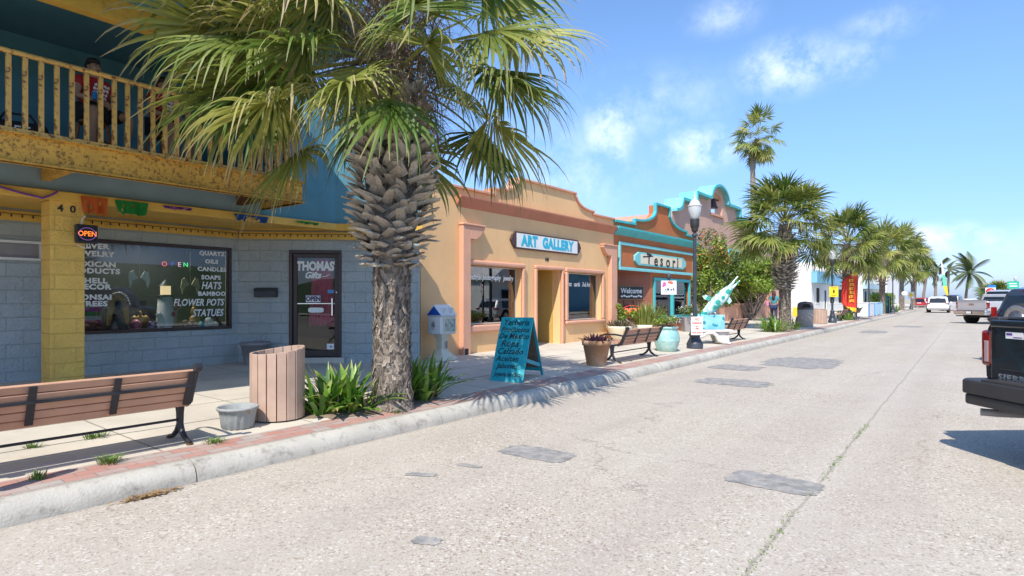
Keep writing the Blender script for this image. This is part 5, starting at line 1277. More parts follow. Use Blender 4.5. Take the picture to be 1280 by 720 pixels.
# white bowls and spiky plants by the gallery
WP = thing('white_planter', 'white bowl planter of grey-green succulents at the gallery corner', 'planter', (-8.75, 16.95, .21))
m = MB(); m.lathe([(.18, 0), (.24, .06), (.34, .24), (.40, .36), (.42, .42), (.38, .42), (.34, .34)], n=26); m.build('bowl', m_cream, WP)
m = MB(); strap_clump(m, random.Random(5), (0, 0, .38), .34, 130, .28, .025, el=(10, 70), droop=.02, steps=3); m.build('plant', leaf_mat('dull_succulent', (.13, .10, .07), (.22, .22, .12), None), WP, fix=False)
WQ = thing('white_planter', 'long white trough planter with tall yellow-green spiky grass below the neon sign', 'planter', (-8.6, 18.6, .21))
m = MB(); m.lathe([(.3, 0), (.46, .3), (.5, .42), (.46, .42), (.42, .36)], n=26, sy=1.3, sx=.8); m.build('bowl', m_cream, WQ)
m = MB(); strap_clump(m, random.Random(6), (0, 0, .38), .42, 330, .78, .015, el=(45, 90), droop=.06, steps=5); m.build('plant', leaf_mat('lime_grass', (.14, .20, .03), (.36, .40, .10), (.45, .40, .2), .85), WQ, fix=False)
shrub('potted_shrub', 'small loose green shrub between the white bowls by the gallery corner', 'plant', (-8.9, 17.7, .2), 21, (.35, .45, .45), .75, 10, 700, .05, m_leaf_y, 3)
DP = thing('dark_planter', 'square dark planter of white flowers under the turquoise shop window', 'planter', (-8.7, 22.6, .21))
m = MB(); m.lathe([(.30, 0), (.38, .55), (.36, .55), (.33, .48)], n=4, smooth=False); m.build('pot', m_grey, DP)
rng = random.Random(15); m = MB(); leaf_cloud(m, rng, [((rng.uniform(-.3, .3), rng.uniform(-.4, .4), .7 + rng.uniform(0, .2)), (.22, .22, .16)) for i in range(9)], 700, .045); m.build('plant', m_leaf, DP, fix=False)
m = MB(); leaf_cloud(m, rng, [((0, 0, .85), (.45, .5, .2))], 160, .035); m.build('blossom', leaf_mat('white_petal', (.7, .7, .66), (.8, .78, .75), None), DP, fix=False)

# ---------------------------------------------------------------- swordfish sculpture on its bench
def fish_material():
    t = NT('painted_teal_swirls'); v = t.coord()
    vo = t.n('ShaderNodeTexVoronoi'); vo.inputs['Scale'].default_value = 5.5; mp = t.n('ShaderNodeMapping'); mp.inputs['Scale'].default_value = (1, .2, 1); t.l(v, mp.inputs[0]); t.l(mp.outputs[0], vo.inputs['Vector'])
    w = t.n('ShaderNodeTexWave'); w.inputs['Scale'].default_value = 2.2; w.inputs['Distortion'].default_value = 14; w.inputs['Detail'].default_value = 1; t.l(mp.outputs[0], w.inputs['Vector'])
    f = t.mr(vo.outputs['Distance'], .42, .46, 1, 0); g = t.mr(w.outputs['Fac'], .62, .68)
    c = t.mix(g, (.66, .76, .74), (.30, .60, .58)); c = t.mix(f, c, (.04, .34, .28))
    t.set(Base_Color=c, Roughness=.25); return t.m
m_fish = fish_material()
SF = thing('fish_sculpture', 'leaping white and teal painted swordfish sculpture on a pale blue block', 'sculpture', (-6.05, 17.5, .16), R(37))
an = math.atan2(.98, 1.0)
ax = Vector((math.cos(an), 0, math.sin(an))); nx = Vector((-math.sin(an), 0, math.cos(an)))
o0 = Vector((-.30, 0, .80)); m = MB(); V = []; n = 18
st = [(-.05, .05, .04, 0), (.10, .075, .055, 0), (.28, .125, .09, .01), (.5, .17, .12, .02), (.75, .185, .13, .025), (.95, .17, .12, .02), (1.12, .13, .10, .01), (1.27, .07, .06, .0)]
for d_, h_, w_, off in st:
    for k in range(n):
        a = 2 * math.pi * k / n; V.append(o0 + ax * d_ + nx * (h_ * math.sin(a) - off) + Vector((0, w_ * math.cos(a), 0)))
m.add(V, [(i*n+k, i*n+(k+1) % n, (i+1)*n+(k+1) % n, (i+1)*n+k) for i in range(len(st)-1) for k in range(n)], smooth=True)
m.add(V[:n], [tuple(range(n))]); m.add(V[-n:], [tuple(range(n))]); m.build('body', m_fish, SF)
m = MB(); m.tube([o0 + ax * 1.22 + nx * .03, o0 + ax * 1.40 + nx * .055, o0 + ax * 1.62 + nx * .085], [.055, .035, .018], 8); m.tube([o0 + ax * 1.22 - nx * .035, o0 + ax * 1.40 - nx * .05, o0 + ax * 1.57 - nx * .045], [.05, .032, .016], 8); m.build('beak', m_fish, SF)
def fin(pts, th=.02):
    m = MB(); P = [o0 + ax * a + nx * b for a, b in pts]; k = len(P)
    m.add([p + Vector((0, -th, 0)) for p in P] + [p + Vector((0, th, 0)) for p in P], [tuple(range(k)), tuple(reversed(range(k, 2*k)))] + [(i, (i+1) % k, (i+1) % k + k, i + k) for i in range(k)]); return m.build('fin', m_fish, SF)
fin([(.50, .17), (.62, .19), (.56, .36), (.46, .40), (.44, .30)]); fin([(.85, -.18), (1.02, -.16), (.98, -.30), (.86, -.33)]); fin([(.35, -.13), (.48, -.17), (.38, -.25)])
fin([(.05, .06), (-.05, .22), (-.16, .26), (-.10, .0), (-.16, -.24), (-.05, -.2), (.05, -.06)])
bd_ = NT('pale_blue_fish_block'); v = bd_.coord(); c = bd_.mix(bd_.mr(bd_.noise(v, 3, 4), .35, .65), (.14, .45, .66), (.36, .66, .78)); wv_ = bd_.noise(v, 6, 2); c = bd_.mix(bd_.mr(wv_, .56, .60), c, (.02, .25, .33)); bd_.set(Base_Color=c, Roughness=.4)
B('block', bd_.m, SF, (-.34, .36, -.16, .16, .435, .86), bevel=.015)
WT = thing('carved_bench', 'white carved bench with curling legs under the swordfish block', 'bench', (-6.05, 17.5, .16), R(37))
m_wconc = pm('white_cast_stone', (.66, .645, .61), .8, .1, 3, .3, 40, dirt=(.40, .38, .35), dirt_amt=.5, ds=4)
m = MB(); m.box(-.52, .58, -.24, .24, .355, .43); m.build('seat', m_wconc, WT, bevel=.025)
for y_ in (-.2, .2):
    m = MB(); m.tube([(-.48, y_, .34), (-.56, y_, .26), (-.46, y_, .20), (-.30, y_, .24), (-.16, y_, .33), (0, y_, .34), (.10, y_, .26), (.16, y_, .12), (.30, y_, .05), (.50, y_, .03)], [.04, .045, .05, .05, .05, .055, .06, .06, .05, .04], 8); m.tube([(-.40, y_, .20), (-.42, y_, .1), (-.36, y_, .01)], [.05, .045, .06], 8); m.build('leg', m_wconc, WT)
B('pedestal', m_wconc, WT, (.14, .50, -.15, .15, .02, .354), bevel=.02)

# ---------------------------------------------------------------- trash can, flags, cabinets, signs
m_agg = pm('grey_aggregate', (.40, .355, .31), .85, .2, 40, .4, 90)
TC = thing('trash_can', 'grey-brown round trash can with dark domed lid by the second palm', 'trash can', (-6.1, 30.5, .165))
m = MB(); m.lathe([(.31, 0), (.33, .03), (.345, .5), (.35, .80), (.33, .82)], n=28); m.build('body', m_agg, TC)
m = MB(); m.lathe([(.355, .82), (.36, .87), (.345, .88), (.34, 1.0)], n=28); m.lathe([(.345, 1.0), (.32, 1.1), (.22, 1.17), (.0, 1.2)], n=28); m.build('lid', pm('dark_brown_plastic', (.10, .08, .07), .5, .1, 4, .1, 50), TC)
m = MB(); m.prism([(-.17, .92), (.17, .92), (.14, 1.06), (0, 1.09), (-.14, 1.06)], -.352, -.30, 'y'); op = m.build('opening', m_dark, TC); op.rotation_euler = (0, 0, R(20))
m_flag = NT('red_flag_cloth'); v = m_flag.coord('UV'); s_ = m_flag.n('ShaderNodeSeparateXYZ'); m_flag.l(v, s_.inputs[0])
e = m_flag.math('ADD', m_flag.mr(s_.outputs[1], .14, .10), m_flag.mr(s_.outputs[1], .90, .94)); e = m_flag.math('ADD', e, m_flag.math('MULTIPLY', m_flag.math('SUBTRACT', m_flag.noise(m_flag.coord(), 6, 3), .5), .5))
m_flag.set(Base_Color=m_flag.mix(m_flag.mr(e, .3, .5), (.62, .035, .012), (.85, .50, .02)), Roughness=.6); m_flag = m_flag.m
m_yflag = pm('yellow_flag_print', (.85, .58, .03), .6, .05, 4, 0)
FL = thing('feather_flag', 'tall red feather flag with yellow ends and vertical yellow lettering', 'flag', (-5.55, 42.2, .16), R(20))
m = MB(); m.tube([(0, 0, 0), (.02, 0, .8), (.06, 0, 1.9), (.10, 0, 3.0)], [.02, .02, .016, .01], 8); m.build('pole', m_black, FL); m = MB(); m.lathe([(.16, 0), (.16, .04), (.03, .05)], n=12); m.build('foot', m_black, FL)
m = MB(); V = []; U = []; nz_, nx_ = 16, 7
for j in range(nz_ + 1):
    f = j / nz_; z_ = .42 + f * 2.55; xr = .02 + .03 * f * 2; wdt = .86 * min(1, ((1 - f) * 4.2 + .02) ** .7) * (1 if f > .2 else .25 + .75 * (f / .2) ** .8)
    for i in range(nx_ + 1):
        g_ = i / nx_; V.append((xr - wdt * g_, .05 * math.sin(g_ * 5 + f * 4) * g_, z_ + .12 * g_ * (1 - f)))
w_ = nx_ + 1
fs = [(j*w_+i, j*w_+i+1, (j+1)*w_+i+1, (j+1)*w_+i) for j in range(nz_) for i in range(nx_)]
m.add(V, fs, [[(q % w_ / nx_, q // w_ / nz_) for q in f] for f in fs], smooth=True); fc = m.build('cloth', m_flag, FL, fix=False); sd = fc.modifiers.new('s', 'SOLIDIFY'); sd.thickness = .004
m = MB()
for k, z_ in enumerate((2.35, 2.10, 1.85, 1.60, 1.35, 1.10)):
    x0 = -.42 + .03 * (k % 2); m.box(x0, x0 + .24, -.075, -.068, z_ + .13, z_ + .17); m.box(x0, x0 + .05, -.075, -.068, z_, z_ + .13); m.box(x0 + .05, x0 + .22, -.075, -.068, z_ + .05, z_ + .085)
    if k % 2: m.box(x0 + .19, x0 + .24, -.075, -.068, z_, z_ + .13)
m.build('letter_mark', m_yflag, FL)
F2 = thing('beach_flag', 'slim leaning white, green and yellow beach flag rising behind the parked cars', 'flag', (-2.05, 90, 0), R(20))
m = MB(); m.bar((0, 0, 0), (.0, 0, 1.7), .06); m.build('pole', m_white, F2)
for z0, z1, w0, w1, c_ in ((1.7, 3.0, .16, .34, m_yflag), (3.0, 4.4, .34, .24, pm('mint_green_cloth', (.12, .55, .35), .6, .05, 4, 0)), (4.4, 6.1, .24, .05, m_white)):
    x0, x1 = -(z0 - 1.7) * .16, -(z1 - 1.7) * .16
    m = MB(); m.prism([(x0 - w0, z0), (x0 + w0 * .2, z0), (x1 + w1 * .2, z1), (x1 - w1, z1)], -.02, .02, 'y'); m.build('cloth', c_, F2)
def cabinet(name, label, x0, x1, y0, y1, h, mat, legm):
    t = thing(name, label, 'cabinet', ((x0 + x1) / 2, (y0 + y1) / 2, .165)); a, b = (x1 - x0) / 2, (y1 - y0) / 2
    m = MB(); m.box(-a, a, -b, b, .04, h); m.build('body', mat, t, bevel=.03); m = MB(); m.box(-a - .02, a + .02, -b - .02, b + .02, h + .001, h + .05); m.build('top', mat, t)
    m = MB()
    for sx in (-1, 1):
        for sy in (-1, 1): m.box(sx * a - .03 + sx * .035, sx * a + .03 + sx * .035, sy * b - .04, sy * b + .04, 0, h * .99)
    m.build('corner_post', legm, t); return t
m_cobalt = pm('cobalt_trim', (.02, .20, .50), .5, .06, 4, 0)
cabinet('street_cabinet', 'low white cabinet with blue corner posts beyond the red flag', -6.35, -5.65, 48.6, 51.9, .98, m_white, m_cobalt)
cabinet('street_cabinet', 'low pale blue cabinet beside the white one, before the silvery palm', -6.3, -5.65, 53, 56.5, .98, m_ice, m_sky)
cabinet('street_cabinet', 'narrow dark green cabinet on the pavement right of the silvery palm', -6.25, -5.75, 62.6, 64.2, 1.5, pm('bottle_green', (.01, .10, .075), .5, .1, 4, 0), m_black)
BX = thing('news_rack', 'small bright blue news rack between second palm and trash can', 'news rack', (-7.6, 33.2, .18)); m = MB(); m.box(-.22, .22, -.25, .25, .35, .95); m.build('body', m_cobalt, BX, bevel=.02); m = MB(); m.box(-.06, .06, -.06, .06, 0, .35); m.build('leg', m_black, BX)
BY = thing('news_rack', 'small yellow news rack just left of the grey trash can', 'news rack', (-7.3, 34.6, .18)); m = MB(); m.box(-.2, .2, -.22, .22, .35, .85); m.build('body', m_yflag, BY, bevel=.02); m = MB(); m.box(-.06, .06, -.06, .06, 0, .35); m.build('leg', m_black, BY)
RS = thing('road_sign', 'round white sign on a thin post left of the red car', 'sign', (-5.55, 76.4, .15)); m = MB(); m.tube([(0, 0.03, 0), (0, 0.03, 2.1)], .03, 8); m.build('post', m_grey, RS); m = MB(); m.lathe([(.0, -.01), (.27, -.01), (.27, .01), (0, .01)], n=24); d_ = m.build('disc', m_white, RS, loc=(0, 0, 1.85)); d_.rotation_euler = (R(90), 0, 0)
Y2 = thing('road_sign', 'yellow pedestrian sign on white board left of the red car', 'sign', (-5.3, 82, .15)); m = MB(); m.tube([(0, 0.03, 0), (0, 0.03, 2.1)], .03, 8); m.build('post', m_grey, Y2); B('board', m_white, Y2, (-.3, .3, -.01, .01, 1.35, 2.1)); m = MB(); m.prism([(0, 1.4), (.24, 1.72), (0, 2.04), (-.24, 1.72)], -.02, -.011, 'y'); m.build('plate', m_yflag, Y2)
m_signred = pm('traffic_red', (.62, .02, .015), .45, .04, 4, 0)
DN = thing('no_entry_sign', 'red and white no-entry sign above the grey pickup bed', 'sign', (1.95, 90, .05)); m = MB(); m.tube([(0, .03, 0), (0, .03, 2.5)], .035, 8); m.build('post', m_grey, DN)
B('board', m_white, DN, (-.48, .48, -.012, .0, 1.75, 2.72), bevel=.01); m = MB(); m.lathe([(0, -.004), (.44, -.004), (.44, .004), (0, .004)], n=28); d_ = m.build('disc', m_signred, DN, loc=(0, -.018, 2.235)); d_.rotation_euler = (R(90), 0, 0); B('bar', m_white, DN, (-.31, .31, -.027, -.023, 2.17, 2.30))
D2 = thing('blue_sign', 'small blue sign peeking above the no-entry sign', 'sign', (2.35, 97, .05)); m = MB(); m.tube([(0, .03, 0), (0, .03, 2.9)], .03, 8); m.build('post', m_grey, D2); B('plate', m_cobalt, D2, (-.5, .3, -.012, 0, 2.4, 3.15))
GS2 = thing('street_name_sign', 'green street name sign with two white lines by the far right lamp', 'sign', (3.2, 72, .05)); m = MB(); m.tube([(.1, .03, 0), (.1, .03, 3.1)], .03, 8); m.build('post', m_grey, GS2); B('plate', pm('sign_green', (.03, .42, .27), .5, .05, 4, 0), GS2, (-.42, .42, -.012, 0, 2.35, 3.05)); B('text_mark', m_letter, GS2, (-.3, .25, -.015, -.013, 2.78, 2.86), (-.26, .3, -.015, -.013, 2.55, 2.63))
# pink cloth on a rusty post at the far left of the nearest bench
PK = thing('pink_banner', 'bright pink cloth with pale blue hem hanging on a rusty post at the left edge', 'banner', (-5.36, 1.02, .16))
m = MB(); m.tube([(0, 0, 0), (0, 0, .78)], .014, 8); m.build('post', m_rust2, PK)
m = MB(); V = []
for j in range(9):
    for i in range(20): a = 2 * math.pi * i / 20; r = .05 + .02 * math.sin(i * 2.2 + j * .8) * .5 + .012 * (8 - j) / 8; V.append((r * math.cos(a), r * math.sin(a), .24 + j * .06))
m.add(V, [(j*20+i, j*20+(i+1) % 20, (j+1)*20+(i+1) % 20, (j+1)*20+i) for j in range(8) for i in range(20)], smooth=True); m.build('cloth', pm('hot_pink_cloth', (.72, .05, .36), .7, .15, 8, .3, 40), PK)
m = MB(); m.lathe([(.066, .18), (.07, .24), (.055, .245), (.055, .18)], n=16); m.build('hem', pm('pale_blue_cloth', (.40, .62, .70), .7, .1, 8, .2, 40), PK)
# paper bunting hung along the yellow fascia
def bunting(label, mat, x0, x1, h, seed, ragged=.3):
    rng = random.Random(seed); m = MB(); n = 14; V = []
    cuts = [h * (1 - ragged * rng.random()) for _ in range(n + 1)]
    for i in range(n + 1):
        x_ = x0 + (x1 - x0) * i / n; y_ = -1.49 + .012 * math.sin(i * 1.3)
        for j in range(5): V.append((x_ + (.5 - i / n) * .25 * (x1 - x0) * (j / 4) * .7, y_ - .01 * j * math.sin(i), 2.93 - cuts[i] * j / 4))
    fs = [(i*5+j, i*5+j+1, i*5+j+6, i*5+j+5) for i in range(n) for j in range(4) if not (j in (1, 2) and rng.random() < .12)]
    m.add(V, fs); o = m.build('bunting', mat, None, loc=(-11.3, 0, 0), rz=R(90), fix=False); s_ = o.modifiers.new('s', 'SOLIDIFY'); s_.thickness = .002
    return tag(o, label, 'bunting', 'cut-paper bunting on the yellow fascia')
def tissue(name, c_):
    t = NT(name); t.set(Base_Color=c_, Roughness=.7); td = t.n('ShaderNodeBsdfTranslucent'); td.inputs[0].default_value = (*c_, 1); mx = t.n('ShaderNodeMixShader'); mx.inputs[0].default_value = .35; t.l(t.b.outputs[0], mx.inputs[1]); t.l(td.outputs[0], mx.inputs[2]); t.l(mx.outputs[0], t.out.inputs[0]); return t.m
m_tor, m_tgr, m_tpu, m_tbl = tissue('orange_tissue', (.70, .16, .03)), tissue('green_tissue', (.02, .30, .05)), tissue('purple_tissue', (.28, .08, .45)), tissue('blue_tissue', (.02, .10, .35))
bunting('orange cut-paper flag hanging at the column head above the small LED sign', m_tor, 2.92, 3.25, .27, 1)
bunting('green cut-paper flag hanging right of the orange one', m_tgr, 3.34, 3.78, .21, 2, .2)
bunting('torn purple strip of bunting right of the green flag', m_tpu, 3.98, 4.42, .05, 3)
bunting('torn dark blue bunting on the fascia above the shop wall', m_tbl, 5.10, 5.72, .13, 4, .9)
bunting('thin green remnant of bunting at the right end of the fascia', m_tgr, 6.25, 6.75, .05, 5)
m = MB(); m.tube([(2.02, -1.49, 2.93), (2.3, -1.49, 2.87), (2.5, -1.49, 2.84), (2.60, -1.49, 2.90), (2.66, -1.49, 2.95)], .014, 6); 
tag(m.build('garland', m_tpu, None, loc=(-11.3, 0, 0), rz=R(90)), 'drooping purple garland left of the yellow column head', 'garland')
# LED open sign on the column
LS = thing('led_open_sign', 'small black LED box reading OPEN on the right side of the yellow column', 'sign', (-9.86, 2.99, 0), R(90))
m = MB(); m.box(-.13, .13, -.09, .0, 2.27, 2.53); m.build('case', m_black, LS, bevel=.012)
B('screen', m_dark, LS, (-.11, .11, -.093, -.0905, 2.29, 2.51))
text('OPEN', .098, emit_mat('orange_led', (1, .22, .03), .9), LS, (0, -.095, 2.40), bold=.001, xs=.88)
m = MB(); m.tube([(.10 * math.cos(i * .2618), -.095, 2.40 + .085 * math.sin(i * .2618)) for i in range(25)], .0035, 5); m.build('led_ring', emit_mat('violet_led', (.5, .2, .8), .25), LS)
m = MB(); m.tube([(-.06, -.05, 2.53), (-.05, -.05, 2.60), (.0, -.02, 2.66)], .008, 6); m.tube([(.03, -.05, 2.27), (.05, -.05, 2.23), (.0, -.02, 2.2), (-.1, .0, 2.25)], .006, 6); m.build('cable', m_white, LS)

# ---------------------------------------------------------------- gift shop window display
def wpt(y, z, d=.4): return (-11.3 - (.06 + d * .55), y - d * .08, z)
LH = thing('lighthouse_model', 'white model lighthouse with lit lantern in the gift shop window', 'ornament', wpt(4.80, .926, .45))
m = MB(); m.lathe([(.17, 0), (.165, .02), (.115, .60), (.0, .601)], n=20); m.build('tower', m_white, LH)
m = MB(); m.lathe([(.14, .602), (.14, .63), (.10, .635), (.10, .64)], n=16); m.lathe([(.11, .80), (.08, .84), (.02, .90), (.0, .93)], n=16); m.build('gallery', m_black, LH)
m = MB(); m.lathe([(.085, .64), (.085, .80), (0, .801)], n=14); m.build('lantern', emit_mat('warm_lantern', (1, .72, .4), .55), LH)
SH = thing('shrine_figure', 'arched gold shrine figure with dark robe in the gift shop window', 'ornament', wpt(4.03, .926, .45))
m_gold = pm('aged_gold', (.42, .24, .06), .4, .3, 14, .4, 60, metal=.4, dirt=(.6, .5, .3), dirt_amt=.5, ds=12)
arcp = [(-.17, 0.12)] + [(-.17 * math.cos(R(a)), .42 + .24 * math.sin(R(a))) for a in range(0, 181, 15)] + [(.17, .12)]
m = MB(); m.prism(arcp, -.02, .02, 'x'); m.build('halo', m_gold, SH); m = MB()
for i in range(14): a = R(13 * i); m.ball((.02, -.17 * math.cos(a), .42 + .24 * math.sin(a)), .03, 6, 5)
m.build('halo_beads', pm('ivory_beads', (.6, .52, .4), .5, .2, 20, 0), SH)
m = MB(); m.lathe([(.15, 0), (.16, .03), (.09, .2), (.07, .34), (.045, .42), (.05, .46), (.045, .52), (.0, .55)], (.06, 0, 0), 14); m.build('figure', pm('dark_robe', (.05, .07, .06), .6, .5, 10, 0, dirt=(.5, .12, .12), dirt_amt=.8, ds=9), SH)
def tiny(name, label, loc, mat, parts, cat='ornament'):
    m = MB()
    for p in parts: m.ball(p[0], p[1], 10, 7)
    return tag(m.build(name, mat, None, loc=loc), label, cat)
m_skin2 = pm('shell_pink', (.50, .27, .20), .6, .35, 20, .2, 40)
MD = thing('mermaid_figure', 'red-haired dancer figurine with raised arms before the model lighthouse', 'ornament', wpt(4.90, .926, .28))
m = MB(); m.tube([(0, 0, 0), (0, 0, .2), (0, .02, .34)], [.07, .04, .035], 8); m.tube([(0, .02, .33), (0, .1, .4), (0, .13, .5), (0, .05, .56)], .014, 6); m.tube([(0, .02, .33), (0, -.08, .4), (0, -.1, .48), (0, -.03, .55)], .014, 6); m.ball((0, .02, .42), .04, 8, 6); m.build('figure', m_skin2, MD)
m = MB(); m.ball((-.02, .03, .44), (.05, .06, .06), 8, 6); m.ball((0, -.05, .28), (.05, .09, .06), 8, 6); m.build('dress', pm('raspberry', (.42, .03, .08), .6, .2, 9, 0), MD)
tiny('gold_pumpkin', 'gold pumpkin ornament with a finial in the gift shop window', wpt(4.38, .93, .45), m_gold, [((0, y_, .18), (.06, .06, .09)) for y_ in (-.09, -.03, .03, .09)] + [((0, 0, .30), (.03, .03, .05))])
tiny('pink_skull', 'pink painted skull in front of the gold pumpkin', wpt(4.27, .926, .28), pm('pink_glaze', (.60, .18, .22), .4, .4, 10, 0), [((0, 0, .11), (.09, .085, .10)), ((.03, 0, .04), (.05, .05, .04))])
tiny('owl_figurine', 'small black and white figurine between pink skull and lighthouse', wpt(4.53, .926, .28), pm('pied_glaze', (.18, .14, .25), .4, .9, 16, 0), [((0, 0, .07), (.06, .09, .07)), ((0, .04, .13), (.04, .04, .04)), ((0, -.04, .13), (.04, .04, .04))])
tiny('white_figurine', 'white seated figurine with red cap left of the lighthouse base', wpt(4.66, .926, .28), m_white, [((0, 0, .12), (.07, .08, .13)), ((0, -.02, .27), (.05, .055, .06)), ((0, .07, .06), (.05, .05, .06))])
tiny('brown_shell', 'brown spiral shell at the lighthouse foot', wpt(4.93, .926, .2), pm('brown_shell', (.20, .10, .05), .6, .4, 12, .3), [((0, 0, .06), (.09, .11, .06)), ((0, .05, .10), (.05, .06, .05))])
tiny('shell_heap', 'heap of pink and cream shells right of the lighthouse', wpt(5.15, .926, .25), m_skin2, [((0, -.12, .06), (.07, .08, .07)), ((0, .0, .07), (.07, .07, .08)), ((0, .10, .06), (.06, .07, .07)), ((.02, .04, .13), (.05, .05, .05)), ((.02, -.08, .13), (.05, .05, .05))])
tiny('white_skull', 'white animal skull at the right end of the display shelf', wpt(5.52, .926, .3), m_white, [((0, 0, .12), (.07, .08, .10)), ((.02, .1, .08), (.05, .09, .05)), ((.02, -.07, .05), (.05, .05, .05))])
tiny('gold_idol', 'small seated gold idol right of the shells', wpt(5.33, 1.02, .5), m_gold, [((0, 0, .08), (.08, .10, .09)), ((0, 0, .24), (.06, .07, .10)), ((0, 0, .36), (.045, .045, .05))])
tiny('teal_candle', 'teal candle jar beside the white skull', wpt(5.36, .926, .25), m_aqua, [((0, 0, .07), (.045, .045, .08))])
tiny('feather_heap', 'heap of red and brown feathers at the left end of the display shelf', wpt(3.62, .926, .25), pm('feathers', (.25, .08, .06), .8, .6, 18, .4), [((0, -.1, .08), (.08, .12, .08)), ((0, .06, .06), (.07, .16, .05)), ((0, .0, .15), (.05, .08, .06))])
bl_ = NT('striped_blanket'); v = bl_.coord(); s_ = bl_.n('ShaderNodeSeparateXYZ'); bl_.l(v, s_.inputs[0]); cr = bl_.n('ShaderNodeValToRGB'); bl_.l(bl_.mr(s_.outputs[2], 0, .5), cr.inputs[0]); cr.color_ramp.interpolation = 'CONSTANT'
cols = [(.05, .03, .06), (.45, .05, .25), (.6, .6, .6), (.05, .3, .08), (.4, .1, .4), (.6, .55, .5), (.1, .02, .05)]
for i, c_ in enumerate(cols):
    k = cr.color_ramp.elements[i] if i < 2 else cr.color_ramp.elements.new(i / 7); k.position = i / 7; k.color = (*c_, 1)
bl_.set(Base_Color=cr.outputs[0], Roughness=.9)
m = MB(); m.box(-.02, .02, -.16, .16, 0, .5); tag(m.build('striped_blanket', bl_.m, None, loc=wpt(3.66, .99, .6), bevel=.01), 'folded striped blanket behind the feathers at the window left', 'blanket')
def wings(label, loc, mat):
    m = MB()
    for s_ in (-1, 1):
        P = [(s_ * .02, .0), (s_ * .09, .13), (s_ * .15, .10), (s_ * .17, -.05), (s_ * .14, -.18), (s_ * .11, -.06)]
        m.prism([(a, b) for a, b in (P if s_ < 0 else P[::-1])], -.012, .012, 'x')
    m.bar((0, 0, .05), (0, 0, .62), .004)
    return tag(m.build('hanging_wings', mat, None, loc=loc), label, 'ornament')
wings('pair of white angel wings hanging at the middle of the gift shop window', wpt(4.35, 1.86, .4), m_white)
wings('pair of tan angel wings hanging left of the word HATS', wpt(5.25, 1.76, .5), pm('tan_feather', (.40, .33, .2), .7, .2, 10, 0))
NO = thing('neon_open_sign', 'multicoloured neon OPEN sign hanging inside the gift shop window', 'sign', wpt(4.95, 2.12, .35), R(90))
for ch, x_, c_, k_ in (('O', -.20, (1, .12, .18), 1.8), ('P', -.06, (.05, .10, .9), .6), ('E', .06, (1, .45, .6), 1.6), ('N', .17, (.06, 1, .25), 1.8)):
    text(ch, .12, emit_mat('neon_' + {'O': 'red', 'P': 'blue', 'E': 'pink', 'N': 'green'}[ch], c_, k_ * .38), NO, (x_, 0, 0), bold=.0)
m = MB(); m.bar((-.2, .02, .08), (-.2, .02, .55), .005); m.bar((.2, .02, .08), (.2, .02, .55), .005); m.build('hanger', m_black, NO)
# lit fluorescent tube over the window display
FT = thing('tube_lamp', 'lit white fluorescent tube lamp high inside the gift shop window', 'lamp', (-12.1, 4.6, 2.62))
m = MB(); m.box(-.05, .05, -.62, .62, .03, .09); m.build('housing', m_white, FT)
m = MB(); m.tube([(0, -.58, 0), (0, .58, 0)], .018, 10); m.build('tube', emit_mat('tube_glow', (1, .98, .94), 4.0), FT)
tl = bpy.data.lights.new('tube_light', 'AREA'); tl.shape = 'RECTANGLE'; tl.size = .1; tl.size_y = 1.1; tl.energy = 16; tl.color = (1, .96, .9)
tlo = bpy.data.objects.new('tube_light', tl); COL.objects.link(tlo); tlo.parent = FT; tlo.location = (0.05, 0, -.03)
# gallery window contents
def flatpic(name, label, loc, rz, w, h, mat, cat='picture', fr_=m_umber):
    t = thing(name, label, cat, loc, rz); m = frame(MB(), -w/2, w/2, 0, h, .04, -.02, .02); m.build('frame', fr_, t); B('canvas', mat, t, (-w/2 + .041, w/2 - .041, -.005, .005, .041, h - .041)); return t
flatpic('framed_print', 'large pale framed print in the right gallery window', (-9.55, 15.05, .95), R(90), .98, 1.15, pm('grey_print', (.52, .52, .50), .6, .15, 6, 0, dirt=(.3, .3, .3), dirt_amt=.5, ds=9), fr_=pm('plum_frame', (.06, .03, .07), .4, .1, 4, 0))
flatpic('framed_print', 'small blue seascape leaning low in the right gallery window', (-9.50, 15.0, .866), R(90), .62, .42, pm('sea_blue_print', (.10, .38, .50), .6, .5, 5, 0), fr_=m_sky)
flatpic('framed_print', 'tall turquoise heron-like print at the right of the left gallery window', (-9.6, 11.95, .89), R(90), .5, 1.1, pm('mint_print', (.30, .55, .52), .6, .5, 4, 0), fr_=m_white)
B_ = thing('curtain', 'beige vertical blind at the right of the right gallery window', 'curtain', (-9.2, 0, 0), R(90)); m = MB(); V = []
for i in range(24): V += [(15.98 + i * .025, .5 + .02 * (i % 2), .86), (15.98 + i * .025, .5 + .02 * (i % 2), 2.3)]
m.add(V, [(2*i, 2*i+2, 2*i+3, 2*i+1) for i in range(23)]); m.build('cloth', m_sash, B_)
tiny('craft_heap', 'heap of coloured crafts low in the left gallery window', (-9.7, 11.55, .89), pm('mixed_crafts', (.35, .12, .12), .6, .9, 14, 0, dirt=(.5, .5, .5), dirt_amt=.8, ds=10), [((0, -.3, .08), (.12, .14, .09)), ((0, 0, .10), (.12, .16, .11)), ((0, .3, .08), (.12, .12, .09)), ((0, .15, .2), (.07, .07, .08))])
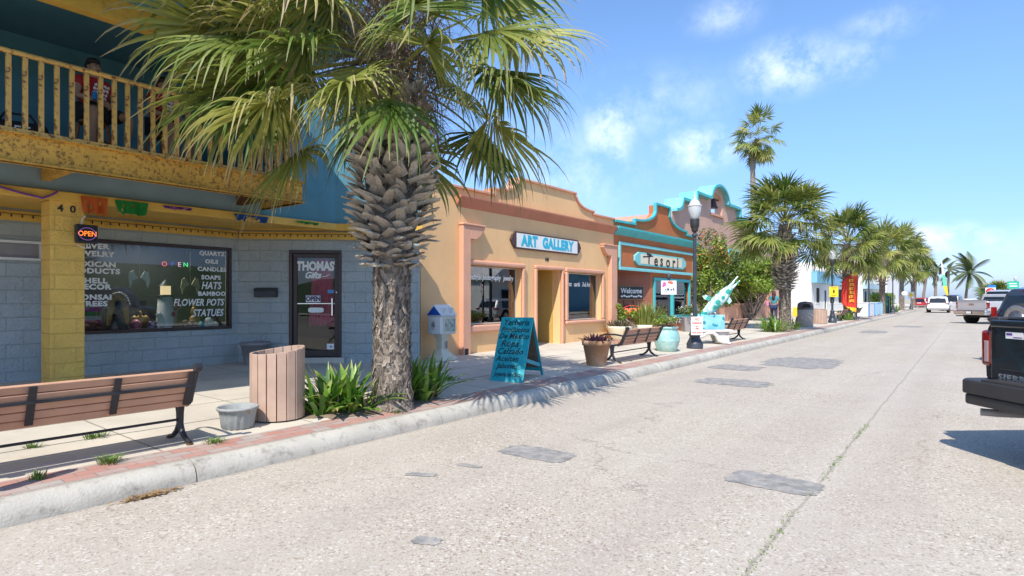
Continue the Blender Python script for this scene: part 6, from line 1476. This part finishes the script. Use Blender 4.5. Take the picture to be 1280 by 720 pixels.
# ---------------------------------------------------------------- vehicles
def loft(mb, secs, mirror=True, smooth=True):
    rings = []
    for y, half in secs:
        rings.append([(x, y, z) for x, z in half] + [(-x, y, z) for x, z in reversed(half)])
    n = len(rings[0]); V = [p for r in rings for p in r]
    F = [(i*n+k, i*n+(k+1) % n, (i+1)*n+(k+1) % n, (i+1)*n+k) for i in range(len(rings)-1) for k in range(n)]
    mb.add(V, F, smooth=False); mb.add(rings[0], [tuple(range(n))]); mb.add(rings[-1], [tuple(reversed(range(n)))]); return mb
def sec(w, b, s, cr=.0, tuck=.10):
    return [(w - tuck, b), (w - .015, b + .14), (w, b + (s - b) * .55), (w - .012, s - .09), (w - .055, s - .012), (w - .12, s + cr)]
m_tyre = pm('tyre_rubber', (.022, .022, .022), .85, .15, 6, .2, 60)
m_rim = pm('alloy_rim', (.55, .55, .56), .3, .06, 4, 0, metal=.9)
m_tint = NT('tinted_glass'); m_tint.set(Base_Color=(.012, .014, .016), Roughness=.03); m_tint.b.inputs['Specular IOR Level'].default_value = .8; m_tint = m_tint.m
def paint(name, c_, metal=.0, rough=.25): return pm(name, c_, rough, .03, 2, 0, metal=metal, coat=1.0)
m_tail = pm('red_tail_lens', (.22, .008, .008), .15, .1, 6, 0, coat=1)
m_clearl = pm('clear_lens', (.42, .30, .30), .12, .05, 6, 0, coat=1)
m_plate = pm('licence_plate', (.70, .72, .74), .5, .1, 12, 0)
def wheel(t, x, y, r, w=.25):
    sx = 1 if x > 0 else -1
    m = MB(); m.lathe([(r * .62, -w/2), (r * .93, -w/2), (r, -w/2 + .04), (r, w/2 - .04), (r * .93, w/2), (r * .62, w/2)], n=26)
    o = m.build('wheel', m_tyre, t, loc=(x - sx * w / 2, y, r)); o.rotation_euler = (0, R(90), 0)
    m = MB(); m.lathe([(r * .66, w/2 - .02), (r * .66, w/2 + .012), (r * .58, w/2 + .006), (r * .2, w/2 + .003), (.06, w/2 + .012), (0, w/2 + .012)], n=20)
    for k in range(6): a = k * 1.0472; m.obox((r*.36 * math.cos(a), r*.36 * math.sin(a), w/2 + .008), (r*.24 * math.cos(a), r*.24 * math.sin(a), 0), (-.035 * math.sin(a), .035 * math.cos(a), 0), (0, 0, .02))
    q = m.build('rim', m_rim, o)
    if sx < 0: q.rotation_euler = (R(180), 0, 0)
def well(t, x, y, r):
    sx = 1 if x > 0 else -1
    m = MB(); m.lathe([(0, -.25), (r, -.25), (r, .006), (r - .03, .008), (0, .008)], n=28); o = m.build('wheel_well', m_dark, t, loc=(x, y, r * .92)); o.rotation_euler = (0, R(90) * sx, 0)
def pickup(label, loc, rz, col, bumper, chrome_tail=False, cover=None, badge=None, group='pickups parked at an angle on the right'):
    t = thing('pickup_truck', label, 'pickup truck', loc, rz, group); W_ = 1.0
    m = MB(); loft(m, [(.0, sec(.965, .62, 1.27)), (.05, sec(.99, .60, 1.285)), (.6, sec(W_, .52, 1.29)), (1.75, sec(W_, .48, 1.29)), (1.80, sec(W_, .44, 1.27)), (3.6, sec(W_, .44, 1.23)), (4.2, sec(.99, .46, 1.20, .03)), (5.2, sec(.96, .50, 1.12, .04)), (5.5, sec(.88, .55, 1.02, .03)), (5.62, sec(.80, .58, .92, .02))])
    m.build('body', col, t, bevel=.02, seg=3)
    m = MB(); m.box(-.82, .82, .08, 1.70, 1.2905, 1.33); m.build('bed_cover', cover or m_blackp, t, bevel=.03)
    for s_ in (-1, 1): m = MB(); m.box(s_ * .84, s_ * .975, .02, 1.76, 1.281, 1.325); m.build('bed_rail', m_blackp, t, bevel=.015)
    m = MB(); loft(m, [(1.72, [(.93, 1.24), (.86, 1.27), (.86, 1.28)]), (1.80, [(.93, 1.24), (.90, 1.30), (.80, 1.60)]), (2.05, [(.94, 1.24), (.82, 1.70), (.66, 1.86)]), (2.6, [(.94, 1.24), (.82, 1.74), (.68, 1.90)]), (3.2, [(.94, 1.22), (.80, 1.70), (.66, 1.86)]), (3.55, [(.94, 1.20), (.86, 1.45), (.72, 1.62)]), (4.1, [(.92, 1.17), (.88, 1.20), (.78, 1.22)])])
    m.build('cab', col, t, bevel=.03, seg=3)
    m = MB(); m.add([(-.70, 1.775, 1.36), (.70, 1.775, 1.36), (.62, 2.0, 1.80), (-.62, 2.0, 1.80)], [(0, 1, 2, 3)]); rgl = m.build('rear_window', m_tint, t, loc=(0, -.05, 0)); sd_ = rgl.modifiers.new('s', 'SOLIDIFY'); sd_.thickness = .02
    m = MB()
    for s_ in (-1, 1):
        for a, b in ((2.05, 2.62), (2.70, 3.35)):
            m.add([(s_ * .925, a, 1.34), (s_ * .925, b + .1, 1.32), (s_ * .845, b - (.12 if b > 3 else 0), 1.70), (s_ * .845, a + .04, 1.70)], [(0, 1, 2, 3)])
    sg = m.build('side_window', m_tint, t); sd_ = sg.modifiers.new('s', 'SOLIDIFY'); sd_.thickness = .03; sd_.offset = 0
    m = MB(); m.box(-.865, .865, -.035, .002, .70, 1.29); m.box(-.855, .855, -.055, -.03, 1.235, 1.30); tg = m.build('tailgate', col, t, bevel=.022, seg=3)
    m = MB(); m.box(-.15, .15, -.042, -.034, 1.02, 1.14); m.build('handle', bumper if chrome_tail else m_blackp, tg, bevel=.01)
    for s_ in (-1, 1):
        a, b = s_ * .875, s_ * .99
        m = MB(); m.box(a, b, -.03, .13, .86, 1.20); tl = m.build('tail_light', m_tail, t, bevel=.03, seg=3)
        m = MB(); m.box(s_ * .895, s_ * .94, -.036, -.028, .90, 1.10); m.build('lens', m_clearl, tl, bevel=.006)
    m = MB(); P = [(-1.03, .10), (-1.04, -.14), (-.96, -.235), (.96, -.235), (1.04, -.14), (1.03, .10), (.95, .10), (-.95, .10)]
    m.prism([(a, b) for a, b in P], .60, .735, 'z'); m.prism([(a * .985, b * .97 + .01) for a, b in P], .50, .60, 'z'); bo = m.build('bumper', bumper, t, bevel=.02, seg=3)
    m = MB(); m.box(-.76, .76, -.22, .02, .735, .752); m.build('step_pad', m_blackp, bo)
    m = MB(); m.box(-.20, .20, -.245, -.236, .555, .70); m.build('plate_recess', m_dark, bo); m = MB(); m.box(-.155, .155, -.252, -.246, .57, .69); m.build('licence_plate', m_plate, bo)
    m = MB(); m.tube([(-.70, .35, .43), (-.80, .0, .43), (-.88, -.12, .43)], .035, 10); m.build('exhaust', m_grey, t)
    m = MB(); m.box(-.85, .85, .4, 5.3, .34, .5); m.build('chassis', m_dark, t)
    for y_ in (1.05, 4.55):
        for s_ in (-1, 1): well(t, s_ * 1.0, y_, .50); wheel(t, s_ * 1.015, y_, .41, .27)
    for s_ in (-1, 1):
        m = MB(); m.box(s_ * .98, s_ * 1.22, 3.35, 3.46, 1.22, 1.42); m.build('mirror', col, t, bevel=.03)
        m = MB(); m.box(s_ * .55, s_ * .86, 5.46, 5.56, .80, .97); m.build('headlight', m_clearl, t, bevel=.03)
    return t
m_blk = paint('black_car_paint', (.010, .011, .013)); m_silver = paint('silver_car_paint', (.52, .53, .55), .25, .3); m_wcar = paint('white_car_paint', (.78, .78, .78)); m_redc = paint('red_car_paint', (.45, .02, .03)); m_navy = paint('dark_navy_paint', (.025, .032, .045))
be = R(50)
PA = pickup('glossy black pickup, rear left corner only, at the right edge of the street', (.74, 6.55, 0), -be, m_blk, m_blackp)
B('sticker', m_white, PA, (-.70, -.52, -.0385, -.0355, 1.135, 1.195)); B('sticker', pm('blue_red_ink', (.10, .03, .25), .5, .5, 20, 0), PA, (-.69, -.63, -.0405, -.039, 1.165, 1.185), (-.62, -.53, -.0405, -.039, 1.145, 1.152))
text('SIERRA', .075, m_chrome, PA, (-.60, -.039, .775), name='badge', bold=.003, sp=1.25, xs=1.25, extrude=.004)
m = MB(); m.box(-.04, .36, -.0415, -.0355, 1.0, 1.16) if False else m.box(-.76, .76, -.040, -.0355, .845, .853); m.build('tailgate_crease', m_blackp, PA)
PB = pickup('silver-grey pickup with dark rear window parked beyond the dark sport utility', (.10, 44.6, 0), -R(40), m_silver, m_chrome, True)
PB.scale = (1.0, 1.0, 1.06)
PC = pickup('white pickup nose-in behind the silver-grey pickup', (1.9, 53, 0), -R(40), m_wcar, m_chrome, True)
def suv(label, loc, rz, col, lower=None, h=1.68, Wd=.92, L=4.6, roof=None, cat='car', name='parked_car', group='cars along the street', spare=False):
    t = thing(name, label, cat, loc, rz, group); k = h / 1.68; w = Wd
    m = MB(); loft(m, [(.0, sec(w - .14, .50, .92 * k)), (.08, sec(w - .05, .40, .98 * k)), (.5, sec(w, .32, 1.0 * k)), (2.8, sec(w, .28, .98 * k)), (3.4, sec(w - .01, .28, .95 * k, .03)), (L - .5, sec(w - .05, .30, .82 * k, .04)), (L - .12, sec(w - .16, .36, .68 * k, .03)), (L, sec(w - .28, .42, .58 * k))])
    m.build('body', col, t, bevel=.03, seg=3)
    m = MB(); loft(m, [(.02, [(w - .12, .90 * k), (w - .16, .96 * k), (w - .24, .98 * k)]), (.30, [(w - .05, .92 * k), (w - .17, 1.50 * k), (w - .32, 1.60 * k)]), (.7, [(w - .05, .93 * k), (w - .18, 1.55 * k), (w - .33, 1.67 * k)]), (2.0, [(w - .05, .93 * k), (w - .17, 1.57 * k), (w - .32, 1.68 * k)]), (2.5, [(w - .06, .92 * k), (w - .18, 1.50 * k), (w - .33, 1.60 * k)]), (3.4, [(w - .08, .90 * k), (w - .12, .94 * k), (w - .22, .97 * k)])])
    m.build('cabin', roof or col, t, bevel=.04, seg=3)
    z0, z1 = 1.03 * k, 1.46 * k; yb = lambda z: .02 + .28 * (z - .97 * k) / (.62 * k)
    m = MB(); m.add([(-(w-.25), yb(z0) - .03, z0), (w-.25, yb(z0) - .03, z0), (w-.33, yb(z1) - .03, z1), (-(w-.33), yb(z1) - .03, z1)], [(0, 1, 2, 3)]); o = m.build('rear_window', m_tint, t); s_ = o.modifiers.new('s', 'SOLIDIFY'); s_.thickness = .03
    m = MB()
    for sx in (-1, 1):
        for a, b in ((.62, 1.45), (1.52, 2.55)):
            m.add([(sx * (w - .055), a, 1.0 * k), (sx * (w - .055), b + (.35 if b > 2 else 0), .99 * k), (sx * (w - .165), b - (.12 if b > 2 else 0), 1.47 * k), (sx * (w - .165), a + .05, 1.47 * k)], [(0, 1, 2, 3)])
    o = m.build('side_window', m_tint, t); s_ = o.modifiers.new('s', 'SOLIDIFY'); s_.thickness = .04; s_.offset = 0
    m = MB(); m.add([(-(w-.22), 3.36, 1.0*k), (w-.22, 3.36, 1.0*k), (w-.36, 2.56, 1.56*k), (-(w-.36), 2.56, 1.56*k)], [(0, 1, 2, 3)]); o = m.build('windscreen', m_tint, t); s_ = o.modifiers.new('s', 'SOLIDIFY'); s_.thickness = .04; s_.offset = 0
    for sx in (-1, 1):
        m = MB(); m.box(sx * (w - .34), sx * (w - .03), -.015, .22, .86 * k, .99 * k); m.build('tail_light', m_tail, t, bevel=.03)
        m = MB(); m.box(sx * (w - .42), sx * (w - .16), L - .32, L - .16, .62 * k, .76 * k); m.build('headlight', m_clearl, t, bevel=.03)
        m = MB(); m.box(sx * w, sx * (w + .18), 2.72, 2.82, .98 * k, 1.12 * k); m.build('mirror', col, t, bevel=.03)
    m = MB(); m.box(-(w - .06), w - .06, -.05, .3, .46, .68 * k); m.build('bumper', col, t, bevel=.05, seg=3); m = MB(); m.box(-(w - .12), w - .12, -.045, .3, .30, .455); m.build('lower_bumper', lower or m_grey, t, bevel=.03)
    m = MB(); m.box(-.26, .26, -.014, -.002, .78 * k, .90 * k); m.build('licence_plate', m_plate, t)
    m = MB(); m.box(-.2, .2, .16, .20, 1.53 * k, 1.56 * k); m.build('brake_light', m_tail, t)
    for y_ in (.85, L - .95):
        for sx in (-1, 1): well(t, sx * w, y_, .42); wheel(t, sx * (w + .012), y_, .35, .24)
    if spare:
        m = MB(); m.lathe([(0, -.1), (.34, -.1), (.37, -.06), (.37, .06), (.3, .1), (.16, .1), (.15, .04), (0, .04)], n=28); o = m.build('spare_wheel', m_tyre, t, loc=(.1, -.16, 1.02)); o.rotation_euler = (R(90), 0, 0)
        m = MB(); m.lathe([(0, .05), (.2, .07), (.22, .11), (.0, .11)], n=24); m.lathe([(.29, .1), (.33, .105), (.31, .11), (.28, .11)], n=28); m.build('spare_rim', m_rim, o)
    return t
SA = suv('dark sport utility with white-framed window and spare wheel, just beyond the black pickup', (.95, 17.4, 0), -be, m_navy, m_blackp, 1.80, .95, 4.7, roof=m_navy, name='sport_utility', cat='car', group=None, spare=True)
m = MB()
for sx in (-1, 1):
    frame(MB(), 0, 1, 0, 1, .1, 0, 1)
    m.add([(sx * .905, .50, 1.05), (sx * .905, .62, 1.05), (sx * .80, .70, 1.60), (sx * .80, .58, 1.60)], [(0, 1, 2, 3)]); m.add([(sx * .80, .58, 1.60), (sx * .80, 2.4, 1.60), (sx * .775, 2.4, 1.68), (sx * .775, .5, 1.68)], [(0, 1, 2, 3)])
    m.add([(sx * .91, .5, 1.0), (sx * .91, 2.9, .99), (sx * .91, 2.9, 1.06), (sx * .91, .5, 1.07)], [(0, 1, 2, 3)])
o = m.build('window_frame', m_wcar, SA); s_ = o.modifiers.new('s', 'SOLIDIFY'); s_.thickness = .05; s_.offset = 0
for sx in (-1, 1): m = MB(); m.box(sx * .745, sx * .83, -.035, .06, 1.0, 1.30); m.build('tail_light', m_tail, SA, bevel=.02)
suv('white crossover driving away down the middle of the street', (-2.62, 76, 0), 0, m_wcar, m_grey, 1.72, .98)
suv('silver sport utility with dark roof, stopped ahead of the white crossover', (-1.9, 89, 0), -R(8), m_silver, m_silver, 1.95, .98, roof=m_navy)
suv('white car farther off, half hidden behind the silver sport utility', (-.6, 101, 0), -R(20), m_wcar, None, 1.5, .92)
suv('red car parked past the left kerb palms near the end of the street', (-6.0, 108, 0.0), -R(12), m_redc, None, 1.62, .95)
suv('silver car parked across the street, seen mirrored in the left gallery window', (6.0, 29.5, 0), 0, m_silver, None, 1.5, .92, group=None)

# ---------------------------------------------------------------- people
m_skin = pm('skin', (.42, .24, .16), .55, .06, 8, .05, 80); m_red = pm('red_tee', (.42, .015, .02), .8, .12, 6, .3, 50); m_blkc = pm('black_cloth', (.018, .018, .022), .85, .2, 6, .3, 50); m_hair = pm('dark_hair', (.018, .012, .01), .6, .2, 30, .4, 120)
m_wood = pm('orange_brown_wood', (.30, .12, .035), .5, .2, 5, .15, 30)
def fingers(J, Bn, key, w, d, side):
    """five short chains rooted in the palm"""
    w, d = Vector(w), Vector(d).normalized(); s_ = Vector(side).normalized(); pl = w + d * .06
    J[key + 'p'] = (*pl, (.034, .022)); Bn.append((key, key + 'p'))
    for i in range(4):
        o = (i - 1.5) * .019; L_ = (.062, .075, .070, .055)[i]; a = pl + s_ * o + d * .03; b = a + d * L_ * .6 - UP * .012; c_ = b + d * L_ * .35 - UP * .025
        for q, p in zip('abc', (a, b, c_)): J[f'{key}{i}{q}'] = (*p, .0095)
        Bn += [(key + 'p', f'{key}{i}a'), (f'{key}{i}a', f'{key}{i}b'), (f'{key}{i}b', f'{key}{i}c')]
    a = w + d * .03 + s_ * .035; b = a + d * .035 + s_ * .022 - UP * .01; J[key + 'ta'] = (*a, .012); J[key + 'tb'] = (*b, .010); Bn += [(key, key + 'ta'), (key + 'ta', key + 'tb')]
def face(par, c, r):
    """nose, ears, brows on a head whose face looks along +y"""
    m = MB(); m.ball((c[0], c[1] + r * .98, c[2] - .01), (.013, .02, .024), 8, 6)
    for s_ in (-1, 1): m.ball((c[0] + s_ * r * .93, c[1] - .005, c[2] - .005), (.012, .02, .03), 8, 6)
    m.build('nose_and_ears', m_skin, par)
    m = MB()
    for s_ in (-1, 1): m.ball((c[0] + s_ * .03, c[1] + r * .90, c[2] + .018), (.013, .008, .006), 8, 5)
    m.ball((c[0], c[1] + r * .92, c[2] - .055), (.024, .008, .005), 8, 5); m.build('eyes_and_mouth', m_hair, par)
def seated(label, loc, rz, knee=.24, turn=0.):
    t = thing('person', label, 'person', loc, rz, None)
    J = dict(pel=(0, 0, .67, (.15, .12)), waist=(0, .01, .82, (.135, .105)), chest=(0, .015, 1.00, (.165, .12)), nb=(0, .01, 1.15, .075), neck=(0, .02, 1.20, .055), head=(turn * .01, .035, 1.30, (.075, .088)), top=(turn * .01, .03, 1.385, (.066, .078)))
    Bn = [('pel', 'waist'), ('waist', 'chest'), ('chest', 'nb'), ('nb', 'neck'), ('neck', 'head'), ('head', 'top')]
    for s_, k in ((-1, 'l'), (1, 'r')):
        J.update({k+'sh': (s_*.185, 0, 1.10, .065), k+'el': (s_*.265, .06, .86, .047), k+'wr': (s_*.10, .27, .80, .032), k+'hip': (s_*.10, .04, .66, .10), k+'kn': (s_*knee, .43, .63, .066), k+'cf': (s_*(knee+.005), .37, .42, .058), k+'an': (s_*(knee-.01), .36, .13, .04), k+'he': (s_*(knee-.01), .36, .07, .045), k+'to': (s_*(knee+.02), .55, .055, .042)})
        Bn += [('chest', k+'sh'), (k+'sh', k+'el'), (k+'el', k+'wr'), ('pel', k+'hip'), (k+'hip', k+'kn'), (k+'kn', k+'cf'), (k+'cf', k+'an'), (k+'an', k+'he'), (k+'he', k+'to')]
        fingers(J, Bn, k+'wr', J[k+'wr'][:3], (-s_*.6, .5, -.35), (0, .5, .6))
    skin('body', J, Bn, m_skin, t, 2)
    sh = {k: (*J[k][:3], (J[k][3][0] + .022, J[k][3][1] + .022) if hasattr(J[k][3], '__len__') else J[k][3] + .022) for k in ('waist', 'chest', 'lsh', 'rsh')}; sh['nb'] = (0, .01, 1.135, .095); sh['hem'] = (0, .0, .70, (.178, .145))
    for s_, k in ((-1, 'l'), (1, 'r')): sh[k+'sl'] = (s_*.232, .03, .97, .078)
    so_ = skin('shirt', sh, [('hem', 'waist'), ('waist', 'chest'), ('chest', 'nb'), ('chest', 'lsh'), ('chest', 'rsh'), ('lsh', 'lsl'), ('rsh', 'rsl')], m_red, t, 2)
    p_ = {'pel': (0, 0, .66, (.172, .14)), 'lhip': (-.10, .04, .66, .122), 'rhip': (.10, .04, .66, .122), 'lk': (-knee*.9, .36, .645, .098), 'rk': (knee*.9, .36, .645, .098)}
    skin('shorts', p_, [('pel', 'lhip'), ('pel', 'rhip'), ('lhip', 'lk'), ('rhip', 'rk')], m_blkc, t, 2)
    for s_ in (-1, 1):
        skin('shoe', {'a': (s_*(knee-.01), .35, .12, .056), 'b': (s_*(knee-.01), .355, .06, .056), 'c': (s_*(knee+.022), .57, .05, (.05, .045))}, [('a', 'b'), ('b', 'c')], m_blkc, t, 2)
    m = MB(); m.ball((turn * .01, .005, 1.40), (.083, .098, .058), 14, 8); m.ball((turn * .01, -.045, 1.35), (.08, .06, .07), 12, 8); m.build('hair', m_hair, t); face(t, (turn * .01, .035, 1.315), .085)
    m = MB()
    for i, z_ in enumerate((1.045, .99, .935, .88)):
        x_ = -.10 + .012 * i
        for k in range(5 - (i > 2)):
            xx, yy = x_ + k * .042, .163 - (1.0 - z_) * .10; m.obox((xx - .011, yy, z_), (.005, 0, 0), (0, .006, 0), (0, 0, .019)); m.obox((xx + .003, yy, z_ + (.014 if (i + k) % 2 else -.014)), (.010, 0, 0), (0, .006, 0), (0, 0, .005)); m.obox((xx + .009, yy, z_ + (.004 if k % 2 else -.004)), (.005, 0, 0), (0, .006, 0), (0, 0, .012))
    m.build('print_mark', m_letter, t)
    return t
def stool(label, loc, rz):
    t = thing('bar_stool', label, 'stool', loc, rz, 'wooden stools on the balcony'); m = MB(); m.lathe([(.0, .52), (.17, .52), (.18, .54), (.17, .56), (0, .565)], n=20); m.build('seat', m_wood, t)
    for a in (-1, 1):
        for b in (-1, 1): m = MB(); m.bar((a * .12, b * .12, .525), (a * .18, b * .18, 0), .036); m.build('leg', m_wood, t)
    m = MB(); m.bar((-.155, .155, .22), (.155, .155, .22), .025); m.bar((-.155, -.155, .22), (.155, -.155, .22), .025); m.bar((.15, -.15, .28), (.15, .15, .28), .025); m.bar((-.15, -.15, .28), (-.15, .15, .28), .025); m.build('stretcher', m_wood, t); return t
stool('orange-brown wooden stool under the man on the balcony', (-9.75, 3.05, 3.412), R(10))
seated('man in red tee and black shorts on a stool behind the balcony rail', (-9.75, 3.05, 3.412), R(-75))
stool('wooden stool mostly hidden behind the palm fronds on the balcony', (-9.75, 3.95, 3.412), R(25))
seated('second person in a red tee on the balcony, mostly hidden behind the palm fronds', (-9.75, 3.95, 3.412), R(-70), .2)
CN = thing('drink_can', 'small blue drink can held by the man on the balcony', 'drink can', (-9.44, 2.97, 4.20)); m = MB(); m.lathe([(.026, 0), (.032, .01), (.032, .10), (.026, .11)], n=14); m.build('can', m_cobalt, CN)
BG = thing('sports_bag', 'black sports bag with white lettering on the balcony floor at the left edge', 'bag', (-9.3, 2.12, 3.412), R(75))
m = MB(); m.box(-.30, .30, -.13, .13, .0, .26); m.build('bag', m_blkc, BG, bevel=.09, seg=4)
m = MB(); m.tube([(-.2, -.1, .2), (-.12, -.12, .33), (.12, -.12, .33), (.2, -.1, .2)], .014, 6); m.build('handle', m_blkc, BG)
m = MB()
for k in range(3): m.box(-.12 + k * .09, -.06 + k * .09, -.134, -.130, .08, .10); m.box(-.12 + k * .09, -.105 + k * .09, -.134, -.130, .10, .17); m.box(-.12 + k * .09, -.06 + k * .09, -.134, -.130, .17, .19)
m.build('print_mark', m_letter, BG)
# woman walking away
WM = thing('person', 'woman with long dark hair, teal top and jeans walking by the second palm', 'person', (-8.2, 33.4, .205), R(12))
J = dict(pel=(0, 0, .93, (.155, .125)), waist=(0, .01, 1.08, (.125, .10)), chest=(0, .02, 1.27, (.155, .12)), nb=(0, .01, 1.41, .065), neck=(0, .02, 1.46, .052), head=(0, .035, 1.55, (.075, .088)), top=(0, .03, 1.63, (.066, .075)))
Bn = [('pel', 'waist'), ('waist', 'chest'), ('chest', 'nb'), ('nb', 'neck'), ('neck', 'head'), ('head', 'top')]
for s_, k, st_ in ((-1, 'l', .16), (1, 'r', -.14)):
    J.update({k+'sh': (s_*.17, .01, 1.36, .055), k+'el': (s_*.24, .02 - st_*.3, 1.10, .042), k+'wr': (s_*.22, .14, .92, .03), k+'hip': (s_*.09, 0, .90, .10), k+'kn': (s_*.10, st_*.5 + .03, .50, .062), k+'an': (s_*.10, st_, .10, .042), k+'he': (s_*.10, st_ - .01, .05, .04), k+'to': (s_*.11, st_ + .16, .04, .038)})
    Bn += [('chest', k+'sh'), (k+'sh', k+'el'), (k+'el', k+'wr'), ('pel', k+'hip'), (k+'hip', k+'kn'), (k+'kn', k+'an'), (k+'an', k+'he'), (k+'he', k+'to')]
    fingers(J, Bn, k+'wr', J[k+'wr'][:3], (0, .35, -1), (0, 1, .3))
skin('body', J, Bn, m_skin, WM, 2)
skin('blouse', {'hem': (0, 0, .98, (.178, .145)), 'waist': (0, .01, 1.10, (.15, .12)), 'chest': (0, .02, 1.27, (.18, .14)), 'nb': (0, .01, 1.40, .085), 'lsh': (-.17, .01, 1.36, .075), 'rsh': (.17, .01, 1.36, .075), 'le': (-.21, .0, 1.20, .062), 're': (.21, .02, 1.20, .062)}, [('hem', 'waist'), ('waist', 'chest'), ('chest', 'nb'), ('chest', 'lsh'), ('chest', 'rsh'), ('lsh', 'le'), ('rsh', 're')], pm('teal_blouse', (.05, .28, .32), .8, .15, 8, .2, 50), WM, 2)
skin('jeans', {'pel': (0, 0, .93, (.178, .15)), 'lh': (-.09, 0, .88, .118), 'rh': (.09, 0, .88, .118), 'lk': (-.10, .11, .50, .078), 'rk': (.10, -.04, .50, .078), 'la': (-.10, .16, .10, .06), 'ra': (.10, -.14, .10, .06)}, [('pel', 'lh'), ('pel', 'rh'), ('lh', 'lk'), ('rh', 'rk'), ('lk', 'la'), ('rk', 'ra')], pm('blue_denim', (.025, .045, .12), .85, .15, 8, .2, 50), WM, 2)
m = MB(); m.ball((0, .01, 1.63), (.088, .10, .07), 14, 8); m.ball((0, -.06, 1.50), (.10, .07, .16), 14, 8); m.ball((-.02, -.10, 1.33), (.09, .05, .16), 12, 8); m.build('hair', pm('dark_red_hair', (.05, .014, .012), .6, .2, 30, .4, 120), WM); face(WM, (0, .035, 1.565), .085)
HB = thing('handbag', 'pink and lavender shoulder bag at the left side of the walking woman', 'bag', (-8.50, 33.3, .205 + .86), R(12)); m = MB(); m.box(-.08, .08, -.16, .16, 0, .30); m.build('bag', pm('pink_bag', (.50, .20, .32), .7, .3, 8, .2, 40), HB, bevel=.05, seg=3); m = MB(); m.tube([(0, -.12, .28), (.08, -.06, .52), (.12, .0, .56), (.08, .06, .52), (0, .12, .28)], .012, 6); m.build('strap', pm('plum_strap', (.15, .04, .10), .7, .1, 8, 0), HB)
